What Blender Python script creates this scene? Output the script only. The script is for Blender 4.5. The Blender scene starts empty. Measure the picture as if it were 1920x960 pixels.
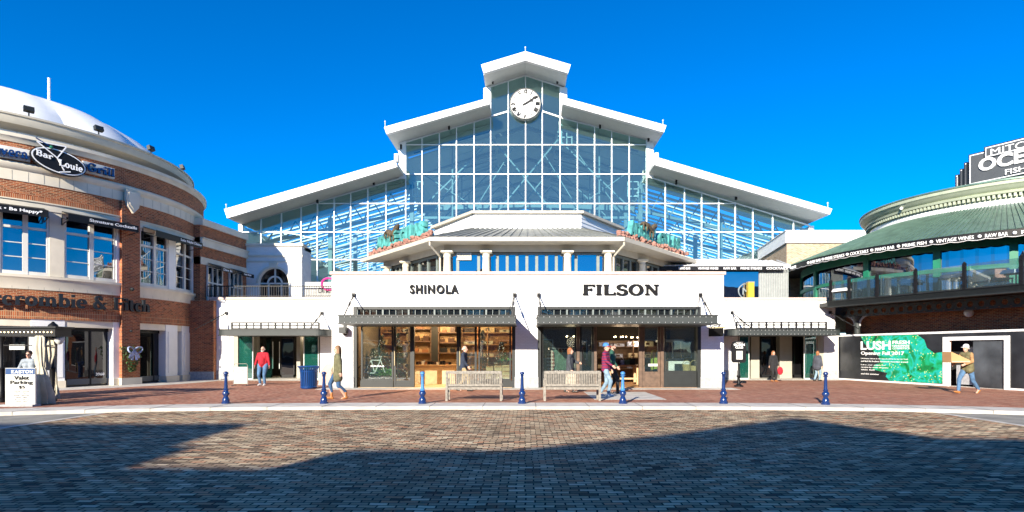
import bpy, bmesh, math, random
from math import sin, cos, pi, radians, atan2, sqrt, tan
from mathutils import Vector, Matrix
random.seed(7)
sc = bpy.context.scene
col = sc.collection
# ------------------------------------------------------------------ camera
F = 1100.0; CX = 985.0; HY = 657.0; H = 1.6
cam_d = bpy.data.cameras.new("camera"); cam = bpy.data.objects.new("camera", cam_d); col.objects.link(cam)
cam.location = (0, 0, H); cam.rotation_euler = (radians(90), 0, 0)
cam_d.sensor_width = 36.0; cam_d.lens = 36.0 * F / 1920.0
cam_d.shift_x = -(CX - 960) / 1920.0; cam_d.shift_y = (HY - 480) / 1920.0
cam_d.clip_start = 0.1; cam_d.clip_end = 3000
sc.camera = cam
# ------------------------------------------------------------------ sky and sun
EL = radians(20.0); AZX, AZY = 0.353, 0.9356        # horizontal travel direction of the light
w = bpy.data.worlds.new("World"); sc.world = w; w.use_nodes = True
nt = w.node_tree; nt.nodes.clear()
sky = nt.nodes.new('ShaderNodeTexSky'); sky.sky_type = 'NISHITA'; sky.sun_disc = False
sky.sun_elevation = EL; sky.sun_rotation = atan2(-AZX, -AZY)
sky.altitude = 3500; sky.air_density = 1.0; sky.dust_density = 0.0; sky.ozone_density = 3.0
hs = nt.nodes.new('ShaderNodeHueSaturation'); hs.inputs['Saturation'].default_value = 1.5; hs.inputs['Hue'].default_value = 0.507; hs.inputs['Value'].default_value = 1.0
bg = nt.nodes.new('ShaderNodeBackground'); bg.inputs[1].default_value = 0.118
wo = nt.nodes.new('ShaderNodeOutputWorld')
nt.links.new(sky.outputs[0], hs.inputs['Color']); nt.links.new(hs.outputs[0], bg.inputs[0]); nt.links.new(bg.outputs[0], wo.inputs[0])
sl = bpy.data.lights.new("sun", 'SUN'); sl.energy = 5.0; sl.angle = radians(0.5); sl.color = (1.0, 0.91, 0.76)
so = bpy.data.objects.new("sun", sl); col.objects.link(so)
so.rotation_euler = Vector((AZX * cos(EL), AZY * cos(EL), -sin(EL))).to_track_quat('-Z', 'Y').to_euler()
so.location = (-20, -60, 40)
sc.view_settings.view_transform = 'Standard'; sc.view_settings.look = 'None'
sc.view_settings.exposure = 1.12; sc.view_settings.gamma = 1.0
sc.cycles.max_bounces = 8; sc.cycles.transparent_max_bounces = 16; sc.cycles.glossy_bounces = 4
sc.cycles.diffuse_bounces = 3; sc.cycles.caustics_reflective = False; sc.cycles.caustics_refractive = False
sc.cycles.sample_clamp_indirect = 6

# ------------------------------------------------------------------ helpers
def P(x, y, d): return Vector(((x - CX) * d / F, d, H + (HY - y) * d / F))
def PX(x, d): return (x - CX) * d / F
def PZ(y, d): return H + (HY - y) * d / F
def worg(o):
    v = Vector((0, 0, 0))
    while o is not None: v += o.location; o = o.parent
    return v
def tag(o, label=None, cat=None, group=None, kind=None):
    if label: o["label"] = label
    if cat: o["category"] = cat
    if group: o["group"] = group
    if kind: o["kind"] = kind
    return o
def thing(name, label, cat, loc=(0, 0, 0), group=None):
    o = bpy.data.objects.new(name, None); o.empty_display_size = .2; col.objects.link(o); o.location = loc
    return tag(o, label, cat, group)
class MB:
    def __init__(s): s.v = []; s.f = []; s.uv = {}
    def add(s, vs, fs):
        b = len(s.v); s.v += [tuple(v) for v in vs]; s.f += [tuple(b + i for i in f) for f in fs]; return s
    def box(s, x0, y0, z0, x1, y1, z1):
        if x0 > x1: x0, x1 = x1, x0
        if y0 > y1: y0, y1 = y1, y0
        if z0 > z1: z0, z1 = z1, z0
        return s.add([(x0,y0,z0),(x1,y0,z0),(x1,y1,z0),(x0,y1,z0),(x0,y0,z1),(x1,y0,z1),(x1,y1,z1),(x0,y1,z1)],
                     [(0,3,2,1),(4,5,6,7),(0,1,5,4),(1,2,6,5),(2,3,7,6),(3,0,4,7)])
    def obox(s, c, ax, ay, az, M=None):   # oriented box, half vectors
        c, ax, ay, az = Vector(c), Vector(ax), Vector(ay), Vector(az)
        vs = [c + i*ax + j*ay + k*az for k in (-1, 1) for (i, j) in ((-1,-1),(1,-1),(1,1),(-1,1))]
        return s.add(vs, [(0,3,2,1),(4,5,6,7),(0,1,5,4),(1,2,6,5),(2,3,7,6),(3,0,4,7)])
    def bar(s, a, b, w=.05, h=None, up=(0,0,1)):
        a, b = Vector(a), Vector(b); h = h or w; d = (b - a); L = d.length
        if L < 1e-6: return s
        d.normalize(); up = Vector(up)
        if abs(d.dot(up)) > .98: up = Vector((0, 1, 0))
        sx = d.cross(up).normalized(); uz = sx.cross(d)
        return s.obox((a + b) / 2, d * L / 2, sx * w / 2, uz * h / 2)
    def tube(s, pts, r, n=8, cap=True):
        pts = [Vector(p) for p in pts]; rs = r if isinstance(r, (list, tuple)) else [r] * len(pts)
        rings = []; prev = None
        for i, p in enumerate(pts):
            t = (pts[min(i+1, len(pts)-1)] - pts[max(i-1, 0)])
            if t.length < 1e-9: t = Vector((0, 0, 1))
            t.normalize()
            if prev is None:
                ref = Vector((0, 0, 1)) if abs(t.z) < .9 else Vector((1, 0, 0))
                u = t.cross(ref).normalized()
            else:
                u = prev - t * prev.dot(t)
                u = u.normalized() if u.length > 1e-6 else t.orthogonal().normalized()
            prev = u; v = t.cross(u)
            rings.append([p + (u * cos(2*pi*k/n) + v * sin(2*pi*k/n)) * rs[i] for k in range(n)])
        vs = [q for rg in rings for q in rg]; fs = []
        for i in range(len(pts) - 1):
            for k in range(n):
                a = i*n + k; b = i*n + (k+1) % n; fs.append((a, b, b + n, a + n))
        if cap: fs.append(tuple(reversed(range(n)))); fs.append(tuple(range((len(pts)-1)*n, len(pts)*n)))
        return s.add(vs, fs)
    def lathe(s, prof, c=(0, 0, 0), n=16, a0=0, a1=2*pi):
        c = Vector(c); full = abs(a1 - a0 - 2*pi) < 1e-6; m = n if full else n + 1
        vs = []
        for (r, z) in prof:
            for k in range(m):
                a = a0 + (a1 - a0) * k / n; vs.append((c.x + r*cos(a), c.y + r*sin(a), c.z + z))
        fs = []
        for i in range(len(prof) - 1):
            for k in range(n):
                a = i*m + k; b = i*m + (k+1) % m; fs.append((a, b, b + m, a + m))
        return s.add(vs, fs)
    def ball(s, c, r, n=10, sq=(1, 1, 1)):
        c = Vector(c); m = max(4, n // 2); prof = []
        vs = []; fs = []
        for i in range(m + 1):
            th = pi * i / m
            for k in range(n):
                a = 2*pi*k/n; vs.append((c.x + r*sq[0]*sin(th)*cos(a), c.y + r*sq[1]*sin(th)*sin(a), c.z - r*sq[2]*cos(th)))
        for i in range(m):
            for k in range(n):
                a = i*n + k; b = i*n + (k+1) % n; fs.append((a, b, b+n, a+n))
        return s.add(vs, fs)
    def prism(s, poly, fn0, fn1):   # poly: 2D points; fn0/fn1 map (u,v)->3D near/far
        n = len(poly); vs = [fn0(u, v) for u, v in poly] + [fn1(u, v) for u, v in poly]
        fs = [tuple(range(n)), tuple(reversed(range(n, 2*n)))] + [((i+1) % n, i, i+n, (i+1) % n + n) for i in range(n)]
        return s.add(vs, fs)
    def xz(s, poly, y0, y1): return s.prism(poly, lambda u, v: (u, y0, v), lambda u, v: (u, y1, v))
    def xy(s, poly, z0, z1): return s.prism(poly, lambda u, v: (u, v, z0), lambda u, v: (u, v, z1))
    def ring(s, c, R0, R1, z0, z1, a0, a1, n=None):   # curved block between radii and angles
        n = n or max(1, int(abs(a1 - a0) / radians(3)) + 1); vs = []; fs = []
        for k in range(n + 1):
            a = a0 + (a1 - a0)*k/n
            for (r, z) in ((R1, z0), (R1, z1), (R0, z1), (R0, z0)): vs.append((c[0] + r*cos(a), c[1] + r*sin(a), z))
        for k in range(n):
            b = 4*k
            for j in range(4): fs.append((b + j, b + (j+1) % 4, b + 4 + (j+1) % 4, b + 4 + j))
        fs.append((0, 3, 2, 1)); fs.append((4*n, 4*n+1, 4*n+2, 4*n+3))
        return s.add(vs, fs)
    def mould(s, c, prof, a0, a1, n=None):  # closed (r,z) profile swept round
        n = n or max(1, int(abs(a1 - a0) / radians(3)) + 1); m = len(prof); vs = []; fs = []
        for k in range(n + 1):
            a = a0 + (a1 - a0)*k/n
            for (r, z) in prof: vs.append((c[0] + r*cos(a), c[1] + r*sin(a), z))
        for k in range(n):
            for j in range(m): fs.append((k*m + j, k*m + (j+1) % m, (k+1)*m + (j+1) % m, (k+1)*m + j))
        fs.append(tuple(reversed(range(m)))); fs.append(tuple(range(n*m, n*m + m)))
        return s.add(vs, fs)
    def each(s, name, mat, parent, **k):   # every disconnected piece an object of its own
        pr = list(range(len(s.v)))
        def fd(a):
            while pr[a] != a: pr[a] = pr[pr[a]]; a = pr[a]
            return a
        for f in s.f:
            for q in f[1:]: pr[fd(q)] = fd(f[0])
        g = {}
        for f in s.f: g.setdefault(fd(f[0]), []).append(f)
        for fs in g.values():
            ids = sorted({i for f in fs for i in f}); mp = {a: b for b, a in enumerate(ids)}; m = MB(); m.v = [s.v[i] for i in ids]; m.f = [tuple(mp[i] for i in f) for f in fs]; o = m.build(name, mat, parent, **k)
        return o
    def build(s, name, mat, parent=None, smooth=False, cyl=None, sharp=None):
        me = bpy.data.meshes.new(name); me.from_pydata(s.v, [], s.f)
        bm = bmesh.new(); bm.from_mesh(me); bmesh.ops.recalc_face_normals(bm, faces=bm.faces)
        uvl = bm.loops.layers.uv.new("UVMap")
        for f in bm.faces:
            n = f.normal
            for l in f.loops:
                p = l.vert.co
                if abs(n.z) > .75: l[uvl].uv = (p.x, p.y)
                elif cyl:
                    a = atan2(p.y - cyl[1], p.x - cyl[0]);
                    if a < -pi * .75: a += 2*pi
                    l[uvl].uv = (a * cyl[2], p.z)
                else:
                    t = Vector((-n.y, n.x, 0)).normalized(); l[uvl].uv = (p.dot(t), p.z)
            if smooth: f.smooth = True
        bm.to_mesh(me); bm.free()
        if smooth and sharp is not False:
            try: me.set_sharp_from_angle(angle=radians(sharp or 40))
            except Exception: pass
        o = bpy.data.objects.new(name, me); col.objects.link(o)
        if mat is not None: me.materials.append(mat)
        if parent is not None: o.parent = parent; o.location = -worg(parent)
        return o
def B(name, mat, parent, *boxes, **k):
    if len(boxes) > 1 and parent is not None and name not in ('door',):
        return [B(name, mat, parent, b, **k) for b in boxes][0]
    m = MB()
    for b in boxes: m.box(*b)
    return m.build(name, mat, parent, **k)
def copy_tree(o, parent=None):
    c = o.copy(); col.objects.link(c); c.parent = parent
    for ch in list(o.children): copy_tree(ch, c)
    return c
def structure(o): o["kind"] = "structure"; return o

# ------------------------------------------------------------------ materials
def newmat(name):
    m = bpy.data.materials.new(name); m.use_nodes = True; nt = m.node_tree
    return m, nt, nt.nodes["Principled BSDF"]
def N(nt, t, **k):
    n = nt.nodes.new(t)
    for a, b in k.items(): setattr(n, a, b)
    return n
def noisemix(nt, base, amt, scale, coord='Object', detail=5):
    tc = N(nt, 'ShaderNodeTexCoord'); no = N(nt, 'ShaderNodeTexNoise'); no.inputs['Scale'].default_value = scale; no.inputs['Detail'].default_value = detail
    nt.links.new(tc.outputs[coord], no.inputs['Vector'])
    r = N(nt, 'ShaderNodeValToRGB'); e = r.color_ramp.elements
    e[0].position = .3; e[1].position = .7
    e[0].color = tuple(max(0, c*(1-amt)) for c in base[:3]) + (1,); e[1].color = tuple(min(1, c*(1+amt)) for c in base[:3]) + (1,)
    nt.links.new(no.outputs['Fac'], r.inputs['Fac']); return r.outputs['Color'], no.outputs['Fac'], tc
def mat(name, c, rough=.6, metal=0, var=.12, scale=3, bump=0, bscale=40, spec=.5, emit=None, es=0):
    m, nt, b = newmat(name)
    b.inputs['Roughness'].default_value = rough; b.inputs['Metallic'].default_value = metal
    b.inputs['Specular IOR Level'].default_value = spec
    if var: o, fac, tc = noisemix(nt, c, var, scale); nt.links.new(o, b.inputs['Base Color'])
    else: b.inputs['Base Color'].default_value = (*c, 1)
    if bump:
        tc = N(nt, 'ShaderNodeTexCoord'); no = N(nt, 'ShaderNodeTexNoise'); no.inputs['Scale'].default_value = bscale; no.inputs['Detail'].default_value = 6
        nt.links.new(tc.outputs['Object'], no.inputs['Vector'])
        bp = N(nt, 'ShaderNodeBump'); bp.inputs['Strength'].default_value = bump; bp.inputs['Distance'].default_value = .02
        nt.links.new(no.outputs['Fac'], bp.inputs['Height']); nt.links.new(bp.outputs[0], b.inputs['Normal'])
    if emit: b.inputs['Emission Color'].default_value = (*emit, 1); b.inputs['Emission Strength'].default_value = es
    return m
def brickmat(name, ramp, mortar, bw=.2, bh=.067, mort=.01, rough=.85, bump=.4, offset=.5, dirt=.15, rot=0, smooth=.1, dist=.01, spec=.3):
    m, nt, b = newmat(name); b.inputs['Specular IOR Level'].default_value = spec; b.inputs['Roughness'].default_value = rough
    uv = N(nt, 'ShaderNodeUVMap'); mp = N(nt, 'ShaderNodeMapping'); mp.inputs['Rotation'].default_value[2] = rot
    nt.links.new(uv.outputs[0], mp.inputs[0])
    src = mp.outputs[0]
    if dist:   # wobble of hand-laid courses
        nn = N(nt, 'ShaderNodeTexNoise'); nn.inputs['Scale'].default_value = 1.7; nn.inputs['Detail'].default_value = 2
        nt.links.new(src, nn.inputs['Vector'])
        vm = N(nt, 'ShaderNodeVectorMath', operation='SCALE'); vm.inputs['Scale'].default_value = dist * 2
        vs_ = N(nt, 'ShaderNodeVectorMath', operation='SUBTRACT'); vs_.inputs[1].default_value = (.5, .5, .5)
        nt.links.new(nn.outputs['Color'], vs_.inputs[0]); nt.links.new(vs_.outputs[0], vm.inputs[0])
        va = N(nt, 'ShaderNodeVectorMath', operation='ADD'); nt.links.new(src, va.inputs[0]); nt.links.new(vm.outputs[0], va.inputs[1]); src = va.outputs[0]
    br = N(nt, 'ShaderNodeTexBrick'); br.offset = offset
    br.inputs['Color1'].default_value = (0, 0, 0, 1); br.inputs['Color2'].default_value = (1, 1, 1, 1); br.inputs['Mortar'].default_value = (.5, .5, .5, 1)
    br.inputs['Scale'].default_value = 1; br.inputs['Mortar Size'].default_value = mort; br.inputs['Mortar Smooth'].default_value = smooth
    br.inputs['Brick Width'].default_value = bw; br.inputs['Row Height'].default_value = bh
    nt.links.new(src, br.inputs['Vector'])
    r = N(nt, 'ShaderNodeValToRGB'); els = r.color_ramp.elements
    while len(els) > 1: els.remove(els[-1])
    for i, c in enumerate(ramp):
        p = i / max(1, len(ramp) - 1)
        e = els[0] if i == 0 else els.new(p)
        e.position = p; e.color = (*c, 1)
    nt.links.new(br.outputs['Color'], r.inputs['Fac'])
    mx = N(nt, 'ShaderNodeMix', data_type='RGBA'); mx.inputs[7].default_value = (*mortar, 1)
    nt.links.new(br.outputs['Fac'], mx.inputs[0]); nt.links.new(r.outputs['Color'], mx.inputs[6])
    no = N(nt, 'ShaderNodeTexNoise'); no.inputs['Scale'].default_value = .45; no.inputs['Detail'].default_value = 8; no.inputs['Roughness'].default_value = .7
    nt.links.new(mp.outputs[0], no.inputs['Vector'])
    rr = N(nt, 'ShaderNodeMapRange'); rr.inputs[1].default_value = .3; rr.inputs[2].default_value = .7; rr.inputs[3].default_value = 1 - dirt; rr.inputs[4].default_value = 1 + dirt
    nt.links.new(no.outputs['Fac'], rr.inputs[0])
    mm = N(nt, 'ShaderNodeVectorMath', operation='SCALE'); nt.links.new(mx.outputs[2], mm.inputs[0]); nt.links.new(rr.outputs[0], mm.inputs['Scale'])
    nt.links.new(mm.outputs[0], b.inputs['Base Color'])
    n2 = N(nt, 'ShaderNodeTexNoise'); n2.inputs['Scale'].default_value = 60; n2.inputs['Detail'].default_value = 4
    nt.links.new(mp.outputs[0], n2.inputs['Vector'])
    ad = N(nt, 'ShaderNodeMath', operation='MULTIPLY_ADD'); ad.inputs[1].default_value = .3
    inv = N(nt, 'ShaderNodeMath', operation='SUBTRACT'); inv.inputs[0].default_value = 1; nt.links.new(br.outputs['Fac'], inv.inputs[1])
    nt.links.new(n2.outputs['Fac'], ad.inputs[0]); nt.links.new(inv.outputs[0], ad.inputs[2])
    bp = N(nt, 'ShaderNodeBump'); bp.inputs['Strength'].default_value = bump; bp.inputs['Distance'].default_value = .01
    nt.links.new(ad.outputs[0], bp.inputs['Height']); nt.links.new(bp.outputs[0], b.inputs['Normal'])
    return m
def glass(name, tint, refl=.2, wav=.0, wscale=1.2, rough=0.0, diffuse_mix=0, dc=(.5,.72,.74), gc=(.95,.97,1)):
    m = bpy.data.materials.new(name); m.use_nodes = True; nt = m.node_tree; nt.nodes.clear()
    o = N(nt, 'ShaderNodeOutputMaterial'); t = N(nt, 'ShaderNodeBsdfTransparent'); t.inputs[0].default_value = (*tint, 1)
    g = N(nt, 'ShaderNodeBsdfGlossy'); g.inputs['Roughness'].default_value = rough; g.inputs[0].default_value = (*gc, 1)
    fr = N(nt, 'ShaderNodeFresnel'); fr.inputs[0].default_value = 1.5
    if diffuse_mix:
        df = N(nt, 'ShaderNodeBsdfDiffuse'); df.inputs[0].default_value = (*dc, 1); m2 = N(nt, 'ShaderNodeMixShader'); m2.inputs[0].default_value = diffuse_mix
        nt.links.new(t.outputs[0], m2.inputs[1]); nt.links.new(df.outputs[0], m2.inputs[2]); t = m2
    ad = N(nt, 'ShaderNodeMath', operation='ADD', use_clamp=True); ad.inputs[1].default_value = refl
    mx = N(nt, 'ShaderNodeMixShader')
    nt.links.new(fr.outputs[0], ad.inputs[0]); nt.links.new(ad.outputs[0], mx.inputs[0]); nt.links.new(t.outputs[0], mx.inputs[1]); nt.links.new(g.outputs[0], mx.inputs[2]); nt.links.new(mx.outputs[0], o.inputs[0])
    if wav:
        tc = N(nt, 'ShaderNodeTexCoord'); no = N(nt, 'ShaderNodeTexNoise'); no.inputs['Scale'].default_value = wscale; no.inputs['Detail'].default_value = 1
        nt.links.new(tc.outputs['Object'], no.inputs['Vector'])
        bp = N(nt, 'ShaderNodeBump'); bp.inputs['Strength'].default_value = wav; bp.inputs['Distance'].default_value = .1
        nt.links.new(no.outputs['Fac'], bp.inputs['Height']); nt.links.new(bp.outputs[0], g.inputs['Normal'])
    return m
def darkglass(name, c, refl=.45, wav=.02, wscale=1.5):
    m = bpy.data.materials.new(name); m.use_nodes = True; nt = m.node_tree; nt.nodes.clear()
    o = N(nt, 'ShaderNodeOutputMaterial'); t = N(nt, 'ShaderNodeBsdfDiffuse'); t.inputs[0].default_value = (*c, 1)
    g = N(nt, 'ShaderNodeBsdfGlossy'); g.inputs['Roughness'].default_value = 0.01; g.inputs[0].default_value = (.95, .97, 1, 1)
    mx = N(nt, 'ShaderNodeMixShader'); mx.inputs[0].default_value = refl
    nt.links.new(t.outputs[0], mx.inputs[1]); nt.links.new(g.outputs[0], mx.inputs[2]); nt.links.new(mx.outputs[0], o.inputs[0])
    tc = N(nt, 'ShaderNodeTexCoord'); no = N(nt, 'ShaderNodeTexNoise'); no.inputs['Scale'].default_value = wscale; no.inputs['Detail'].default_value = 1
    nt.links.new(tc.outputs['Object'], no.inputs['Vector'])
    bp = N(nt, 'ShaderNodeBump'); bp.inputs['Strength'].default_value = wav; bp.inputs['Distance'].default_value = .1
    nt.links.new(no.outputs['Fac'], bp.inputs['Height']); nt.links.new(bp.outputs[0], g.inputs['Normal'])
    return m
M = {}
M['whitebrick'] = brickmat('white_painted_brick', [(.76,.755,.73), (.82,.815,.79), (.79,.785,.76)], (.70,.69,.67), bump=.25, dirt=.05, mort=.006)
M['redbrick'] = brickmat('red_brick', [(.12,.027,.012), (.27,.062,.023), (.40,.10,.034), (.19,.043,.018), (.48,.14,.048)], (.46,.31,.18), mort=.008, bump=.5, dist=0)
M['soldier'] = brickmat('soldier_brick', [(.18,.045,.018), (.33,.08,.028), (.46,.13,.045)], (.46,.31,.18), bw=.067, bh=.2, offset=0, bump=.5, dist=0)
M['tanbrick'] = brickmat('tan_brick', [(.36,.25,.15), (.48,.36,.23), (.30,.19,.11), (.55,.43,.29)], (.5,.43,.34), bump=.4)
M['paver'] = brickmat('sidewalk_brick', [(.21,.08,.048), (.34,.135,.08), (.41,.185,.115), (.28,.12,.08), (.45,.26,.17)], (.28,.17,.12), bw=.2, bh=.1, mort=.004, bump=.25, dirt=.22, rot=.785, dist=.02)
M['roadbrick'] = brickmat('street_brick', [(.11,.08,.055), (.54,.385,.235), (.33,.24,.16), (.67,.52,.33), (.22,.17,.115), (.56,.28,.155), (.42,.325,.215), (.75,.61,.40), (.08,.062,.05), (.38,.28,.18)], (.022,.018,.015), bw=.215, bh=.105, mort=.011, bump=.75, dirt=.32, dist=.05, smooth=.3, rough=.9, spec=.08)
M['asphalt'] = mat('asphalt', (.24,.23,.20), .9, var=.25, scale=1.5, bump=.5, bscale=60)
M['concrete'] = mat('kerb_concrete', (.50,.47,.42), .85, var=.22, scale=2.2, bump=.25, bscale=30)
M['groundc'] = mat('far_ground', (.16,.15,.13), .95, var=.2, scale=.2)
M['stone'] = mat('limestone', (.70,.63,.50), .8, var=.1, scale=1.4, bump=.1)
M['coping'] = mat('pink_coping', (.55,.43,.37), .8, var=.08, scale=2)
M['plinth'] = mat('grey_plinth', (.34,.34,.35), .85, var=.2, scale=9, bump=.3, bscale=25)
M['white'] = mat('white_paint', (.80,.80,.79), .45, var=.03)
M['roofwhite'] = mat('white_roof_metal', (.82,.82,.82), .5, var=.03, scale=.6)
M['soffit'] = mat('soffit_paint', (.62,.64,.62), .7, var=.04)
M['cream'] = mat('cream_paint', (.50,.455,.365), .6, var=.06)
M['creamdark'] = mat('dark_cream_trim', (.36,.34,.28), .6, var=.06)  # a darker cream paint of its own
M['frame'] = mat('window_frame_white', (.68,.66,.60), .5, var=.05)
M['charcoal'] = mat('charcoal_steel', (.013,.016,.016), .5, .0, var=.15)
M['fascia'] = mat('fascia_steel', (.030,.037,.037), .6, .0, var=.12)
M['black'] = mat('black_paint', (.006,.006,.007), .5, var=0, spec=.3)
M['blacksign'] = mat('black_letters', (.004,.004,.005), .6, var=0, spec=.2)
M['ironshade'] = mat('grey_letters', (.016,.021,.027), .5, var=0, spec=.3)
M['whiteletter'] = mat('white_letters', (.85,.85,.85), .5, var=0)
M['seam'] = mat('weathered_metal_roof', (.24,.25,.225), .5, .3, var=.2, scale=1.5)
M['greenroof'] = mat('green_metal_roof', (.105,.18,.14), .42, .2, var=.25, scale=2)
M['greentrim'] = mat('pale_green_cornice', (.38,.42,.31), .6, var=.08)
M['greenpaint'] = mat('green_paint', (.01,.16,.09), .5, var=.15)
M['mullion'] = mat('mullion_white', (.80,.82,.82), .4, var=0)
M['steelwhite'] = mat('truss_white', (.55,.58,.58), .5, var=0)
M['steelblue'] = mat('truss_grey', (.20,.24,.26), .5, var=0)
M['hallglass'] = glass('hall_glass', (.58,.84,.86), .12, wav=.02, wscale=.5, diffuse_mix=.045, dc=(.42,.68,.66), gc=(.68,.90,.86))  # thin diffuse film mixed in to stand for a paler sky reflection
M['shopglass'] = glass('shop_glass', (.85,.92,.90), .11, wav=.02, diffuse_mix=.015)
M['tealglass'] = glass('teal_glass', (.28,.62,.55), .08, wav=.02, diffuse_mix=.14, dc=(.05,.35,.28))
M['clearglass'] = glass('screen_glass', (.75,.88,.92), .10, diffuse_mix=.06, dc=(.4,.6,.65))
M['blueglass'] = darkglass('blue_window_glass', (.004,.007,.02), .30)
M['dimglass'] = darkglass('dim_window_glass', (.010,.012,.012), .24)
M['blackglass'] = darkglass('black_door_glass', (.006,.006,.007), .07)
M['bollard'] = mat('bollard_blue', (.005,.026,.12), .22, .0, var=.15, scale=20, spec=.8)
M['binblue'] = mat('bin_blue', (.004,.045,.18), .3, var=.1)
M['teak'] = mat('weathered_teak', (.235,.215,.185), .8, var=.3, scale=14, bump=.2)
M['wood'] = mat('warm_wood', (.38,.19,.075), .5, var=.3, scale=6)
M['palewood'] = mat('pale_wood', (.55,.38,.20), .5, var=.15, scale=6)
M['darkwood'] = mat('door_wood', (.12,.075,.05), .5, var=.3, scale=6)
M['leather'] = mat('bag_leather', (.05,.022,.012), .4, var=.2)
M['leather2'] = mat('tan_leather', (.22,.10,.045), .4, var=.2)
M['kick'] = mat('kick_plate', (.10,.11,.12), .4, .3)
M['leaf'] = mat('leaf_green', (.05,.11,.03), .6, var=.5, scale=14)
M['fir'] = mat('fir_green', (.05,.11,.06), .7, var=.5, scale=14)
M['skin'] = mat('skin', (.55,.32,.23), .5, var=.05)
M['gold'] = mat('muntin_gold', (.45,.38,.22), .5, var=.1)
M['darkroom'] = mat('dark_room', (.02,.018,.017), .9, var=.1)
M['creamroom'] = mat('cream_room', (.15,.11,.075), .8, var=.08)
M['curtain'] = mat('curtain_cloth', (.50,.45,.34), .9, var=.15, scale=5)
M['paper'] = mat('white_board', (.50,.50,.47), .6, var=.02)
M['speckle_glow'] = mat('glowing_speckle', (1,.9,.75), .4, var=0, emit=(1,.85,.6), es=1.6)  # emission stands in for the white speckle on the firs
M['skylight'] = glass('skylight_glass', (.80,.90,.90), .03, diffuse_mix=.06, dc=(.6,.7,.7))
M['bulb'] = mat('warm_bulb', (1,.8,.5), .4, var=0, emit=(1,.72,.38), es=9)
M['turq'] = mat('turquoise_plaster', (.07,.31,.29), .8, var=.45, scale=3, bump=.8, bscale=9)
M['rock'] = mat('pink_rock', (.34,.17,.13), .9, var=.4, scale=5, bump=.9, bscale=12)
M['lizard'] = mat('lizard_brown', (.09,.065,.035), .7, var=.8, scale=6, bump=.5, bscale=14)

# ------------------------------------------------------------------ lettering
def text_geo(s, offset=0.0, depth=.1, space=1.0):
    cu = bpy.data.curves.new("t", 'FONT'); cu.body = s; cu.size = 1; cu.extrude = depth / 2; cu.offset = offset; cu.resolution_u = 3; cu.space_character = space
    o = bpy.data.objects.new("t", cu); col.objects.link(o)
    dg = bpy.context.evaluated_depsgraph_get(); me = bpy.data.meshes.new_from_object(o.evaluated_get(dg))
    vs = [v.co.copy() for v in me.vertices]; fs = [tuple(p.vertices) for p in me.polygons]
    bpy.data.objects.remove(o); bpy.data.curves.remove(cu); bpy.data.meshes.remove(me)
    return vs, fs
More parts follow.
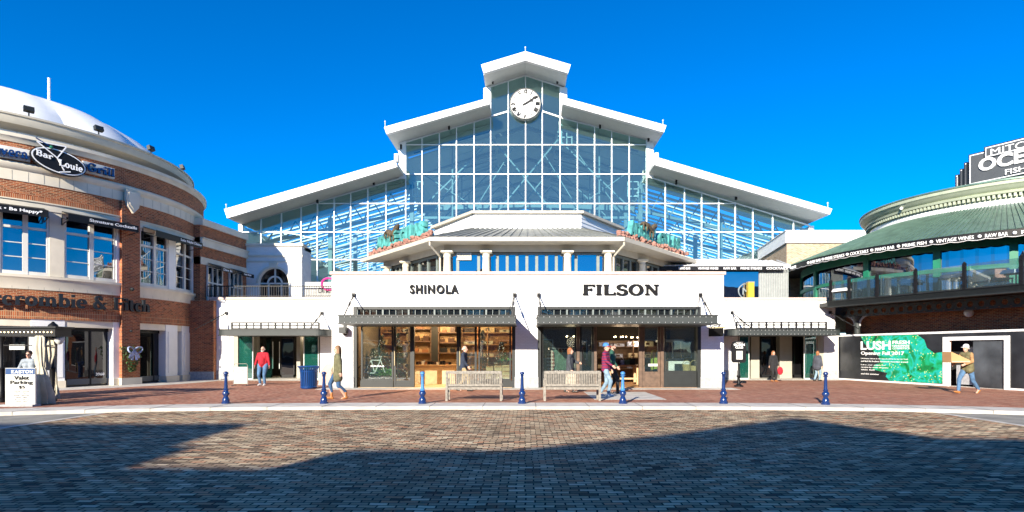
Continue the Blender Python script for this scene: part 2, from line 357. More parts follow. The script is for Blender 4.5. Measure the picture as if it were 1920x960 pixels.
# hand-drawn slab serif: strokes with stress
TK, TN = .21, .085
def _arc(cx, cy, rx, ry, a0, a1, n=14): return [(cx + rx*cos(radians(a0 + (a1-a0)*i/n)), cy + ry*sin(radians(a0 + (a1-a0)*i/n))) for i in range(n+1)]
def _sf(x, y, h=.17): return [('s', x - h, x + h, y)]
GL = {
 'I': (.44, [('l',[(.22,0),(.22,1)])] + _sf(.22,0) + _sf(.22,1)),
 'F': (.82, [('l',[(.22,0),(.22,1)]), ('h',.1,.78,1), ('h',.22,.6,.52), ('v',.76,.78,1), ('v',.58,.40,.64)] + _sf(.22,0)),
 'E': (.84, [('l',[(.22,0),(.22,1)]), ('h',.1,.78,1), ('h',.22,.6,.52), ('h',.1,.8,0), ('v',.76,.78,1), ('v',.78,0,.22), ('v',.58,.40,.64)]),
 'L': (.82, [('l',[(.22,0),(.22,1)]), ('h',.1,.78,0), ('v',.76,0,.26)] + _sf(.22,1)),
 'T': (.82, [('l',[(.41,0),(.41,1)]), ('h',.04,.78,1), ('v',.06,.76,1), ('v',.76,.76,1)] + _sf(.41,0)),
 'O': (.98, [('l', _arc(.49,.5,.36,.47,0,360,24))]),
 'S': (.74, [('l', _arc(.37,.74,.24,.22,20,270) + _arc(.37,.26,.26,.24,90,-160)), ('v',.62,.72,.98), ('v',.10,.02,.28)]),
 'N': (.98, [('n',[(.2,0),(.2,1)]), ('l',[(.2,.97),(.78,.03)]), ('n',[(.78,0),(.78,1)])] + _sf(.2,0,.15) + _sf(.16,1,.12) + _sf(.78,1,.15)),
 'A': (.96, [('n',[(.46,.98),(.16,0)]), ('l',[(.46,.98),(.78,0)]), ('h',.26,.66,.34)] + _sf(.14,0,.13) + _sf(.78,0,.17)),
 'B': (.82, [('l',[(.22,0),(.22,1)]), ('h',.08,.45,1), ('h',.2,.5,.53), ('h',.08,.45,0), ('l',_arc(.44,.765,.22,.235,-90,90)), ('l',_arc(.46,.265,.25,.265,-90,90))]),
 'G': (.92, [('l', _arc(.47,.5,.35,.47,40,330,20)), ('l',[(.74,.1),(.74,.42)]), ('h',.5,.9,.42), ('v',.74,.72,.98)]),
 '&': (.98, [('l', _arc(.38,.78,.17,.2,-30,210) + [(.3,.6),(.85,.0)]), ('l', _arc(.36,.27,.26,.27,95,330)), ('n',[(.6,.13),(.82,.48)]), ('h',.72,.95,.48)]),
 'a': (.66, [('l',_arc(.3,.2,.19,.18,0,360,16)), ('l',[(.49,0),(.49,.45)] + _arc(.31,.45,.18,.19,0,150)), ('h',.45,.64,0)]),
 'b': (.74, [('l',[(.18,0),(.18,1)]), ('l',_arc(.40,.33,.23,.31,0,360,18)), ('h',.04,.18,1)]),
 'c': (.62, [('l',_arc(.34,.33,.23,.31,55,310,16)), ('v',.5,.42,.62)]),
 'e': (.66, [('l',_arc(.34,.33,.24,.31,0,310,18)), ('h',.14,.56,.34)]),
 'h': (.78, [('l',[(.18,0),(.18,1)]), ('l',[(.58,0),(.58,.4)] + _arc(.38,.4,.2,.24,0,150)), ('h',.04,.18,1)] + _sf(.18,0,.15) + _sf(.58,0,.15)),
 'i': (.36, [('l',[(.18,0),(.18,.64)]), ('d',.18,.88), ('h',.04,.18,.64)] + _sf(.18,0,.15)),
 'l': (.36, [('l',[(.18,0),(.18,1)]), ('h',.04,.18,1)] + _sf(.18,0,.15)),
 'm': (1.14, [('l',[(.18,0),(.18,.64)]), ('l',[(.56,0),(.56,.4)] + _arc(.37,.4,.19,.24,0,150)), ('l',[(.94,0),(.94,.4)] + _arc(.75,.4,.19,.24,0,150)), ('h',.04,.18,.64)] + _sf(.18,0,.14) + _sf(.56,0,.14) + _sf(.94,0,.14)),
 'n': (.78, [('l',[(.18,0),(.18,.64)]), ('l',[(.58,0),(.58,.4)] + _arc(.38,.4,.2,.24,0,150)), ('h',.04,.18,.64)] + _sf(.18,0,.15) + _sf(.58,0,.15)),
 'o': (.68, [('l',_arc(.34,.33,.24,.31,0,360,18))]),
 'r': (.58, [('l',[(.18,0),(.18,.64)]), ('l',_arc(.40,.4,.2,.24,150,60,6)), ('d',.5,.55), ('h',.04,.18,.64)] + _sf(.18,0,.15)),
 't': (.48, [('l',[(.2,.88),(.2,.14)] + _arc(.34,.15,.14,.14,180,300,6)), ('h',.02,.42,.64)]),
 'u': (.78, [('l',[(.18,.64),(.18,.26)] + _arc(.37,.26,.19,.25,180,330)), ('l',[(.58,0),(.58,.64)]), ('h',.04,.2,.64), ('h',.44,.6,.64), ('h',.58,.72,0)]),
 'v': (.72, [('l',[(.14,.64),(.36,.02)]), ('n',[(.36,.02),(.58,.64)]), ('h',.02,.28,.64), ('h',.46,.7,.64)]),
 ' ': (.4, []),
}
def slab_geo(s, depth=.1, tk=TK, tn=TN, sp=.03):
    vs = []; fs = []; x0 = 0; lay = 0
    def quadstrip(pts, wf):
        nonlocal lay
        lay += 1; dz = depth/2 - .0006 * (lay % 9)
        n = len(pts); L = []; R = []
        closed = abs(pts[0][0]-pts[-1][0]) < 1e-6 and abs(pts[0][1]-pts[-1][1]) < 1e-6 and n > 3
        for i, p in enumerate(pts):
            a = pts[i-1] if i else (pts[-2] if closed else p); b = pts[i+1] if i < n-1 else (pts[1] if closed else p)
            dx, dy = b[0]-a[0], b[1]-a[1]; l = sqrt(dx*dx+dy*dy) or 1; dx /= l; dy /= l
            hw = wf(abs(dy)) / 2; L.append((p[0]-dy*hw, p[1]+dx*hw)); R.append((p[0]+dy*hw, p[1]-dx*hw))
        b0 = len(vs)
        for (l_, r_) in zip(L, R):
            for (q, z) in ((l_, dz), (r_, dz), (r_, -dz), (l_, -dz)): vs.append(Vector((q[0]+x0, q[1], z)))
        for i in range(n-1):
            k = b0 + 4*i
            for j in range(4): fs.append((k+j, k+(j+1) % 4, k+4+(j+1) % 4, k+4+j))
        if not closed: fs.append((b0, b0+3, b0+2, b0+1)); e = b0+4*(n-1); fs.append((e, e+1, e+2, e+3))
    for ch in s:
        wd, st = GL[ch]
        for q in st:
            if q[0] == 'l': quadstrip(q[1], lambda v: tn + (tk - tn)*v)
            elif q[0] == 'n': quadstrip(q[1], lambda v: tn)
            elif q[0] == 'h': y = q[3] + (tn/2 if q[3] == 0 else -tn/2 if q[3] in (1, .64) else 0); quadstrip([(q[1], y), (q[2], y)], lambda v: tn)
            elif q[0] == 's': y = q[3] + (tn/2 if q[3] == 0 else -tn/2); quadstrip([(q[1], y), (q[2], y)], lambda v: tn)
            elif q[0] == 'v': quadstrip([(q[1], q[2]), (q[1], q[3])], lambda v: tn)
            elif q[0] == 'd': quadstrip([(q[1]-.1, q[2]), (q[1], q[2]), (q[1]+.1, q[2])], lambda v: .2)
        x0 += wd + sp
    return vs, fs
def put_text(mb, geo, p0, ux, uz, width, height, depth, fit=True, bend=None, align='l'):
    """geo=(verts,faces): left/bottom at p0, ux right, uz up; bend=(cx,cy,R,a_start,sign): wrap round a cylinder."""
    vs, fs = geo
    x0 = min(v.x for v in vs); x1 = max(v.x for v in vs); y0 = min(v.y for v in vs); y1 = max(v.y for v in vs); zz = max(v.z for v in vs) or 1
    sy = height / (y1 - y0); sx = (width / (x1 - x0)) if width else sy; out = []
    off = 0
    if align == 'c': off = -(x1 - x0) * sx / 2
    if bend is None:
        ux = Vector(ux).normalized(); uz = Vector(uz).normalized(); nn = ux.cross(uz); p0 = Vector(p0)
        for v in vs: out.append(p0 + ux*((v.x-x0)*sx + off) + uz*((v.y-y0)*sy) + nn*(v.z/zz*depth/2))
    else:
        cx, cy, R, a0, sg, z0 = bend
        for v in vs:
            a = a0 + sg * ((v.x-x0)*sx + off) / R; r = R + v.z/zz*depth/2
            out.append((cx + r*cos(a), cy + r*sin(a), z0 + (v.y-y0)*sy))
    mb.add(out, fs); return (x1 - x0) * sx
# ------------------------------------------------------------------ ground, road, kerb, pavement
ZR = -0.09
def kerb(x, off=0):
    ax = abs(x); y = 16.75 - 1.5 * (min(ax, 14) / 13.5) ** 3.5
    if ax > 14: y -= (ax - 14) * .36
    return y + off
structure(B('ground', M['groundc'], None, (-400, -400, -.5, 400, 900, -.12)))
structure(B('asphalt_road', M['asphalt'], None, (-60, -60, -.2, 60, 30, -.096)))
structure(B('brick_road', M['roadbrick'], None, (-11.3, -14, -.19, 11.1, 18.5, ZR)))
LN = MB(); LN.box(-11.46, -14, -.15, -11.302, 16.1, -.086); LN.box(11.102, -14, -.15, 11.26, 16.1, -.086)
structure(LN.build('road_edge_line', M['concrete'], None))
xs = [-30, -26, -22, -18] + [x * .5 for x in range(-30, 31)] + [18, 22, 26, 30]
kb = MB()
for i in range(len(xs) - 1):
    a, b = xs[i], xs[i+1]
    prof = lambda x: [(x, kerb(x), -.2), (x, kerb(x), -.02), (x, kerb(x, .03), 0.0), (x, kerb(x, 1.2), .004), (x, kerb(x, 1.2), -.2)]
    pa, pb = prof(a), prof(b); n = 5
    kb.add(pa + pb, [(j, (j+1) % n, n + (j+1) % n, n + j) for j in range(n)])
structure(kb.build('kerb', M['concrete'], None))
M['joint'] = mat('kerb_joint', (.12,.11,.10), .9)
kj = MB()
for i in range(-9, 10):
    x = i * 1.52 + .3; kj.bar((x, kerb(x) - .003, -.085), (x, kerb(x) - .003, .0), .012, .004); kj.bar((x, kerb(x, .0), .0045), (x, kerb(x, 1.2), .0065), .014, .004)
structure(kj.build('kerb_line', M['joint'], None))
sw = MB()
for i in range(len(xs) - 1):
    a, b = xs[i], xs[i+1]
    sw.add([(a, kerb(a, 1.2), 0), (b, kerb(b, 1.2), 0), (b, 60, 0), (a, 60, 0)], [(0, 1, 2, 3)])
sw.add([(-30, kerb(30), -.2), (30, kerb(30), -.2), (30, 60, -.2), (-30, 60, -.2)], [(0, 1, 2, 3)])
structure(sw.build('sidewalk', M['paver'], None))
# concrete aprons along the building fronts
ap = MB(); ap.box(-8.6, 23.95, -.05, 8.8, 25.1, .005)
ap.box(-17, 30.9, -.05, -8.7, 32, .005); ap.box(8.9, 31.4, -.05, 17.1, 32.2, .005)
ap.box(2.25, 19.1, -.05, 4.6, 22.6, .0045)
structure(ap.build('pavement_apron', M['concrete'], None))
LC = (-27.5, 30.5); LR = 9.45
structure(MB().ring(LC, 8, LR + 1.9, -.05, .006, radians(-100), radians(25)).build('pavement_curve', M['concrete'], None))

# ------------------------------------------------------------------ the buildings behind the viewpoint that shade the road
def shadow_pt(x, y, Yq):
    d = F * (H - ZR) / (y - HY); X = (x - CX) * d / F; t = (d - Yq) / AZY
    return (X - AZX * t, ZR + t * tan(EL))
M['oppbrick'] = brickmat('opposite_brick', [(.16,.09,.06), (.22,.12,.08), (.12,.06,.04)], (.3,.25,.2), dist=0)
Yq = -17.0
ob = thing('opposite_building', 'dark gabled building opposite the shops that throws its roof shadow over the brick road', 'building', (0, Yq, 0))
pl = [shadow_pt(*q, Yq) for q in ((0, 794), (300, 794.5), (478, 793.5), (345, 832), (375, 837), (262, 873.5), (510, 877), (560, 863), (605, 843), (960, 843), (1225, 817), (1490, 783), (1750, 820), (1920, 823))]
pl2 = []
for p in pl:
    if pl2 and p[0] <= pl2[-1][0]: p = (pl2[-1][0] + .03, p[1])
    pl2.append(p)
poly = [(-60, -.1), (-60, pl2[0][1])] + pl2 + [(40, pl2[-1][1]), (40, -.1)]
MB().xz(poly, Yq, Yq - 9).build('wall', M['oppbrick'], ob)
m = MB(); g = MB()
for i in range(-14, 9):
    for z0, z1 in ((.6, 2.8), (4.4, 6.6)):
        x = i * 4.0 + 1; m.box(x, Yq + .03, z0, x + 2.2, Yq + .1, z1); g.box(x + .12, Yq + .1, z0 + .12, x + 2.08, Yq + .13, z1 - .12)
m.build('window_frame', M['cream'], ob); g.build('window_pane', M['dimglass'], ob)

# ------------------------------------------------------------------ central white storefront building
YF = 25.1
bld = thing('storefront_building', 'low white painted brick building with two dark framed shopfronts at the centre', 'building', (0, YF, 0))
XL, XR_ = -8.28, 8.49
wl = MB()
wl.box(XL, YF, 3.47, XR_, YF + .4, 4.84)
for a, b in ((XL, -7.36), (-.43, .53), (7.52, XR_)): wl.box(a, YF, .0, b, YF + .4, 3.47)
wl.box(XL, YF + .4, 0, XL + .35, 33, 4.84); wl.box(XR_ - .35, YF + .4, 0, XR_, 33, 4.84)
wl.box(XL + .35, YF + .4, 4.55, XR_ - .35, 34, 4.7)
wl.build('wall', M['whitebrick'], bld)
cp = MB(); cp.box(XL - .07, YF - .07, 4.84, XR_ + .07, YF + .45, 4.97); cp.box(XL - .07, YF + .45, 4.84, XL + .4, 33, 4.97); cp.box(XR_ - .4, YF + .45, 4.84, XR_ + .07, 33, 4.97)
cp.build('coping', M['coping'], bld)
pb_ = MB()
for a, b in ((XL, -7.36), (-.43, .53), (7.52, XR_)): pb_.box(a - .03, YF - .04, 0, b + .03, YF + .35, .46)
pb_.box(XL - .03, YF + .35, 0, XL + .3, 33, .46); pb_.box(XR_ - .3, YF + .35, 0, XR_ + .03, 33, .46)
pb_.each('plinth', M['plinth'], bld)
S = lambda x: (x - CX) / 43.82
YG = YF + .28   # glazing plane
def awning(x0, x1, yw, yf, z0, z1, parent, anchors, za, rail=None, rnd=0, bulbs=True):
    a = MB(); 
    if rnd:   # rounded ends
        pts = [(x0, yw)] + [(x0 + rnd - rnd*cos(t), yf + rnd - rnd*sin(t)) for t in [pi/2*i/6 for i in range(7)]] + [(x1 - rnd + rnd*sin(t), yf + rnd - rnd*cos(t)) for t in [pi/2*i/6 for i in range(7)]] + [(x1, yw)]
    else: pts = [(x0, yw), (x0, yf), (x1, yf), (x1, yw)]
    a.xy(pts, z0, z1); aw = a.build('awning', M['fascia'], parent)
    e = MB(); ins = lambda o: [(min(max(px, x0 - o), x1 + o) + (o if px > (x0+x1)/2 else -o), py - o) for px, py in pts]
    for zz in (z1, z0 - .0): e.xy(ins(.035), zz - .02, zz + .02)
    e.build('edge_trim', M['charcoal'], aw)
    if bulbs:
        bl = MB()
        n = int((x1 - x0) / .22)
        for i in range(n + 1):
            x = x0 + rnd + (x1 - x0 - 2*rnd) * i / n
            for zz in (z0 + .05, z1 - .06): bl.ball((x, yf - .015, zz), .013, 6)
        bl.build('bulb_string', M['whiteletter'], aw)
    for ax_, fx in anchors:
        r = MB(); r.box(ax_ - .07, yw - .1, za - .07, ax_ + .07, yw + .0, za + .07)
        r.bar((ax_, yw - .06, za), (fx, yf + .25, z1 + .02), .035)
        mp_ = Vector((ax_, yw - .06, za)).lerp(Vector((fx, yf + .25, z1)), .45); d_ = (Vector((fx, yf+.25, z1)) - Vector((ax_, yw-.06, za))).normalized() * .14
        r.bar(mp_ - d_, mp_ + d_, .07)
        r.bar((ax_, yw - .06, za), (fx + (.5 if fx > (x0+x1)/2 else .5) * (-.5), yw - .7, z1 + .02), .02)
        r.build('tie_rod', M['black'], aw)
    if rail:
        r = MB(); rx0, rx1, ry, rz0, rz1, n = rail
        for zz in (rz0 + .03, (rz0 + rz1)/2 + .02, rz1 - .02): r.box(rx0, ry - .025, zz - .026, rx1, ry + .02, zz + .026)
        for i in range(n + 1):
            x = rx0 + (rx1 - rx0) * i / n; ww = .04 if i % 2 == 0 else .022; r.box(x - ww, ry - .03, rz0, x + ww, ry + .03, rz1)
        r.build('lattice_rail', M['black'], aw)
    return aw
YA = 22.6
awning(-7.19, -.40, YF, YA, 2.63, 2.95, bld, [(-7.33, -7.05), (-.46, -.55)], 3.97)
awning(.49, 7.40, YF, YA, 2.63, 2.95, bld, [(.57, .65), (7.48, 7.25)], 3.97)
M['muntin'] = mat('muntin_grey', (.16,.19,.18), .5)
def transom(x0, x1, parent):
    f = MB(); f.box(x0, YF + .02, 3.36, x1, YF + .3, 3.47); f.box(x0, YF + .02, 2.72, x1, YF + .3, 2.98)
    f.box(x0, YF + .02, 0, x0 + .14, YF + .3, 3.36); f.box(x1 - .14, YF + .02, 0, x1, YF + .3, 3.36)
    fr = f.build('shopfront_frame', M['charcoal'], parent)
    a, b = x0 + .14, x1 - .14; n = 6; mm = MB()
    for i in range(n + 1):
        x = a + (b - a)*i/n; mm.box(x - .035, YF + .05, 2.98, x + .035, YF + .16, 3.36)
        if i < n:
            for j in range(1, 4): xx = x + (b - a)/n*j/4; mm.box(xx - .013, YF + .08, 2.98, xx + .013, YF + .13, 3.36)
    mm.box(a, YF + .07, 3.06, b, YF + .14, 3.09)
    mm.build('muntin', M['muntin'], fr)
    B('transom_pane', M['dimglass'], fr, (a, YF + .18, 2.98, b, YF + .2, 3.36))
    return fr
fr1 = transom(-7.36, -.43, bld); fr2 = transom(.53, 7.52, bld)
def window(x0, x1, z0, z1, parent, fm, gm, y=YG, fw=.07, name='window', panel=None):
    f = MB(); f.box(x0, y - .05, z0, x0 + fw, y + .05, z1); f.box(x1 - fw, y - .05, z0, x1, y + .05, z1)
    f.box(x0 + fw, y - .05, z0, x1 - fw, y + .05, z0 + fw); f.box(x0 + fw, y - .05, z1 - fw, x1 - fw, y + .05, z1)
    w_ = f.build(name, fm, parent)
    B('pane', gm, w_, (x0 + fw, y - .006, z0 + fw, x1 - fw, y + .006, z1 - fw))
    return w_
G = M['shopglass']; CH = M['charcoal']
zt = 2.70
# first shop
lo = MB()
lo.box(S(673), YG - .08, 0, S(735), YG + .08, .30); lo.box(S(895), YG - .08, 0, S(960), YG + .08, .30)
lo.each('shop_kickplate', CH, fr1)
window(S(674), S(735), .30, zt, fr1, CH, G); window(S(896), S(958), .30, zt, fr1, CH, G)
def door(x0, x1, parent, fm, z1=zt, kick=.28, fw=.09, bar=True, y=YG, bm=None):
    w_ = window(x0, x1, .02, z1, parent, fm, G, fw=fw, name='door', y=y)
    B('door_panel', fm, w_, (x0 + fw, y - .03, .02 + fw, x1 - fw, y + .03, kick + .02))
    if bar: MB().tube([(x0 + fw*.6, y - .12, .95), (x0 + fw*.6, y - .12, 1.75)], .02).build('door_handle', bm or M['gold'], w_)
    return w_
door(S(736), S(771), fr1, CH); door(S(859), S(893), fr1, CH)
B('shop_post', CH, fr1, (S(771), YG - .1, 0, S(775), YG + .1, zt), (S(855), YG - .1, 0, S(859), YG + .1, zt))
# second shop
DW = M['darkwood']
lo = MB(); lo.box(S(1015), YG - .08, 0, S(1082), YG + .08, .66); lo.box(S(1247), YG - .08, 0, S(1312), YG + .08, .66)
for a, b in ((1018, 1079), (1252, 1309)): lo.box(S(a) + .06, YG - .1, .12, S(b) - .06, YG - .08, .56)
lo.each('shop_kickplate', CH, fr2)
window(S(1016), S(1081), .66, zt, fr2, CH, G, fw=.06); window(S(1248), S(1312), .66, zt, fr2, CH, G, fw=.06)
B('shop_post', DW, fr2, (S(1082), YG - .1, 0, S(1087.5), YG + .1, zt), (S(1115), YG - .1, 0, S(1120), YG + .1, zt), (S(1200), YG - .1, 0, S(1206), YG + .1, zt), (S(1240.5), YG - .1, 0, S(1246.5), YG + .1, zt))
door(S(1088), S(1114.5), fr2, CH, kick=.66, bar=False)
door(S(1206.5), S(1240), fr2, DW, kick=.66, fw=.10, bar=True, bm=DW)
# rooms behind the glass
rm = MB(); x0, x1 = -7.36, -.43
rm.box(x0 - .1, 30.5, 0, x1 + .1, 30.6, 3.6); rm.box(x0 - .1, YF + .5, .0, x0, 30.5, 3.6); rm.box(x1, YF + .5, 0, x1 + .1, 30.5, 3.6)
rm.build('room_wall', M['creamroom'], bld)
B('room_ceiling', M['creamroom'], bld, (x0, YF + .4, 3.5, x1, 30.5, 3.6)); B('room_floor', M['palewood'], bld, (x0, YF + .1, -.02, x1, 30.5, .012))
x0, x1 = .53, 7.52; rm = MB()
rm.box(x0 - .05, 30.5, 0, x1 + .1, 30.6, 3.6); rm.box(x0 - .05, YF + .5, .0, x0, 30.5, 3.6); rm.box(x1, YF + .5, 0, x1 + .1, 30.5, 3.6)
rm.build('dark_room_wall', M['darkroom'], bld)
B('dark_room_ceiling', M['darkroom'], bld, (x0, YF + .4, 3.5, x1, 30.5, 3.6)); B('dark_room_floor', M['wood'], bld, (x0, YF + .1, -.02, x1, 30.5, .012))
# signs on the wall
m = MB(); put_text(m, text_geo("SHINOLA", .036, space=1.25), (PX(768, 25), YF - .05, PZ(551, YF)), (1, 0, 0), (0, 0, 1), PX(859, YF) - PX(768, YF), 17/43.8, .1)
tag(m.build('shop_sign', M['blacksign'], None), 'black sans capitals SHINOLA on the white wall', 'sign')
m = MB(); put_text(m, slab_geo("FILSON", tk=.25, tn=.12), (PX(1093, 25), YF - .05, PZ(554, YF)), (1, 0, 0), (0, 0, 1), PX(1235, YF) - PX(1093, YF), 21/43.8, .1)
tag(m.build('shop_sign', M['blacksign'], None), 'wide black slab serif capitals FILSON on the white wall', 'sign')
# wall lamp by first shop and blade sign by second
t = thing('wall_lamp', 'small square dark wall lamp on the white pier beside the first shopfront', 'lamp', (PX(664.0-20, YF), YF, PZ(618, YF)))
px = PX(643, YF - .3)
B('mounting_plate', CH, t, (px - .07, YF - .03, 1.6 + 38/43.8 - .22, px + .07, YF, 1.6 + 38/43.8 + .22))
B('lamp_housing', CH, t, (px - .14, YF - .42, 2.33, px + .14, YF - .03, 2.58)); B('diffuser', M['soffit'], t, (px - .1, YF - .38, 2.315, px + .1, YF - .08, 2.33))
t = thing('hanging_sign', 'small dark hanging shop sign with gold edge at the end of the awning', 'sign', (8.0, YF - .5, 2.3))
m = MB(); m.bar((8.35, YF, 2.72), (7.75, YF - .75, 2.60), .04); m.build('bracket', CH, t)
m = MB(); m.obox((8.02, YF - .42, 2.36), (.20, -.30, 0), (.02, .014, 0), (0, 0, .17)); m.build('sign_board', M['black'], t)
m = MB(); m.obox((8.02, YF - .42, 2.56), (.24, -.34, 0), (.03, .026, 0), (0, 0, .025)); m.build('sign_edge', M['gold'], t)
m = MB(); put_text(m, text_geo("WORKSHOP", .01), (7.78, YF - .13-.05, 2.27), (.62, -.78, 0), (0, 0, 1), .55, .08, .01); 

# ------------------------------------------------------------------ entrance wings
YW = 32.0; sW = F / YW
def X_(x, d=YW): return (x - CX) * d / F
wing = thing('entrance_wing', 'white entrance wing under the arched terrace with glazed doors and rounded canopy', 'building', (-12.6, YW, 0))
xl, xr = -17.2, -8.2; oL, oR = X_(438), X_(600)
w_ = MB(); w_.box(xl, YW, 2.4, xr, YW + .4, 4.36); w_.box(xl, YW, 0, oL, YW + .4, 2.4); w_.box(oR, YW, 0, xr, YW + .4, 2.4)
w_.box(xl, YW + .4, 4.0, xr, 37.0, 4.16); w_.box(-16.05, YW + .4, 0, -15.8, 36, 4.0); w_.build('wall', M['whitebrick'], wing)
B('coping', M['coping'], wing, (xl, YW - .07, 4.36, xr, YW + .42, 4.5))
B('plinth', M['plinth'], wing, (xl, YW - .04, 0, X_(430), YW, .5), (X_(604), YW - .04, 0, xr, YW, .5))
awning(X_(404, 29.7), X_(609, 29.7), YW, 29.7, 2.37, 2.66, wing, [(X_(425), X_(405)), (X_(604), X_(606))], PZ(587, YW), rail=(X_(435, 29.9), X_(598, 29.9), 29.9, 2.68, 3.03, 12), rnd=.45, bulbs=False)
def entrance(parent, xl, xr, y, cols):
    """dark vestibule with angled teal glass"""
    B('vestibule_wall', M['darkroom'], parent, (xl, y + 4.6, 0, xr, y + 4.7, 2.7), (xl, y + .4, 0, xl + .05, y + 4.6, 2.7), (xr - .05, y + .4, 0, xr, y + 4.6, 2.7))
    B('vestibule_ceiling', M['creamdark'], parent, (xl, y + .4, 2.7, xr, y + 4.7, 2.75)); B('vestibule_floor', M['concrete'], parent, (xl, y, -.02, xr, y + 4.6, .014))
    for kind, a, b, dy in cols:
        a_, b_ = X_(a, y + dy), X_(b, y + dy)
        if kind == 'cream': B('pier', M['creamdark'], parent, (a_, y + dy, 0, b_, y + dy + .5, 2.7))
        elif kind == 'teal':
            B('glass_panel', M['tealglass'], parent, (a_, y + dy, .08, b_, y + dy + .02, 2.38))
            m = MB()
            for x in (a_, b_): m.box(x - .02, y + dy - .02, 0, x + .02, y + dy + .04, 2.4)
            m.box(a_, y + dy - .02, .0, b_, y + dy + .04, .08); m.build('glass_rail', M['soffit'], parent)
        elif kind == 'door':
            d_ = B('door', M['black'], parent, (a_, y + dy, .03, a_ + .06, y + dy + .05, 2.4), (b_ - .06, y + dy, .03, b_, y + dy + .05, 2.4), (a_, y + dy, .03, b_, y + dy + .05, .2), (a_, y + dy, 2.3, b_, y + dy + .05, 2.4))
            B('pane', M['blackglass'], d_, (a_ + .06, y + dy + .02, .2, b_ - .06, y + dy + .03, 2.3))
entrance(wing, oL, oR, YW, [('cream', 438, 446, .02), ('teal', 446, 474, .1), ('cream', 476, 484, 1.6), ('door', 484, 510, 1.8), ('door', 526, 552, 1.8), ('cream', 556, 563, 1.2), ('teal', 570, 597, .1)])
m = MB()
for x in (511.5, 524): m.tube([(X_(x, 33.7), 33.7, .55), (X_(x, 33.7), 33.7, 2.1)], .025)
m.build('pull_handle', M['soffit'], wing)
# terrace railing with banner
rl = thing('terrace_railing', 'dark iron railing of thin upright bars along the terrace above the entrance', 'railing', (-12.6, YW + .2, 4.5))
m = MB(); z0, z1 = 4.5, PZ(535, YW)
m.box(X_(386), YW + .15, z1 - .05, xr, YW + .2, z1); m.box(X_(386), YW + .15, z0 + .06, xr, YW + .19, z0 + .1)
m.build('rail', M['black'], rl); m = MB(); x = X_(386)
while x < xr: m.box(x - .011, YW + .165, z0 + .1, x + .011, YW + .187, z1 - .05); x += .13
m.build('baluster', M['black'], rl)
t = thing('banner', 'white banner with pink ring and lettering behind the terrace railing', 'banner', (X_(592), YW + .5, 4.5))
B('cloth', M['paper'], t, (X_(566), YW + .45, 4.55, X_(626), YW + .47, PZ(527, YW)))
M['pink'] = mat('pink_print', (.62,.03,.22), .6, var=0)
m = MB(); pts = [(X_(611) + .38*cos(a), YW + .43, PZ(531, YW) + .33*sin(a)) for a in [i*pi/12 for i in range(25)]]; m.tube(pts, .055, 6); m.build('ring_print', M['pink'], t)
m = MB(); put_text(m, text_geo("Diner", .0), (X_(592), YW + .44, PZ(548, YW)), (1,0,0), (0,0,1), X_(619)-X_(592), .30, .02); m.build('lettering', M['blacksign'], t)

wr = thing('entrance_wing', 'white entrance wing with straight studded canopy between the storefront and the hoarding', 'building', (12.8, 32.2, 0))
YV = 32.2; xl, xr = 8.4, X_(1566, YV); oL, oR = X_(1384, YV), X_(1545, YV)
w_ = MB(); w_.box(xl, YV, 2.42, xr, YV + .4, 4.36); w_.box(xl, YV, 0, oL, YV + .4, 2.42); w_.box(oR, YV, 0, X_(1572, YV), YV + .4, 2.42); w_.box(xl, YV + .4, 4.0, xr, 37.5, 4.16)
w_.build('wall', M['whitebrick'], wr)
B('coping', M['coping'], wr, (xl, YV - .07, 4.36, xr, YV + .42, 4.5)); B('plinth', M['plinth'], wr, (xl, YV - .04, 0, oL, YV, .5), (oR, YV - .04, 0, X_(1572, YV), YV, .5))
awning(X_(1370, 29.9), X_(1582, 29.9), YV, 29.9, 2.38, 2.69, wr, [(X_(1372, YV), X_(1383, YV)), (X_(1556, YV), X_(1570, YV))], PZ(586, YV), rail=(X_(1381, 30), X_(1549, 30), 30, 2.70, 3.06, 12), rnd=.45)
entrance(wr, oL, oR, YV, [('teal', 1386, 1404, .1), ('cream', 1408, 1424, 1.0), ('door', 1426, 1456, 1.8), ('cream', 1462, 1485, 1.2), ('cream', 1458, 1462, 1.9), ('teal', 1508, 1531, .1), ('cream', 1533, 1545, .02), ('door', 1487, 1506, 1.6)])
# ------------------------------------------------------------------ great glass hall
YH = 48.0; sH = F / YH; YO = 45.54; sO = F / YO
hx = lambda x: (x - CX) / sH
hz = lambda y: H + (HY - y) / sH
ox = lambda x: (x - CX) / sO
oz = lambda y: H + (HY - y) / sO
hall = thing('glass_hall', 'tall stepped glass market hall with white roof edges and a clock at its peak', 'building', (0, YH, 0))
def top_at(x):   # y pixel of glass top at pixel x
    if 920 <= x <= 1050: return 141 + abs(x - 985) * 21/65
    if 761 <= x < 920: return 219 + (920 - x) * 47/159
    if 1050 < x <= 1212: return 220 + (x - 1050) * 41/162
    if x < 761: return 331 + (761 - x) * 88/306
    return 330 + (x - 1212) * 92/305
mull = [455, 490, 528, 565, 595.5, 627, 658, 690, 724, 761, 791.5, 824, 856, 889, 920, 953, 985.4, 1016.7, 1050, 1082.5, 1114.6, 1146.7, 1179.6, 1212, 1247, 1283, 1315, 1347, 1378, 1411, 1448, 1487, 1517]
m = MB(); ZB = 3.0
for x in mull:
    yt = top_at(x) if x not in (920, 1050) else 163
    if x in (761,): yt = 263
    if x in (1212,): yt = 259
    m.box(hx(x) - .038, YH - .1, ZB, hx(x) + .038, YH + .06, hz(yt))
def hbar(xa, xb, y): m.box(hx(xa), YH - .092, hz(y) - .038, hx(xb), YH + .05, hz(y) + .038)
hbar(761, 1212, 272); hbar(761, 1212, 327); hbar(587, 1377, 382); hbar(455, 1517, 435.5); hbar(455, 1517, 487); hbar(455, 1517, 540)
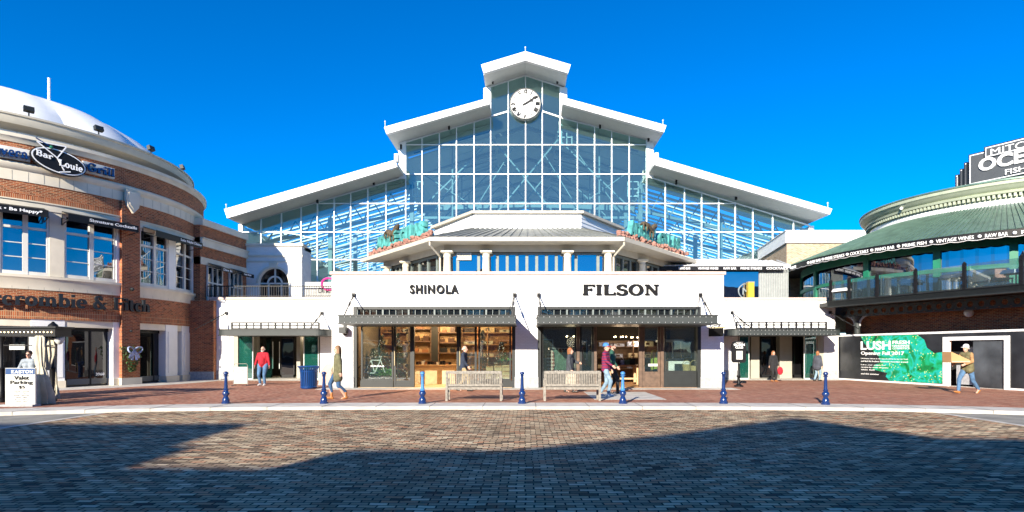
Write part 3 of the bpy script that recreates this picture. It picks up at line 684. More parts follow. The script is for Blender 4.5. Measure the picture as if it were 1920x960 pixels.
m.bar((hx(920), YH - .02, hz(219)), (hx(953), YH - .02, hz(209)), .12); m.bar((hx(1017), YH - .02, hz(209)), (hx(1050), YH - .02, hz(220)), .12)
for a, b in ((455, 761), (761, 920), (1050, 1212), (1212, 1517)):
    e = .01; m.bar((hx(a), YH - .02, hz(top_at(a + e if a != 1050 else 1050.1)) - .04), (hx(b), YH - .02, hz(top_at(b - e)) - .04), .10)
for a, b in ((920, 985), (985, 1050)): m.bar((hx(a), YH - .02, hz(top_at(a)) - .04), (hx(b), YH - .02, hz(top_at(b)) - .04), .1)
m.build('mullion', M['mullion'], hall)
rows_ = [650, 590, 540, 487, 435.5, 382, 327, 272]; gm_ = MB(); rg = random.Random(4)
hm_ = sorted(mull + [985.0])
for xa, xb in zip(mull, mull[1:]):
    e_ = .02; ta, tb = top_at(xa + e_), top_at(xb - e_); lo_ = [y for y in rows_ if y > max(ta, tb) + 6] + [None]
    for k in range(len(lo_) - 1):
        y0 = lo_[k]; y1 = lo_[k+1]
        za = zb_ = hz(y1) if y1 is not None else None
        if y1 is None: za, zb_ = hz(ta), hz(tb)
        o = [rg.uniform(-.006, .006) for _ in range(3)]; o.append(o[0] - o[1] + o[2])
        gm_.add([(hx(xa), YH + o[0], hz(y0)), (hx(xb), YH + o[1], hz(y0)), (hx(xb), YH + o[2], zb_), (hx(xa), YH + o[3], za)], [(0, 1, 2, 3)])
gm_.build('glazing', M['hallglass'], hall)
B('base_wall', M['whitebrick'], hall, (hx(455), YH - .1, 0, hx(1517), YH + .2, ZB))
# roof edges (fascia polygons) extruded backwards
YB = 92.0
def slab(pts, name, y1):
    poly = [(ox(x), oz(y)) for x, y in pts]
    return MB().xz(poly, YO, y1).build(name, M['roofwhite'], hall)
# thickness: fascia deep at the front, thin roof behind
def roof(front, name):
    f = slab(front, name, YO + .35)
    (x0, y0), (x1, y1), (x2, y2), (x3, y3) = front   # outer top, inner top, inner bottom, outer bottom
    # soffit and deck run back level with fascia bottom
    poly = [(ox(x3), oz(y3)), (ox(x2), oz(y2)), (ox(x2), oz(y2) + .3), (ox(x3), oz(y3) + .3)]
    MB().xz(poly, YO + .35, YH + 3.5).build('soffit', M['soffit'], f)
    deep = [(u, v + .0) for u, v in poly]
    return f
roof([(720, 238), (918, 183), (918, 195), (724.5, 251)], 'roof_edge'); roof([(1249.5, 235), (1055, 182), (1055, 195), (1245, 248)], 'roof_edge')
roof([(420, 392), (741, 299.5), (745, 312.5), (425.5, 409)], 'roof_edge'); roof([(1560.5, 391.5), (1231, 294.5), (1227, 309), (1556, 402)], 'roof_edge')
f = slab([(902, 121), (985, 96), (1070, 121), (1065, 137), (985, 113), (907, 137)], 'roof_edge', YO + .35)
for s_ in (-1, 1):
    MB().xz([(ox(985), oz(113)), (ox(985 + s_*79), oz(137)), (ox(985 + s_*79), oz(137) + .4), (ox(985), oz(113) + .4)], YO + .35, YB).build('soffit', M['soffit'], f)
# white ridge end posts and side walls of the steps
m = MB()
m.xz([(hx(907), hz(222)), (hx(907), hz(166)), (hx(919.8), hz(163)), (hx(919.8), hz(222))], YH - .12, YH + .4)
m.xz([(hx(1050.2), hz(222)), (hx(1050.2), hz(163)), (hx(1063), hz(166)), (hx(1063), hz(222))], YH - .12, YH + .4)
m.xz([(hx(748), hz(336)), (hx(748), hz(268)), (hx(760.8), hz(265)), (hx(760.8), hz(336))], YH - .12, YH + .4)
m.xz([(hx(1212.2), hz(334)), (hx(1212.2), hz(262)), (hx(1225), hz(264)), (hx(1225), hz(334))], YH - .12, YH + .4)
m.box(hx(448), YH - .1, 2.5, hx(454.8), YH + .4, hz(421)); m.box(hx(1517.2), YH - .1, 2.5, hx(1525), YH + .4, hz(424))
m.box(ox(739), YO + .02, oz(302), ox(746), YO + .5, oz(288)); m.box(ox(1228), YO + .02, oz(302), ox(1235), YO + .5, oz(286))
m.each('end_post', M['white'], hall)
m = MB()
for xa, za, xb, zb in ((907, 163, 907, 222), (1063, 163, 1063, 222), (748, 268, 748, 336), (1225, 262, 1225, 334)):
    m.box(hx(xa) - .05, YH + .4, hz(zb), hx(xa) + .05, YB, hz(za))
m.each('clerestory_wall', M['soffit'], hall)
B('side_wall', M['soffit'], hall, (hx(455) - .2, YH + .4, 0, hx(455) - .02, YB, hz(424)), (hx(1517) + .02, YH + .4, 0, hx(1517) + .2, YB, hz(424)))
B('back_wall', M['soffit'], hall, (hx(455), YB, 0, hx(1517), YB + .2, hz(435)))
B('hall_floor', M['concrete'], hall, (hx(455), YH + .2, -.02, hx(1517), YB, .02))
# roof decks behind: translucent side roofs = purlins with sky between, solid upper roofs
m = MB()
def deck(xa, ya, xb, yb):
    m.xz([(hx(xa), hz(ya)), (hx(xb), hz(yb)), (hx(xb), hz(yb) + .15), (hx(xa), hz(ya) + .15)], YH + 3.5, YB)
deck(740, 278, 920, 219); deck(1050, 219, 1232, 272)
m.build('roof_deck', M['steelwhite'], hall)
y = YH + 1.2; pr = MB(); k = 0
while y < YB:
    for (xa, ya, xb, yb) in ((450, 421, 757, 333), (1216, 331, 1520, 424)):
        pr.xz([(hx(xa), hz(ya)), (hx(xb), hz(yb)), (hx(xb), hz(yb) + .12), (hx(xa), hz(ya) + .12)], y, y + .42)
    if k % 2 == 0:
        for (xa, ya, xb, yb) in ((765, 266, 920, 221), (1050, 221, 1208, 262)):
            pr.xz([(hx(xa), hz(ya) - .1), (hx(xb), hz(yb) - .1), (hx(xb), hz(yb)), (hx(xa), hz(ya))], y, y + .2)
    y += (1.05, 1.6, 1.2)[k % 3]; k += 1
pr.build('roof_purlin', M['steelwhite'], hall)
# trusses in depth
def truss(y, name='roof_truss'):
    t = MB(); W = .16
    top = [(455, 424), (757, 336), (765, 268), (920, 224), (985, 165), (1050, 224), (1208, 264), (1216, 334), (1517, 424)]
    bot_l = [(455, 447), (761, 382)]; bot_r = [(1212, 382), (1517, 447)]
    def b(p, q, w=W): t.bar((hx(p[0]), y, hz(p[1])), (hx(q[0]), y, hz(q[1])), w)
    b(bot_l[0], bot_l[1], .22); b(bot_r[0], bot_r[1], .22); b((761, 395), (1212, 395), .2)
    lerp = lambda a, c, u: (a[0] + (c[0]-a[0])*u, a[1] + (c[1]-a[1])*u)
    n = 8
    for i in range(n):
        for (A1, A2, B1, B2) in (((455, 424), (757, 336), *bot_l), ((1216, 334), (1517, 424), *bot_r)):
            p = lerp(A1, A2, i/n); q = lerp(B1, B2, (i+.5)/n); r = lerp(A1, A2, (i+1)/n); b(p, q, .1); b(q, r, .1)
    for (p, q) in (((765, 268), (920, 224)), ((1050, 224), (1208, 264)), ((761, 395), (920, 240)), ((920, 240), (1050, 395)), ((1050, 240), (920, 395)), ((1212, 395), (1050, 240)), ((841, 395), (841, 250)), ((1131, 395), (1131, 250))): b(p, q, .12)
    for x in (761, 1212, 600, 1370):
        t.box(hx(x) - .17, y - .17, 0, hx(x) + .17, y + .17, hz(330 if x in (761, 1212) else 395))
    return t
for i in range(6): truss(YH + 2.6 + i * 7.4).build('roof_truss', M['steelblue'], hall)
m = MB()   # long cross beam and raking braces close behind the glass
for xa, xb, ya_, yb2 in ((761, 870, 366, 359), (870, 985, 359, 356), (985, 1100, 356, 359), (1100, 1212, 359, 366)): m.bar((hx(xa), YH + 5, hz(ya_)), (hx(xb), YH + 5, hz(yb2)), .5, .5)
m.build('cross_beam', M['steelblue'], hall)
for xa, ya_, xb, yb2 in ((775, 300, 900, 380), (900, 240, 800, 380), (1190, 300, 1075, 380), (1075, 240, 1175, 380), (960, 250, 880, 380), (1015, 250, 1095, 380)):
    MB().bar((hx(xa), YH + 3.4, hz(ya_)), (hx(xb), YH + 3.4, hz(yb2)), .08).build('raking_brace', M['steelblue'], hall)
for k in range(9):
    y_ = YH + 8 + k*4.5; m = MB()
    for xa, ya_, xb, yb2 in ((765, 267, 920, 222), (1050, 222, 1208, 263), (920, 190, 985, 168), (985, 168, 1050, 190)): m.bar((hx(xa), y_, hz(ya_)), (hx(xb), y_, hz(yb2)), .3)
    m.build('rafter', M['steelwhite'] if k % 2 else M['steelblue'], hall)
# catwalk frames and far stair gantry
m = MB()
for (cx_, cy_) in ((1193, 345), (777, 345), (1065, 245)):
    for dx in (-10, 0, 10):
        m.bar((hx(cx_+dx), YH + 1.5, hz(cy_+16)), (hx(cx_+dx), YH + 1.5, hz(cy_-14)), .07)
    for dy in (-14, 0, 14): m.bar((hx(cx_-10), YH + 1.5, hz(cy_+dy)), (hx(cx_+10), YH + 1.5, hz(cy_+dy)), .07)
m.build('catwalk_frame', M['steelwhite'], hall)
# clock
ck = thing('clock', 'big round white clock with roman numerals hung on the glass peak', 'clock', P(985, 199, YH - .5))
YC = YH - .45; cz = hz(199); cx0 = hx(985); Rk = 29.5 / sH
def disc(r, y0, y1, n=48): return [(cx0 + r*cos(2*pi*i/n), cz + r*sin(2*pi*i/n)) for i in range(n)]
m = MB(); m.xz(disc(Rk, 0, 0), YC, YC + .38); m.build('case', M['steelwhite'], ck)
m = MB(); m.xz(disc(Rk * .94, 0, 0), YC - .02, YC); 
m.build('dial', M['whiteletter'], ck)
for r_, w_ in ((Rk*.965, .045), (Rk*.60, .018), (Rk*.91, .014)):
    MB().tube([(cx0 + r_*cos(2*pi*i/48), YC - .02, cz + r_*sin(2*pi*i/48)) for i in range(49)], w_, 5).build('dial_ring', M['charcoal'], ck)
m = MB()
for i, s_ in enumerate(("XII", "I", "II", "III", "IIII", "V", "VI", "VII", "VIII", "IX", "X", "XI")):
    a = pi/2 - i*pi/6; ur = Vector((cos(a), 0, sin(a))); ut = Vector((sin(a), 0, -cos(a)))
    wd = {1:.07, 2:.14, 3:.22, 4:.28}.get(len(s_), .2) + (.05 if 'V' in s_ or 'X' in s_ else 0)
    c = Vector((cx0, YC - .035, cz)) + ur * Rk * .64
    m = MB(); put_text(m, text_geo(s_, .05), c - ut * wd/2*1.25, ut, ur, wd*1.25, .33, .03); m.build('numeral', M['blacksign'], ck)
m = MB()
def hand(a, L, w_, yy):
    d = Vector((cos(a), 0, sin(a))); n_ = Vector((-sin(a), 0, cos(a))); c = Vector((cx0, yy, cz))
    m.obox(c + d * (L/2 - .12), d * (L/2 + .12), n_ * w_, Vector((0, .008, 0))); q = c + d * L * .78
    m.add([q - n_*w_*2.6, q + d*L*.24, q + n_*w_*2.6, q - d*L*.12] + [v + Vector((0,.012,0)) for v in (q - n_*w_*2.6, q + d*L*.24, q + n_*w_*2.6, q - d*L*.12)], [(0,1,2,3),(7,6,5,4),(0,4,5,1),(1,5,6,2),(2,6,7,3),(3,7,4,0)])
hand(radians(34), Rk*.84, .05, YC - .08); hand(radians(30), Rk*.55, .085, YC - .055)
m.build('hand', M['black'], ck)
# small floodlights and finials on the roof edges
for x, y in ((985, 94), (424, 389), (722, 233), (1243, 231), (1552, 386)):
    q = P(x, y, YO + .3); m = MB(); m.tube([q + Vector((0,0,-.15)), q + Vector((0,0,.2))], .03, 6); m.ball(q + Vector((0, 0, .22)), .07, 8)
    m.build('roof_finial', M['steelwhite'], hall)
for x, y in ((924, 154), (1045, 154), (595, 378), (701, 344), (752, 277), (842, 240), (1125, 238), (1216, 262), (1268, 343), (1380, 372)):
    q = P(x, y, YH - .5); m = MB(); m.box(q.x - .07, q.y - .1, q.z - .12, q.x + .07, q.y + .1, q.z + .25); m.build('soffit_spotlight', M['black'], hall)

# ------------------------------------------------------------------ octagonal upper pavilion behind the parapet
pav = thing('upper_pavilion', 'cream octagonal dining pavilion with round columns set behind the shop parapet', 'building', (0, 28, 4.9))
EV = [(-9.6, 34.2), (-4.5, 27.5), (4.65, 27.5), (10.1, 34.6)]      # eave corners (plan), z 6.85
IN = [(-8.3, 34.3), (-3.95, 28.6), (4.1, 28.6), (8.8, 34.7)]        # wall line
DR = [(-5.4, 34.9), (-2.72, 31.0), (2.95, 31.0), (5.7, 35.2)]       # drum
def band(mb, line, z0, z1, th=.25, cap=False):
    for i in range(len(line) - 1):
        a, b = Vector((*line[i], 0)), Vector((*line[i+1], 0)); n_ = Vector((b.y - a.y, -(b.x - a.x), 0)).normalized()
        mb.add([a + Vector((0,0,z0)), b + Vector((0,0,z0)), b - n_*th + Vector((0,0,z0)), a - n_*th + Vector((0,0,z0)), a + Vector((0,0,z1)), b + Vector((0,0,z1)), b - n_*th + Vector((0,0,z1)), a - n_*th + Vector((0,0,z1))],
               [(0,3,2,1),(4,5,6,7),(0,1,5,4),(1,2,6,5),(2,3,7,6),(3,0,4,7)])
    return mb
ZE = PZ(451, 27.5)
outl = lambda L, o: [(x * (1 + o / 9), y - o) for x, y in L]
m = band(MB(), EV, ZE - .02, ZE + .17, .22); m.build('gutter', M['cream'], pav)
m = band(MB(), IN, PZ(472, 28.6), ZE + .1, .4); m.build('entablature', M['cream'], pav)
m = MB(); m.add([(x, y, ZE - .015) for x, y in EV] + [(x, y, ZE - .015) for x, y in reversed(IN)], [(0,1,6,7),(1,2,5,6),(2,3,4,5)]); m.build('soffit', M['cream'], pav)
ZD = PZ(430, 31); ZDT = PZ(396, 31)
m = MB()
for i in range(3):
    m.add([(*EV[i], ZE + .16), (*EV[i+1], ZE + .16), (*DR[i+1], ZD + .05), (*DR[i], ZD + .05)], [(0,1,2,3)])
rf = m.build('skirt_roof', M['seam'], pav)
m = MB()
for i in range(3):
    n = 22 if i == 1 else 17
    for k in range(n + 1):
        u = k/n; a = Vector((*EV[i], ZE + .18)).lerp(Vector((*EV[i+1], ZE + .18)), u); b = Vector((*DR[i], ZD + .07)).lerp(Vector((*DR[i+1], ZD + .07)), u)
        m.bar(a, b, .035, .05)
m.build('standing_seam', M['seam'], rf)
m = band(MB(), DR, ZD, ZDT - .12, .2)
for i in range(1, 4): band(m, [(x*(1+.004), y - .03) for x, y in DR], ZD + (ZDT-.12-ZD)*i/4 - .03, ZD + (ZDT-.12-ZD)*i/4 + .01, .2)
m.build('drum_wall', M['white'], pav)
m = band(MB(), [(x*1.04, y - .15) for x, y in DR], ZDT - .14, ZDT, .5); m.build('drum_cornice', M['cream'], pav)
m = MB(); m.add([(x, y, ZDT - .05) for x, y in DR] + [(0, 40, ZDT + .3)], [(0,1,4),(1,2,4),(2,3,4)]); m.build('drum_roof', M['soffit'], pav)
# columns
proto = None
def column(x, y):
    m = MB(); z0, z1 = 4.7, PZ(472, 28.6)
    m.lathe([(.0, z0), (.26, z0), (.26, z0+.12), (.21, z0+.2), (.2, z0+.3), (.175, z1-.3), (.19, z1-.28), (.19, z1-.24), (.175, z1-.22), (.18, z1-.14), (.25, z1-.08)], (x, y, 0), 18)
    m.box(x-.28, y-.28, z1-.08, x+.28, y+.28, z1); return m.build('column', M['stone'], pav, smooth=True)
def on(L, i, u): a, b = L[i], L[i+1]; return (a[0] + (b[0]-a[0])*u, a[1] + (b[1]-a[1])*u)
cols_ = [on(IN, 0, .08), on(IN, 0, .42), on(IN, 1, .02), on(IN, 1, .255), on(IN, 1, .745), on(IN, 1, .99), on(IN, 2, .45), on(IN, 2, .9)]
for c in cols_: column(c[0], c[1] - .12)
# windows between the columns
def panel_windows(L, i, u0, u1, n, gm, wide=None):
    a, b = Vector((*on(L, i, u0), 0)), Vector((*on(L, i, u1), 0)); d = (b - a); n_ = Vector((d.y, -d.x, 0)).normalized()
    z0, z1 = 4.75, PZ(472, 28.6); inn = -n_ * .25
    f = MB(); ed = [k/n for k in range(n + 1)] if not wide else wide
    for u in ed: q = a + d*u + inn; f.obox(q + Vector((0,0,(z0+z1)/2)), d.normalized()*.07, n_*.06, Vector((0,0,(z1-z0)/2)))
    c = (a + b)/2 + inn
    f.obox(c + Vector((0,0,z1 - .05)), d/2, n_*.055, Vector((0,0,.06)))
    w_ = f.build('window', M['muntin'], pav)
    MB().obox(c - n_*.02 + Vector((0,0,(z0+z1)/2)), d/2, n_*.008, Vector((0,0,(z1-z0)/2))).build('pane', gm, w_)
    f = MB(); dd = d.length; k = 0; f.bar(a + inn*.4 + Vector((0,0,z1+.02)), b + inn*.4 + Vector((0,0,z1+.02)), .05, .09)
    f.build('light_detail', M['black'], w_)
panel_windows(IN, 1, .03, .25, 3, M['blueglass'], [0, .22, .8, 1]); panel_windows(IN, 1, .26, .74, 8, M['blueglass']); panel_windows(IN, 1, .75, .98, 3, M['blueglass'], [0, .22, .8, 1])
panel_windows(IN, 0, .44, .98, 4, M['dimglass']); panel_windows(IN, 0, .1, .4, 4, M['dimglass']); panel_windows(IN, 2, .02, .44, 4, M['dimglass']); panel_windows(IN, 2, .47, .88, 4, M['dimglass'])
t = thing('window_poster', 'pale printed poster in the pavilion window above SHINOLA', 'poster', P(870, 480, 28.5))
q = P(870, 481, 28.72); B('sheet', M['paper'], t, (q.x - .36, q.y, q.z - .17, q.x + .36, q.y + .01, q.z + .2))
m = MB(); put_text(m, text_geo("KARAOKE", .02), (q.x - .3, q.y - .012, q.z + .02), (1,0,0), (0,0,1), .6, .12, .01); put_text(m, text_geo("NIGHT", .02), (q.x - .16, q.y - .012, q.z - .12), (1,0,0), (0,0,1), .32, .1, .01); 
m.build('lettering', M['seam'], t)
# downpipes at the corners
for (x, y, s_) in ((*EV[1], -1), (*EV[2], 1)):
    m = MB(); m.tube([(x, y + .1, ZE), (x, y + .12, ZE - .18), (x*.93, y + .75, ZE - .55), (x*.92, y + .95, ZE - .62), (x*.92, y + .98, 4.8)], .05, 8); m.build('downpipe', M['cream'], pav)
# rooftop lettering signs: turquoise letters on pink rock with a crawling lizard
def rock_sign(i, u0, u1, label, flip):
    a, b = Vector((*on(EV, i, u0), 0)), Vector((*on(EV, i, u1), 0)); d = (b - a); L = d.length; ud = d.normalized(); n_ = Vector((d.y, -d.x, 0)).normalized()
    base = a - n_*.5 + Vector((0, 0, ZE + .25))
    t = thing('rooftop_sign', label, 'sign', tuple(base + ud*L/2)); rnd = random.Random(i + 3)
    m = MB()
    for k in range(260):
        u = rnd.random(); r = rnd.uniform(.06, .13); q = base + ud*L*u + Vector((rnd.uniform(-.14,.14), rnd.uniform(-.25,.1), .0 + .30*rnd.random()))
        m.ball(q, r, 6, (rnd.uniform(.8,1.5), 1, rnd.uniform(.6,1.1)))
    m.build('rock_base', M['rock'], t, smooth=False)
    m = MB(); s_ = "ADOBE GILAS"; n = len(s_); st, en = .13, .9
    for k, ch in enumerate(s_):
        if ch == ' ': continue
        u = st + (en - st)*(k + .5)/n; hgt = .66 + .1*rnd.random(); q = base + ud*(L*u - .3) + Vector((0,0,.25 + .05*rnd.random()))
        tl = rnd.uniform(-.12, .12); put_text(m, text_geo(ch, .06), q, ud + Vector((0,0,tl)), Vector((0,0,1)) - ud*tl, .30 if ch == 'I' else .56, hgt, .28)
    m.build('lettering', M['turq'], t)
    m = MB(); uc = .36 if not flip else .40
    pts = []; 
    for k in range(9):
        v = k/8; pts.append(base + ud*(L*uc + (v - .5)*1.9) + Vector((0, -.1, .98 + .14*sin(v*7) + (.2 if k > 5 else 0))))
    m.tube(pts, [.03, .08, .13, .17, .18, .17, .13, .16, .06], 8)
    for v in (2, 5):
        for s2 in (-1, 1): m.tube([pts[v], pts[v] + Vector((s2*.1, -.25, -.1)), pts[v] + ud*.15*s2 + Vector((0, -.25, -.4))], [.07, .055, .04], 6)
    m.build('lizard', M['lizard'], t, smooth=True)
rock_sign(0, .06, .93, 'turquoise lettering and lizard on pink rocks over the pavilion eave above SHINOLA', False)
rock_sign(2, .04, .93, 'turquoise lettering and lizard on pink rocks over the pavilion eave above FILSON', True)
# far small block between pavilion and hall
# ------------------------------------------------------------------ arch wall and terrace block on the left
ab = thing('arch_building', 'pale stone terrace building with a big arched window above the entrance', 'building', (-15.7, 36.8, 4.2))
YA2 = 36.8; xa, xb = X_(462, YA2), X_(566, YA2); zt_ = PZ(458, YA2); cx_ = X_(513, YA2); zc = PZ(531, YA2); R_ = (542 - 485)/2/F*YA2
poly = [(xa, 4.1), (xa, zt_), (xb, zt_), (xb, 4.1), (cx_ + R_, 4.1)] + [(cx_ + R_*cos(a), zc + R_*sin(a)) for a in [pi*i/20 for i in range(21)]] + [(cx_ - R_, 4.1)]
MB().xz(poly, YA2, YA2 + .5).build('wall', M['whitebrick'], ab)
B('side_wall', M['whitebrick'], ab, (xb - .4, YA2 + .5, 4.1, xb, YA2 + 1.6, zt_), (xa, YA2 + .5, 4.1, xa + .4, YA2 + 1.6, zt_)); B('roof', M['soffit'], ab, (xa, YA2 + .5, zt_ - .3, xb, YA2 + 1.6, zt_ - .1))
m = MB(); m.box(xa, YA2 - .12, zt_ - .12, xb + .12, YA2 + .55, zt_ + .04); m.box(xa, YA2 - .08, PZ(482, YA2), xb + .06, YA2, PZ(478, YA2)); m.box(xa, YA2 - .05, PZ(492, YA2), xb, YA2, PZ(489, YA2)); m.build('cornice', M['stone'], ab)
m = MB(); 
for (r0, r1, yy) in ((R_, R_ + .14, YA2 - .06), ):
    m.xz([(cx_ + r1*cos(a), zc + r1*sin(a)) for a in [pi*i/20 for i in range(21)]] + [(cx_ + r0*cos(a), zc + r0*sin(a)) for a in [pi*i/20 for i in range(20, -1, -1)]], yy, YA2)
m.xz([(cx_ - .2, zc + R_ + .02), (cx_ - .28, PZ(493, YA2)), (cx_ + .28, PZ(493, YA2)), (cx_ + .2, zc + R_ + .02)], YA2 - .1, YA2 - .001)
m.build('arch_moulding', M['stone'], ab)
m = MB(); m.box(cx_ - .04, YA2 + .2, zc, cx_ + .04, YA2 + .28, zc + R_); m.box(cx_ - R_, YA2 + .2, zc - .04, cx_ + R_, YA2 + .28, zc + .05)
r0, r1 = R_*.42, R_*.52
m.xz([(cx_ + r1*cos(a), zc + r1*sin(a)) for a in [pi*i/14 for i in range(15)]] + [(cx_ + r0*cos(a), zc + r0*sin(a)) for a in [pi*i/14 for i in range(14, -1, -1)]], YA2 + .18, YA2 + .26)
for s_ in (-1, 1): m.box(cx_ + s_*r0 - .05, YA2 + .2, 4.1, cx_ + s_*r0 + .05, YA2 + .28, zc)
aw_ = m.build('arched_window', M['frame'], ab)
MB().xz([(cx_ + R_, 4.1)] + [(cx_ + R_*cos(a), zc + R_*sin(a)) for a in [pi*i/20 for i in range(21)]] + [(cx_ - R_, 4.1)], YA2 + .3, YA2 + .33).build('pane', M['blackglass'], aw_)
# brick link between rotunda and terrace
lk = thing('brick_link_building', 'shaded red brick link with cream cornices between the rotunda and the terrace', 'building', (-17.7, 34, 0))
lx0, lx1 = -17.85, -17.5; ya, yb = 32.2, 36.8
def lkbox(mb, z0, z1, o=0):
    return mb.xy([(lx0 + o, ya), (lx1 + o, yb), (lx1 - 3, yb), (lx0 - 3, ya)], z0, z1)
m = lkbox(MB(), 4.2, 8.5); m.build('wall', M['redbrick'], lk)
m = lkbox(MB(), 8.5, 8.86, .14); lkbox(m, 7.35, 7.75, .12); lkbox(m, 7.75, 7.82, .2); m.build('cornice', M['stone'], lk)
m = lkbox(MB(), 6.35, 6.75, .05); m.build('lintel_band', M['stone'], lk)
for k, (u0, u1) in enumerate(((.12, .42), (.58, .86))):
    p0 = Vector((lx0 + (lx1-lx0)*u0 + .06, ya + (yb-ya)*u0, 0)); p1 = Vector((lx0 + (lx1-lx0)*u1 + .06, ya + (yb-ya)*u1, 0)); d = p1 - p0
    m = MB()
    for u in (0, .33, .66, 1): m.bar(p0 + d*u + Vector((0,0,4.3)), p0 + d*u + Vector((0,0,6.3)), .08)
    for z in (4.3, 5.4, 6.3): m.bar(p0 + Vector((0,0,z)), p1 + Vector((0,0,z)), .08)
    w_ = m.build('window', M['frame'], lk); MB().obox((p0+p1)/2 + Vector((-.02,0,5.3)), d/2, (.01,0,0), (0,0,1)).build('pane', M['dimglass'], w_)
    m = MB(); e0, e1 = p0 + Vector((0,0,6.5)), p1 + Vector((0,0,6.5)); o_ = Vector((.75, 0, -.35))
    m.add([e0, e1, e1 + o_, e0 + o_], [(0,1,2,3)]); m.bar(e0 + o_, e1 + o_, .04, .22); 
    for u in (0, .5, 1): m.bar(e0.lerp(e1, u) + Vector((0,0,-.2)), e0.lerp(e1, u) + o_, .03)
    a_ = m.build('awning', M['black'], lk)
    m = MB(); put_text(m, text_geo(("Dine In", "Late Night")[k], .02), e0.lerp(e1, .15) + o_ + Vector((.03, 0, -.06)), d, (0,0,1), d.length*.6, .13, .01); m.build('lettering', M['whiteletter'], a_)
B('corner_pier', M['redbrick'], lk, (-18.9, 31.7, 0, X_(404, 31.9), 32.6, 4.3)); B('pier_base', M['plinth'], lk, (-18.92, 31.66, 0, X_(404, 31.9) + .03, 31.7, .45))
B('back_wall', M['redbrick'], lk, (-20, 32.6, 0, -16.95, 33, 4.0))
m = MB(); q = Vector((lx1 + .2, yb - 1.2, 8.3))
# ------------------------------------------------------------------ round brick restaurant and clothing store building
def angL(x, R, c=LC, near=True):
    """angle on circle c,R where the view ray of pixel column x meets it"""
    dx, dy = (x - CX) / F, 1.0; A = dx*dx + dy*dy; Bq = -2*(dx*c[0] + dy*c[1]); Cq = c[0]**2 + c[1]**2 - R*R
    D = Bq*Bq - 4*A*Cq
    if D < 0: D = 0
    t = (-Bq - sqrt(D)) / (2*A); return atan2(dy*t - c[1], dx*t - c[0])
def AL(x, R=LR): return angL(x, R)
A0 = radians(-150); A1 = radians(35)
rot = thing('round_brick_building', 'round red brick building with limestone bands, big white dome and upstairs bar windows', 'building', (LC[0], LC[1], 0))
cyl = (LC[0], LC[1], LR)
def rng(name, mt, R0, R1, z0, z1, a0=A0, a1=A1, parent=rot, **k): return MB().ring(LC, R0, R1, z0, z1, a0, a1).build(name, mt, parent, smooth=True, cyl=(LC[0], LC[1], R1), **k)
ZL = dict(top=10.07, b1=9.27, b2=8.52, b3=7.82, w1=7.45, sill=4.72, belt=4.12, sold=3.32, lin=2.9, l2=2.6)
rng('brick_band', M['redbrick'], LR - .5, LR, ZL['b1'], ZL['top'])
MB().mould(LC, [(LR-.3, ZL['b2']), (LR+.03, ZL['b2']), (LR+.03, ZL['b1']-.32), (LR+.14, ZL['b1']-.22), (LR+.16, ZL['b1']-.08), (LR+.08, ZL['b1']), (LR-.3, ZL['b1'])], A0, A1).build('stone_belt', M['stone'], rot, smooth=True)
MB().mould(LC, [(LR-.3, ZL['top']), (LR+.04, ZL['top']), (LR+.10, ZL['top']+.15), (LR+.16, ZL['top']+.2), (LR+.16, ZL['top']+.34), (LR-.6, ZL['top']+.36)], A0, A1).build('stone_cornice', M['stone'], rot, smooth=True)
rng('brick_band', M['redbrick'], LR - .5, LR, ZL['b3'] + .16, ZL['b2']); rng('soldier_course', M['soldier'], LR - .5, LR + .012, ZL['b3'] - .04, ZL['b3'] + .16)
MB().mould(LC, [(LR-.5, ZL['w1']), (LR+.02, ZL['w1']), (LR+.02, ZL['w1']+.25), (LR+.07, ZL['b3']-.08), (LR+.07, ZL['b3']-.04), (LR-.5, ZL['b3']-.04)], A0, A1).build('stone_lintel', M['stone'], rot, smooth=True)
MB().mould(LC, [(LR-.5, ZL['belt']), (LR+.03, ZL['belt']), (LR+.05, ZL['sill']-.2), (LR+.12, ZL['sill']-.12), (LR+.12, ZL['sill']-.02), (LR-.5, ZL['sill'])], A0, A1).build('stone_sill', M['stone'], rot, smooth=True)
rng('brick_band', M['redbrick'], LR - .5, LR, ZL['sold'] , ZL['belt']); rng('soldier_course', M['soldier'], LR - .5, LR + .012, ZL['lin'], ZL['sold'])
rng('white_lintel', M['stone'], LR - .6, LR - .05, ZL['l2'], ZL['lin'])
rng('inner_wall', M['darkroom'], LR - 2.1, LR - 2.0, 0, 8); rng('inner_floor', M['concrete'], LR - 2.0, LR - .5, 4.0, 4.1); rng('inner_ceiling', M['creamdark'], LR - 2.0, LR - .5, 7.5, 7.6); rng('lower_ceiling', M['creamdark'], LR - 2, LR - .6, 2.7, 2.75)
# stone joints
m = MB()
for k in range(60):
    a = A0 + (A1 - A0)*k/60
    for z0, z1 in ((ZL['b2']+.02, ZL['b1']-.34), (ZL['belt']+.02, ZL['sill']-.22)):
        m.ring(LC, LR + .02, LR + .034, z0, z1, a, a + .0012, 1)
m.build('stone_joint', M['creamdark'], rot)
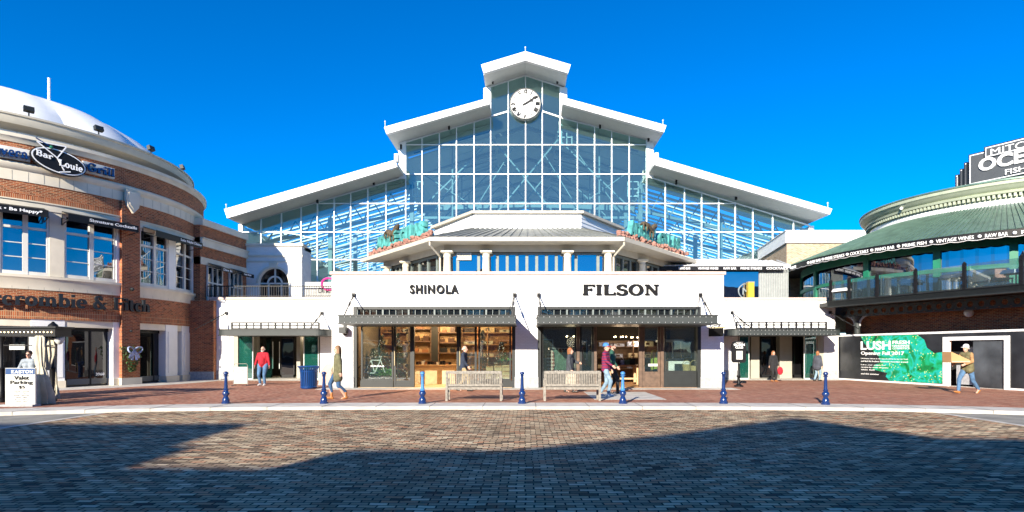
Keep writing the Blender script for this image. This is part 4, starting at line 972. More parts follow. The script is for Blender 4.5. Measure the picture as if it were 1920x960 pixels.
# set back wall, upper ring, dome
rng('drum_wall', M['white'], 8.1, 8.3, 10.3, 11.0)
MB().mould(LC, [(7.6, 10.85), (8.35, 10.85), (8.5, 10.9), (8.85, 11.0), (8.9, 11.12), (8.9, 11.32), (8.96, 11.34), (8.96, 11.42), (7.6, 11.45)], A0, A1).build('ring_cornice', M['cream'], rot, smooth=True)
m = MB()
for k in range(40):
    a = A0 + (A1 - A0)*k/40; m.ring(LC, 8.29, 8.32, 10.4, 10.85, a, a + .004, 1)
m.build('wall_joint', M['soffit'], rot)
prof = [(8.05, 11.3), (7.75, 11.75), (7.25, 12.3), (6.5, 12.9), (5.5, 13.5), (4.3, 13.95), (3.0, 14.25), (1.5, 14.42), (0.01, 14.48)]
m = MB(); n = 96; vs = []; fs = []
for (r, z) in prof:
    for k in range(n):
        a = 2*pi*k/n; c = abs(((k % 8) - 4) / 4.0); lob = 1 + .045*(1 - c*c) * (r/8.0) - .02
        vs.append((LC[0] + r*lob*cos(a), LC[1] + r*lob*sin(a), z))
for i in range(len(prof)-1):
    for k in range(n): a = i*n + k; b = i*n + (k+1) % n; fs.append((a, b, b+n, a+n))
m.add(vs, fs); dm = m.build('dome', M['white'], rot, smooth=True, sharp=14)
q = P(92, 178, 29.5); MB().tube([q - Vector((0,0,1.2)), q + Vector((0, 0, .85))], .06, 8).build('vent_mast', M['white'], rot)
# floodlights on the ring
for x in (54, 185, 283, 342):
    a = AL(x, 8.7); c = Vector((LC[0] + 8.7*cos(a), LC[1] + 8.7*sin(a), 11.45)); t_ = Vector((-sin(a), cos(a), 0)); r_ = Vector((cos(a), sin(a), 0))
    t = thing('floodlight', {54: 'dark box floodlight standing on the ring cornice above the bar sign', 185: 'dark floodlight on the ring cornice where the dome lobes meet', 283: 'dark floodlight on the cornice at the low edge of the dome', 342: 'dark floodlight on the cornice at the far end past the dome'}[x], 'floodlight', tuple(c), 'floodlights on the round cornice')
    MB().tube([c, c + Vector((0, 0, .2))], .03, 6).build('stand', M['charcoal'], t)
    MB().obox(c + Vector((0,0,.32)), t_*.18, (r_*.08 + Vector((0,0,.03))), Vector((0,0,.10)) - r_*.03).build('lamp_head', M['charcoal'], t)
# brick pilasters full height
for (x0, x1) in ((228, 262), (373.5, 378)):
    a0, a1 = AL(x0, LR + .12), AL(x1, LR + .12) if x1 != 378 else AL(373.5, LR + .12) + .13
    for nm, z0, z1, mt, o in (('pilaster', .3, ZL['b2'], M['redbrick'], .14), ('pilaster_base', 0, .32, M['stone'], .2)):
        MB().ring(LC, LR - .5, LR + o, z0, z1, a0 - (o > .15)*.006, a1 + (o > .15)*.006).build(nm, mt, rot, smooth=True, cyl=cyl)
    am = (a0 + a1)/2; c = Vector((LC[0] + (LR+.2)*cos(am), LC[1] + (LR+.2)*sin(am), 8.62)); t_ = Vector((-sin(am), cos(am), 0)); r_ = Vector((cos(am), sin(am), 0))
    sh = [(-.33, .42), (0, .36), (.33, .42), (.34, .0), (.26, -.34), (0, -.62), (-.26, -.34), (-.34, 0)]
    for sc_, o_ in ((1, 0), (.74, .03)):
        MB().prism([(u*sc_, v*sc_) for u, v in sh], lambda u, v: tuple(c + t_*u + Vector((0,0,v)) + r_*(.1 + o_)), lambda u, v: tuple(c + t_*u + Vector((0,0,v)) - r_*.05)).build('shield', M['stone'], rot)
MB().ring(LC, LR - .5, LR + .02, 0, ZL['lin'], AL(376, LR), AL(376, LR) + .3).build('end_pier', M['redbrick'], rot, smooth=True, cyl=cyl)
# upper windows
def arcbox(name, mt, x0, x1, z0, z1, R0, R1, parent=rot, ang=False):
    a0, a1 = (x0, x1) if ang else (AL(x0), AL(x1)); return MB().ring(LC, R0, R1, z0, z1, a0, a1).build(name, mt, parent, smooth=True, cyl=cyl)
def upwin(x0, x1, gm, split=.5, rows=(.0, .36, .72)):
    z0, z1 = ZL['sill'], ZL['w1']; a0, a1 = AL(x0), AL(x1); m = MB(); R = LR - .12; fw = .055/LR*1.2
    for u in (0, 1): a = a0 + (a1-a0)*u; m.ring(LC, R - .06, R + .06, z0, z1, a - fw, a + fw, 1)
    if split: a = a0 + (a1-a0)*split; m.ring(LC, R - .06, R + .08, z0, z1, a - fw*1.3, a + fw*1.3, 1)
    m.ring(LC, R - .06, R + .07, z0, z0 + .14, a0, a1); m.ring(LC, R - .06, R + .07, z1 - .1, z1, a0, a1); m.ring(LC, R - .05, R + .05, z0 + 1.88, z0 + 1.98, a0, a1)
    for zz in (z0 + .72, z0 + 1.3): m.ring(LC, R - .02, R + .03, zz - .018, zz + .018, a0, a1)
    w_ = m.build('window', M['frame'], rot); MB().ring(LC, R - .03, R - .01, z0 + .1, z1 - .05, a0, a1).build('pane', gm, w_, smooth=True)
upwin(-70, -8, M['blueglass']); upwin(1, 92, M['blueglass']); upwin(122, 218, M['blueglass']); upwin(264, 316, M['dimglass']); upwin(331, 362, M['dimglass'])
for i, (a, b) in enumerate(((-9, 0), (93, 121), (219, 229), (260, 263), (317, 330), (363, 374))): arcbox('window_pier', M['white'] if i != 1 else M['stone'], a, b, ZL['sill'], ZL['w1'], LR - .4, LR - .02)
# ground floor
for i, (a, b) in enumerate(((-90, -40), (58, 122), (213, 229), (312, 334), (342, 376))):
    arcbox('white_pier', M['white'], a, b, .3, ZL['lin'] + .0, LR - .45, LR - .03); arcbox('pier_base', M['stone'], a - 1, b + 1, 0, .3, LR - .45, LR + .04)
    if b - a > 20 and i: arcbox('pier_panel', M['white'], a + 4, b - 4, .45, 2.55, LR - .1, LR - .0)
def shopwin(x0, x1, n):
    a0, a1 = AL(x0, LR - .35), AL(x1, LR - .35); R = LR - .42; m = MB()
    for i in range(n + 1): a = a0 + (a1-a0)*i/n; m.ring(LC, R - .05, R + .05, .05, 2.6, a - .004, a + .004, 1)
    m.ring(LC, R - .05, R + .05, 2.45, 2.6, a0, a1); m.ring(LC, R - .05, R + .03, .0, .06, a0, a1)
    f = m.build('shopfront', M['black'], rot); MB().ring(LC, R - .02, R, .06, 2.5, a0, a1).build('pane', M['blackglass'], f, smooth=True)
    MB().ring(LC, R + .02, R + .045, .1, .34, a0 + .008, a1 - .008).build('kick_panel', M['kick'], f, smooth=True)
    return f
f = shopwin(122, 213, 2); shopwin(262, 312, 2); shopwin(334, 343, 1); shopwin(-40, 58, 3)
m = MB(); a = AL(181, LR - .35); put_text(m, text_geo("3968", .02), (0,0,0), 0, 0, .36, .13, .01, bend=(LC[0], LC[1], LR - .41, a, 1, .46)); m.build('street_number', M['whiteletter'], f)
# store lettering
put = MB(); aR = AL(277, LR + .12); full = slab_geo("Abercrombie & Fitch", tk=.23, tn=.09); wa = (aR - AL(0, LR + .12)) * (LR + .12); 
fw_ = max(v.x for v in slab_geo("crombie & Fitch", tk=.23, tn=.09)[0]); ft = max(v.x for v in full[0]); wid = wa * ft / fw_
put_text(put, full, 0, 0, 0, wid, .62, .10, bend=(LC[0], LC[1], LR + .22, aR - wid/(LR + .22), 1, 3.40))
tag(put.build('store_lettering', M['ironshade'], None), 'dark serif lettering of the clothing store curving round the red brick band', 'sign')
# awnings over the bar windows
def bar_awning(x0, x1, text, label_txt, tx0=.1, tx1=.95):
    a0, a1 = AL(x0), AL(x1); zt, zf = 7.55, 7.32; Ro = LR + .75
    c = lambda a, R, z: Vector((LC[0] + R*cos(a), LC[1] + R*sin(a), z)); A, Bb, Cc, D = c(a0, LR, zt), c(a1, LR, zt), c(a1, Ro, zf), c(a0, Ro, zf)
    m = MB(); m.add([A, Bb, Cc, D, A - Vector((0,0,.03)), Bb - Vector((0,0,.03)), Cc - Vector((0,0,.03)), D - Vector((0,0,.03))], [(0,1,2,3),(7,6,5,4),(0,4,5,1),(1,5,6,2),(2,6,7,3),(3,7,4,0)])
    m.bar(D + Vector((0,0,-.12)), Cc + Vector((0,0,-.12)), .03, .30)
    aw = m.build('awning', M['black'], rot)
    m = MB()
    for a in (a0, a1): 
        m.bar(c(a, LR, zt - .6), c(a, Ro, zf - .25), .03); m.bar(c(a, LR, zt - .3), c(a, Ro, zf - .25), .03); m.bar(c(a, LR, zt - .6), c(a, LR, zt), .03)
    m.build('awning_bracket', M['charcoal'], aw)
    d = (Cc - D); m = MB(); o_ = Vector((d.y, -d.x, 0)).normalized() * .03
    put_text(m, slab_geo(text, tk=.17, tn=.12, sp=.0) if all(ch in GL for ch in text) else text_geo(text, .02), D + d*tx0 + o_ + Vector((0, 0, -.2)), d, (0,0,1), d.length*(tx1 - tx0), .17, .01); m.build('lettering', M['whiteletter'], aw)
bar_awning(-70, 82, "Eat \u2022 Drink \u2022 Be Happy*", '', .05, .93); bar_awning(116, 238, "Signature Cocktails", '', .28, .97); bar_awning(268, 352, "Late Night Dining", '', .5, .97)
# bar sign: oval with martini glass, flanked by lettering
am = AL(109, LR + .3); R = LR + .38; c = Vector((LC[0] + R*cos(am), LC[1] + R*sin(am), 9.52)); t_ = Vector((-sin(am), cos(am), 0)); r_ = Vector((cos(am), sin(am), 0)); up = Vector((0, 0, 1))
bs = thing('bar_sign', 'black oval bar sign with white rim and a tilted martini glass on the brick band', 'sign', tuple(c))
def oval(rx, ry, o0, o1, mt, nm, tilt=-.12):
    MB().prism([(rx*cos(2*pi*i/32), ry*sin(2*pi*i/32)) for i in range(32)], lambda u, v: tuple(c + t_*u + up*(v + u*tilt) + r_*o1), lambda u, v: tuple(c + t_*u + up*(v + u*tilt) + r_*o0)).build(nm, mt, bs)
oval(1.22, .66, -.12, .08, M['black'], 'sign_back'); oval(1.17, .61, .08, .10, M['whiteletter'], 'sign_rim'); oval(1.11, .55, .10, .12, M['black'], 'sign_face')
m = MB(); put_text(m, slab_geo("Bar", tk=.2, tn=.15), c - t_*.98 + up*(.06) + r_*.16, t_ - up*.12, up, .70, .34, .04)
put_text(m, slab_geo("Louie", tk=.2, tn=.15), c - t_*.02 - up*.24 + r_*.16, t_ - up*.12, up, 1.05, .36, .04); m.build('lettering', M['whiteletter'], bs)
g = lambda u, v: c + t_*u + up*v + r_*.125
m = MB(); 
for seg in ([(-.95, .80), (.30, .86)], [(.30, .86), (-.10, .16)], [(-.10, .16), (-.95, .80)], [(-.10, .16), (.2, -.44)], [(0, -.56), (.48, -.44)]): m.bar(g(*seg[0]), g(*seg[1]), .05, .045, up=r_)
m.build('martini_outline', M['whiteletter'], bs)
m = MB(); m.add([g(-.9, .78) - r_*.03, g(.28, .84) - r_*.03, g(-.10, .2) - r_*.03], [(0,1,2)]); m.build('martini_cup', M['black'], bs)
m = MB(); m.ball(g(-.35, .66), .09, 8); m.build('olive', M['greenpaint'], bs)
m = MB(); m.bar(g(-1.0, .98), g(-.3, .62), .05); m.build('cocktail_stick', M['bollard'], bs)
bs.scale = (.79, .79, .79)
def flank(text, x0, x1, z, lab):
    a0, a1 = AL(x0, LR + .3), AL(x1, LR + .3); R = LR + .3
    t = thing('side_lettering', lab, 'sign', (LC[0] + R*cos(a0), LC[1] + R*sin(a0), z))
    MB().ring(LC, LR - .0, R - .12, z - .04, z + .44, a0 - .01, a1 + .01).build('backing', M['frame'], t, smooth=True)
    m = MB(); put_text(m, slab_geo(text, tk=.2, tn=.15), 0, 0, 0, (a1 - a0)*R, .38, .12, bend=(LC[0], LC[1], R, a0, 1, z)); m.build('lettering', M['bollard'], t)
flank("Grill", 163, 214, 9.42, 'blue slab letters reading Grill on a pale strip beside the oval bar sign')
flank("Tavern", -28, 52, 9.38, 'blue slab letters ending in vern on a pale strip cut by the picture edge')
# wreath swag on the pilaster
am = AL(245, LR + .3); c = Vector((LC[0] + (LR+.32)*cos(am), LC[1] + (LR+.32)*sin(am), 1.45)); t_ = Vector((-sin(am), cos(am), 0)); r_ = Vector((cos(am), sin(am), 0))
wt = thing('holiday_wreath', 'green evergreen swag with blue and white bow hung on the brick pilaster', 'wreath', tuple(c)); rnd = random.Random(5)
m = MB()
for k in range(420):
    v = rnd.random(); z = .35 - 1.15*v; wdt = (.52*(1 - v)**.7 + .06) * rnd.uniform(-1, 1); p = c + t_*wdt + Vector((0,0,z)) + r_*rnd.uniform(0, .16)
    d = Vector((rnd.uniform(-1,1), rnd.uniform(-1,1), rnd.uniform(-1.2,.4))).normalized()*rnd.uniform(.06, .12); s_ = d.cross(Vector((rnd.random(), rnd.random(), rnd.random()))).normalized()*.02
    m.add([p - s_, p + d*.6 - s_*1.5, p + d, p + d*.6 + s_*1.5, p + s_], [(0,1,2,3,4)])
m.build('greenery', M['leaf'], wt)
M['bow'] = mat('bow_ribbon', (.30,.36,.55), .4, var=.7, scale=9)
m = MB(); b0 = c + Vector((0,0,.12)) + r_*.22
for s_ in (-1, 1):
    for dz in (.10, .02):
        pts = [b0 + t_*s_*(.17*(1-cos(t))) + Vector((0,0,(.11+dz*.4)*sin(t) + dz*s_*.0 + .05*(1-cos(t)))) + r_*(.05*sin(t/2)) for t in [2*pi*i/12 for i in range(13)]]
        for i in range(12): m.bar(pts[i], pts[i+1], .02, .09, up=r_)
    for k_ in (0, 1):
        e = b0 + t_*s_*(.10 + .14*k_) - Vector((0,0,.42 - .1*k_)); mid = b0.lerp(e, .5) + t_*s_*.03
        m.bar(b0, mid, .10, .015, up=r_); m.bar(mid, e, .10, .015, up=r_)
m.ball(b0 + r_*.03, .06, 8); m.build('bow', M['bow'], wt)
for x_, z_, nm in ((246, 3.55, 'spot'), (244, 1.95+.1, 'plate')):
    am = AL(x_, LR + .14); c = Vector((LC[0] + (LR+.2)*cos(am), LC[1] + (LR+.2)*sin(am), z_ + .9 if nm == 'spot' else z_ + .45))
    MB().ball(c, .09 if nm == 'spot' else .06, 8).build('pilaster_spotlight', M['charcoal'], rot)

# ------------------------------------------------------------------ valet kiosk
kx1, kx0, ky0, ky1 = -14.48, -18.6, 18.0, 18.65
kq = thing('valet_kiosk', 'black valet booth with studded flat canopy, turned posts and tied cream curtains', 'kiosk', (-15, 18.3, 0))
m = MB(); m.box(kx0, ky0, 2.06, kx1 + .05, ky1, 2.3); m.box(kx0 - .05, ky0 - .06, 2.28, kx1 + .11, ky1 + .06, 2.34); m.box(kx0, ky0 - .03, 2.03, kx1 + .08, ky1 + .03, 2.08)
cn = m.build('canopy', M['black'], kq)
m = MB()
for i in range(34): m.ball((kx1 - .05 - i*.12, ky0 - .012, 2.16), .014, 6)
m.build('bulb_string', M['bulb'], cn)
m = MB(); m.lathe([(.0, 2.34), (.14, 2.34), (.12, 2.4), (.05, 2.46), (.03, 2.5), (.0, 2.5)], (kx1 + .0 - .25, ky0 + .3, 0), 10); m.build('finial', M['black'], cn, smooth=True)
m = MB(); m.lathe([(.0, 1.78), (.06, 1.8), (.13, 1.9), (.15, 1.98), (.1, 2.03), (0, 2.03)], (kx1 - .22 + .12, ky0 + .35, 0), 12); m.build('hanging_lamp', M['soffit'], cn, smooth=True)
for (x, y) in ((PX(78, 18.1), 18.1), (PX(98, 18.55), 18.55), (PX(3, 18.1), 18.1), (kx0 + .1, 18.5)):
    m = MB(); m.lathe([(0, 0), (.13, 0), (.13, .1), (.09, .14), (.1, .3), (.07, .36), (.075, 1.0), (.095, 1.04), (.06, 1.1), (.05, 1.85), (.09, 1.95), (.1, 2.05)], (x, y, 0), 14); m.build('post', M['black'], kq, smooth=True)
B('counter', M['black'], kq, (kx0, 18.3, .0, PX(52, 18.3), 18.62, .95)); B('shelf_back', M['black'], kq, (kx0, ky1 - .03, .95, PX(2, 18.6), ky1, 2.05))
B('notice_panel', M['paper'], kq, (PX(12, ky0), ky0 + .1, 1.62, PX(41, ky0), ky0 + .12, 1.78)); B('tie_bar', M['black'], kq, (kx0, ky0 + .1, 1.74, kx1 - .1, ky0 + .13, 1.77))
def curtain(cx_, cy_, prof, sx=1, lean=0):
    m = MB(); n = 44; vs = []; fs = []
    for (r, z, ox_) in prof:
        for k in range(n):
            a = 2*pi*k/n; rr = r*(1 + .22*sin(a*9 + z*2) + .08*sin(a*4 + z*5)); vs.append((cx_ + ox_ + rr*cos(a)*sx, cy_ + rr*sin(a)*.55, z))
    for i in range(len(prof)-1):
        for k in range(n): a = i*n + k; b = i*n + (k+1) % n; fs.append((a, b, b+n, a+n))
    m.add(vs, fs); return m.build('curtain', M['curtain'], kq, smooth=True)
curtain(PX(74, 17.4), 17.4, [(.40, .02, -.04), (.36, .3, -.02), (.27, .65, .0), (.16, .98, .02), (.10, 1.12, .03), (.13, 1.4, .0), (.16, 1.7, -.02), (.14, 1.98, 0), (.08, 2.04, 0)])
curtain(PX(88, 18.3), 18.3, [(.05, .98, .03), (.10, 1.15, .02), (.18, 1.45, .02), (.24, 1.75, -.02), (.20, 1.98, -.02), (.1, 2.04, 0)])
curtain(PX(103, 18.6), 18.6, [(.10, .08, .05), (.08, .5, .0), (.05, 1.0, 0), (.06, 1.5, 0), (.07, 2.0, 0)])
# valet sign board
y = 16.75; sg = thing('valet_sign', 'white valet parking price board with blue header beside the kiosk', 'sign', (PX(37, y), y, 0))
z0, z1 = .06, PZ(690, y); xa, xb = PX(10, y), PX(66, y)
B('board', M['paper'], sg, (xa, y, z0, xb, y + .05, z1)); B('header', mat('header_blue', (.003,.045,.16), .5, var=0), sg, (xa + .01, y - .006, PZ(702, y), xb - .01, y, z1 - .015))
B('base', M['plinth'], sg, (xa - .06, y - .12, 0.004, xb + .02, y + .18, .06))
def ln(s, x0, x1, yb, yt, mt, font=None, nm='lettering'):
    m = MB(); put_text(m, font or text_geo(s, .012), (PX(x0, y), y - .012, PZ(yb, y)), (1,0,0), (0,0,1), PX(x1, y) - PX(x0, y), PZ(yt, y) - PZ(yb, y), .01); m.build(nm, mt, sg)
ln("EASTON", 22, 63, 700, 694, M['whiteletter'], slab_geo("EASTON", tk=.2, tn=.1)); ln("Valet", 27, 55, 712, 704.5, M['blacksign']); ln("Parking", 20, 62, 722, 713.5, M['blacksign']); ln("$5", 36, 47, 729, 723, M['blacksign'])
M['greyprint'] = mat('grey_print', (.25,.25,.25), .6, var=0)
for i, s_ in enumerate(("Monday - Thursday", "11am - 10pm", "Friday - Saturday", "11am - 12am", "Sunday", "11am - 9pm")):
    yb = 733.5 + i*3.4 + (i//2)*1.2; hw = 14 if i % 2 == 0 else 10
    ln(s_, 41 - hw, 41 + hw, yb + 1, yb - 1.2, M['greyprint'], text_geo(s_, .0))
# ------------------------------------------------------------------ round green roofed restaurant with balcony
RC = (27.0, 33.0)
def AR(x, R): return angL(x, R, RC)
res = thing('round_restaurant', 'round restaurant with conical green metal roof and glazed green upper floor over the balcony', 'building', (RC[0], RC[1], 0))
B0, B1 = radians(120), radians(320)
RE = 11.6
def rr(name, mt, R0, R1, z0, z1, a0=B0, a1=B1, parent=None, **k): return MB().ring(RC, R0, R1, z0, z1, a0, a1).build(name, mt, parent or res, smooth=True, cyl=(RC[0], RC[1], R1), **k)
m = MB(); n = 80; vs = []; fs = []
ZEv = 6.55; ZT = 8.55
for k in range(n + 1):
    a = B0 + (B1 - B0)*k/n; vs += [(RC[0] + RE*cos(a), RC[1] + RE*sin(a), ZEv), (RC[0] + 6.6*cos(a), RC[1] + 6.6*sin(a), ZT)]
for k in range(n): fs.append((2*k, 2*k+2, 2*k+3, 2*k+1))
m.add(vs, fs); rf = m.build('cone_roof', M['greenroof'], res, smooth=True)
m = MB()
for k in range(170):
    a = B0 + (B1 - B0)*k/169; m.bar((RC[0] + (RE+.01)*cos(a), RC[1] + (RE+.01)*sin(a), ZEv + .02), (RC[0] + 6.6*cos(a), RC[1] + 6.6*sin(a), ZT + .02), .035, .06)
m.build('standing_seam', M['greenroof'], rf)
rr('white_frieze', M['white'], 6.2, 6.62, 8.5, 8.78)
rr('frieze_wall', M['greentrim'], 6.2, 6.6, 8.78, 9.12)
m = MB()
for k in range(120): a = B0 + (B1 - B0)*k/120; m.ring(RC, 6.6, 6.78, 8.86, 9.02, a, a + radians(.9), 1)
m.build('dentil', M['greentrim'], res)
MB().mould(RC, [(6.2, 9.04), (6.82, 9.04), (6.86, 9.14), (6.78, 9.18), (6.95, 9.26), (7.0, 9.36), (7.1, 9.42), (7.12, 9.56), (6.2, 9.6)], B0, B1).build('cornice', M['greentrim'], res, smooth=True)
rr('cornice_cap', M['greenroof'], 6.2, 7.15, 9.58, 9.66)
MB().lathe([(7.1, 9.66), (0.01, 10.1)], (RC[0], RC[1], 0), 48).build('top_roof', M['greenroof'], res, smooth=True)
# valance with lettering
ZV0, ZV1 = 6.20, 6.52
va = thing('restaurant_valance', 'black scalloped valance with white menu words running under the green eave', 'awning', (RC[0] - 9, RC[1] - 7, 6.3))
m = MB(); n = 260; vs = []; fs = []
for k in range(n + 1):
    a = B0 + (B1 - B0)*k/n; zb = ZV0 + .04 - .045*abs(sin(k*pi/2.0/1.0*.5)); 
    vs += [(RC[0] + (RE+.02)*cos(a), RC[1] + (RE+.02)*sin(a), zb), (RC[0] + (RE+.02)*cos(a), RC[1] + (RE+.02)*sin(a), ZV1), (RC[0] + (RE-.02)*cos(a), RC[1] + (RE-.02)*sin(a), ZV1), (RC[0] + (RE-.02)*cos(a), RC[1] + (RE-.02)*sin(a), zb)]
for k in range(n):
    for j in range(4): fs.append((4*k+j, 4*k+4+j, 4*k+4+(j+1) % 4, 4*k+(j+1) % 4))
m.add(vs, fs); m.build('cloth', M['black'], va, smooth=True)
words_ = ["PRIME FISH", "VINTAGE WINES", "RAW BAR", "PRIME STEAKS", "COCKTAILS", "PIANO BAR", "PRIME FISH", "VINTAGE WINES", "RAW BAR", "PRIME STEAKS", "COCKTAILS"]
a = AR(1466, RE + .04) ; R_ = RE + .05; m = MB(); dot = MB()
marks = [(1462, 1481), (1484.5, 1512), (1519, 1539), (1547, 1583), (1594, 1628), (1641, 1677), (1692, 1737), (1755, 1826), (1847, 1890), (1915, 1960)]
for (xa, xb), s_ in zip(marks, words_):
    aa, ab_ = AR(xa, R_), AR(xb, R_) if xb < 1925 else AR(1915, R_) + (.17)
    if ab_ <= aa: ab_ = aa + .05
    put_text(m, text_geo(s_, .005), 0, 0, 0, (ab_ - aa)*R_, .15, .02, bend=(RC[0], RC[1], R_, aa, 1, 6.29))
for (xa, xb), (xc, xd) in zip(marks, marks[1:]):
    ad = AR((xb + xc)/2, R_); dot.ball((RC[0] + R_*cos(ad), RC[1] + R_*sin(ad), 6.37), .075, 8)
m.build('lettering', M['whiteletter'], va); dot.build('shell_ornament', M['whiteletter'], va)
m = MB(); n = 260; pts = [(RC[0] + (RE+.04)*cos(B0 + (B1-B0)*k/n), RC[1] + (RE+.04)*sin(B0 + (B1-B0)*k/n), ZV0 + .06 - .045*abs(sin(k*pi/2*.5))) for k in range(n+1)]; m.tube(pts, .012, 4); m.build('white_edging', M['whiteletter'], va)
rr('soffit', M['black'], 10.3, RE - .02, 6.5, 6.54)
# glazed green upper floor
RW = 10.4
rr('green_header', M['greenpaint'], RW - .1, RW + .02, 6.1, 6.5); rr('green_rail', M['greenpaint'], RW - .1, RW + .05, 5.12, 5.3); rr('green_sill', M['greenpaint'], RW - .1, RW + .02, 4.2, 4.35)
posts = [1472, 1532, 1622, 1755]
aa = AR(1478, RW); k = 0; A_posts = []
for x in (1480, 1527, 1620, 1750): A_posts.append(AR(x, RW))
st = A_posts[-1] - A_posts[-2]
A_posts += [A_posts[-1] + .26, A_posts[-1] + .52, A_posts[-1] + .78]
for a_ in A_posts: MB().ring(RC, RW - .12, RW + .06, 4.2, 6.15, a_, a_ + .028).build('green_post', M['greenpaint'], res, smooth=True)
rr('window_band', M['blueglass'], RW - .06, RW - .04, 5.3, 6.15, AR(1622, RW)); rr('window_band', M['dimglass'], RW - .06, RW - .04, 5.3, 6.15, B0, AR(1622, RW) - .001)
rr('lower_glazing', M['blueglass'], RW - .06, RW - .04, 4.3, 5.15, AR(1700, RW)); rr('lower_glazing', M['dimglass'], RW - .06, RW - .04, 4.3, 5.15, B0, AR(1700, RW) - .001)
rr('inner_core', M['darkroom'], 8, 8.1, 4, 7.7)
# draped green tarp along the rail
m = MB(); n = 120; vs = []; fs = []; rnd = random.Random(2)
a0_, a1_ = AR(1480, RW), A_posts[-1]
for k in range(n + 1):
    u = k/n; a_ = a0_ + (a1_ - a0_)*u; sag = .22 + .18*abs(sin(u*pi*5)) + .03*sin(k*1.7)
    vs += [(RC[0] + (RW+.08)*cos(a_), RC[1] + (RW+.08)*sin(a_), 5.18), (RC[0] + (RW+.14+.04*sin(k*2.1))*cos(a_), RC[1] + (RW+.14+.04*sin(k*2.1))*sin(a_), 5.18 - sag*.5), (RC[0] + (RW+.09)*cos(a_), RC[1] + (RW+.09)*sin(a_), 5.18 - sag)]
for k in range(n): fs += [(3*k, 3*k+3, 3*k+4, 3*k+1), (3*k+1, 3*k+4, 3*k+5, 3*k+2)]
m.add(vs, fs); m.build('draped_canvas', M['greenpaint'], res, smooth=True)
# ---- balcony deck: straight edge from (16.6,31.4) to (19.8,23.3) and on
E0 = Vector((16.55, 31.5, 0)); E1 = Vector((19.8, 23.3, 0)); ed = (E1 - E0).normalized(); en = Vector((ed.y, -ed.x, 0)); en = en if en.x < 0 else -en   # outward (to the left/front)
E0 = E0 + en*.45; E1 = E1 + en*.45
E2 = E1 + ed*9
bal = thing('balcony', 'dark steel balcony on a cellular beam and iron column above the brick wall', 'balcony', (17.5, 29, 4))
def edge_box(m, a, b, z0, z1, o0, o1):   # along edge, offset inward o0..o1
    vs = [a - en*o0, b - en*o0, b - en*o1, a - en*o1]; return m.prism([(v.x, v.y) for v in vs], lambda u, v: (u, v, z0), lambda u, v: (u, v, z1))
m = edge_box(MB(), E0, E2, 3.92, 4.2, 0, .15); edge_box(m, E0, E2, 4.18, 4.24, -.06, .2); edge_box(m, E0, E2, 3.88, 3.93, -.05, .2); m.build('fascia_beam', M['charcoal'], bal)
m = MB(); m.prism([(E0.x, E0.y), (E2.x, E2.y), (E2.x + 10, E2.y + 3), (27, 42), (E0.x - .0, 37)], lambda u, v: (u, v, 3.95), lambda u, v: (u, v, 4.15)); m.build('deck', M['charcoal'], bal)
# cellular beam under it, set back
kk = (1607.5 - CX)/F; HA = Vector((X_(1566, 32.5), 32.5, 0)); HB = Vector((PX(1920, 23.2), 23.2, 0)); hv = (HB - HA).normalized(); hq = (kk*HA.y - HA.x)/(hv.x - kk*hv.y); CP0 = HA + hv*hq; CP0 = CP0 * (1 + .45/CP0.length)
C0 = CP0 - ed*1.0; C1 = CP0 + ed*15
m = MB(); L = (C1 - C0).length; n = int(L/.45); hh = .42; zc_ = 3.66
def cell(m, a, b, z0, z1, r, thick=.03):
    d = (b - a); w_ = d.length; ud = d.normalized(); cpt = (a + b)/2; hz_ = (z1 - z0)/2; zc = (z0 + z1)/2; k = 16
    outer = []; inner = []
    for i in range(k):
        t = 2*pi*(i + .5)/k; cx_, sx_ = cos(t), sin(t); s_ = 1/max(abs(cx_)/(w_/2), abs(sx_)/hz_); outer.append((cx_*s_, sx_*s_)); inner.append((r*cx_, r*sx_))
    vs = []
    for (u, v) in outer + inner:
        for o in (0, thick): vs.append(cpt + ud*u + Vector((0,0,zc + v)) - en*o)
    fs = []
    for i in range(k):
        j = (i+1) % k; fs += [(2*i, 2*j, 2*(k+j), 2*(k+i)), (2*i+1, 2*(k+i)+1, 2*(k+j)+1, 2*j+1), (2*(k+i), 2*(k+j), 2*(k+j)+1, 2*(k+i)+1)]
    m.add(vs, fs)
for i in range(n): cell(m, C0 + ed*(L*i/n), C0 + ed*(L*(i+1)/n), zc_ - .21, zc_ + .21, .125)
edge_box(m, C0, C1, zc_ - .25, zc_ - .21, -.08, .11); edge_box(m, C0, C1, zc_ + .21, zc_ + .25, -.08, .11)
m.build('cellular_beam', M['fascia'], bal)
cpos = CP0
m = MB(); m.tube([(cpos.x, cpos.y, 0), (cpos.x, cpos.y, 3.45)], .14, 14); m.lathe([(.14, 3.2), (.22, 3.3), (.24, 3.42), (.0, 3.42)], (cpos.x, cpos.y, 0), 14)
m.build('iron_column', M['fascia'], bal, smooth=True)
for s_ in (-1, 1):
    m = MB(); b0 = cpos + ed*s_*.14
    pts = [b0 + ed*s_*(.5*(1-cos(t))) + Vector((0,0,2.95 + .5*sin(t))) for t in [pi/2*i/8 for i in range(9)]]
    for i in range(8): m.bar(pts[i], pts[i+1], .06, .09)
    m.box(b0.x - .04, b0.y - .04, 2.9, b0.x + .04, b0.y + .04, 3.45); m.build('scroll_bracket', M['plinth'], bal)
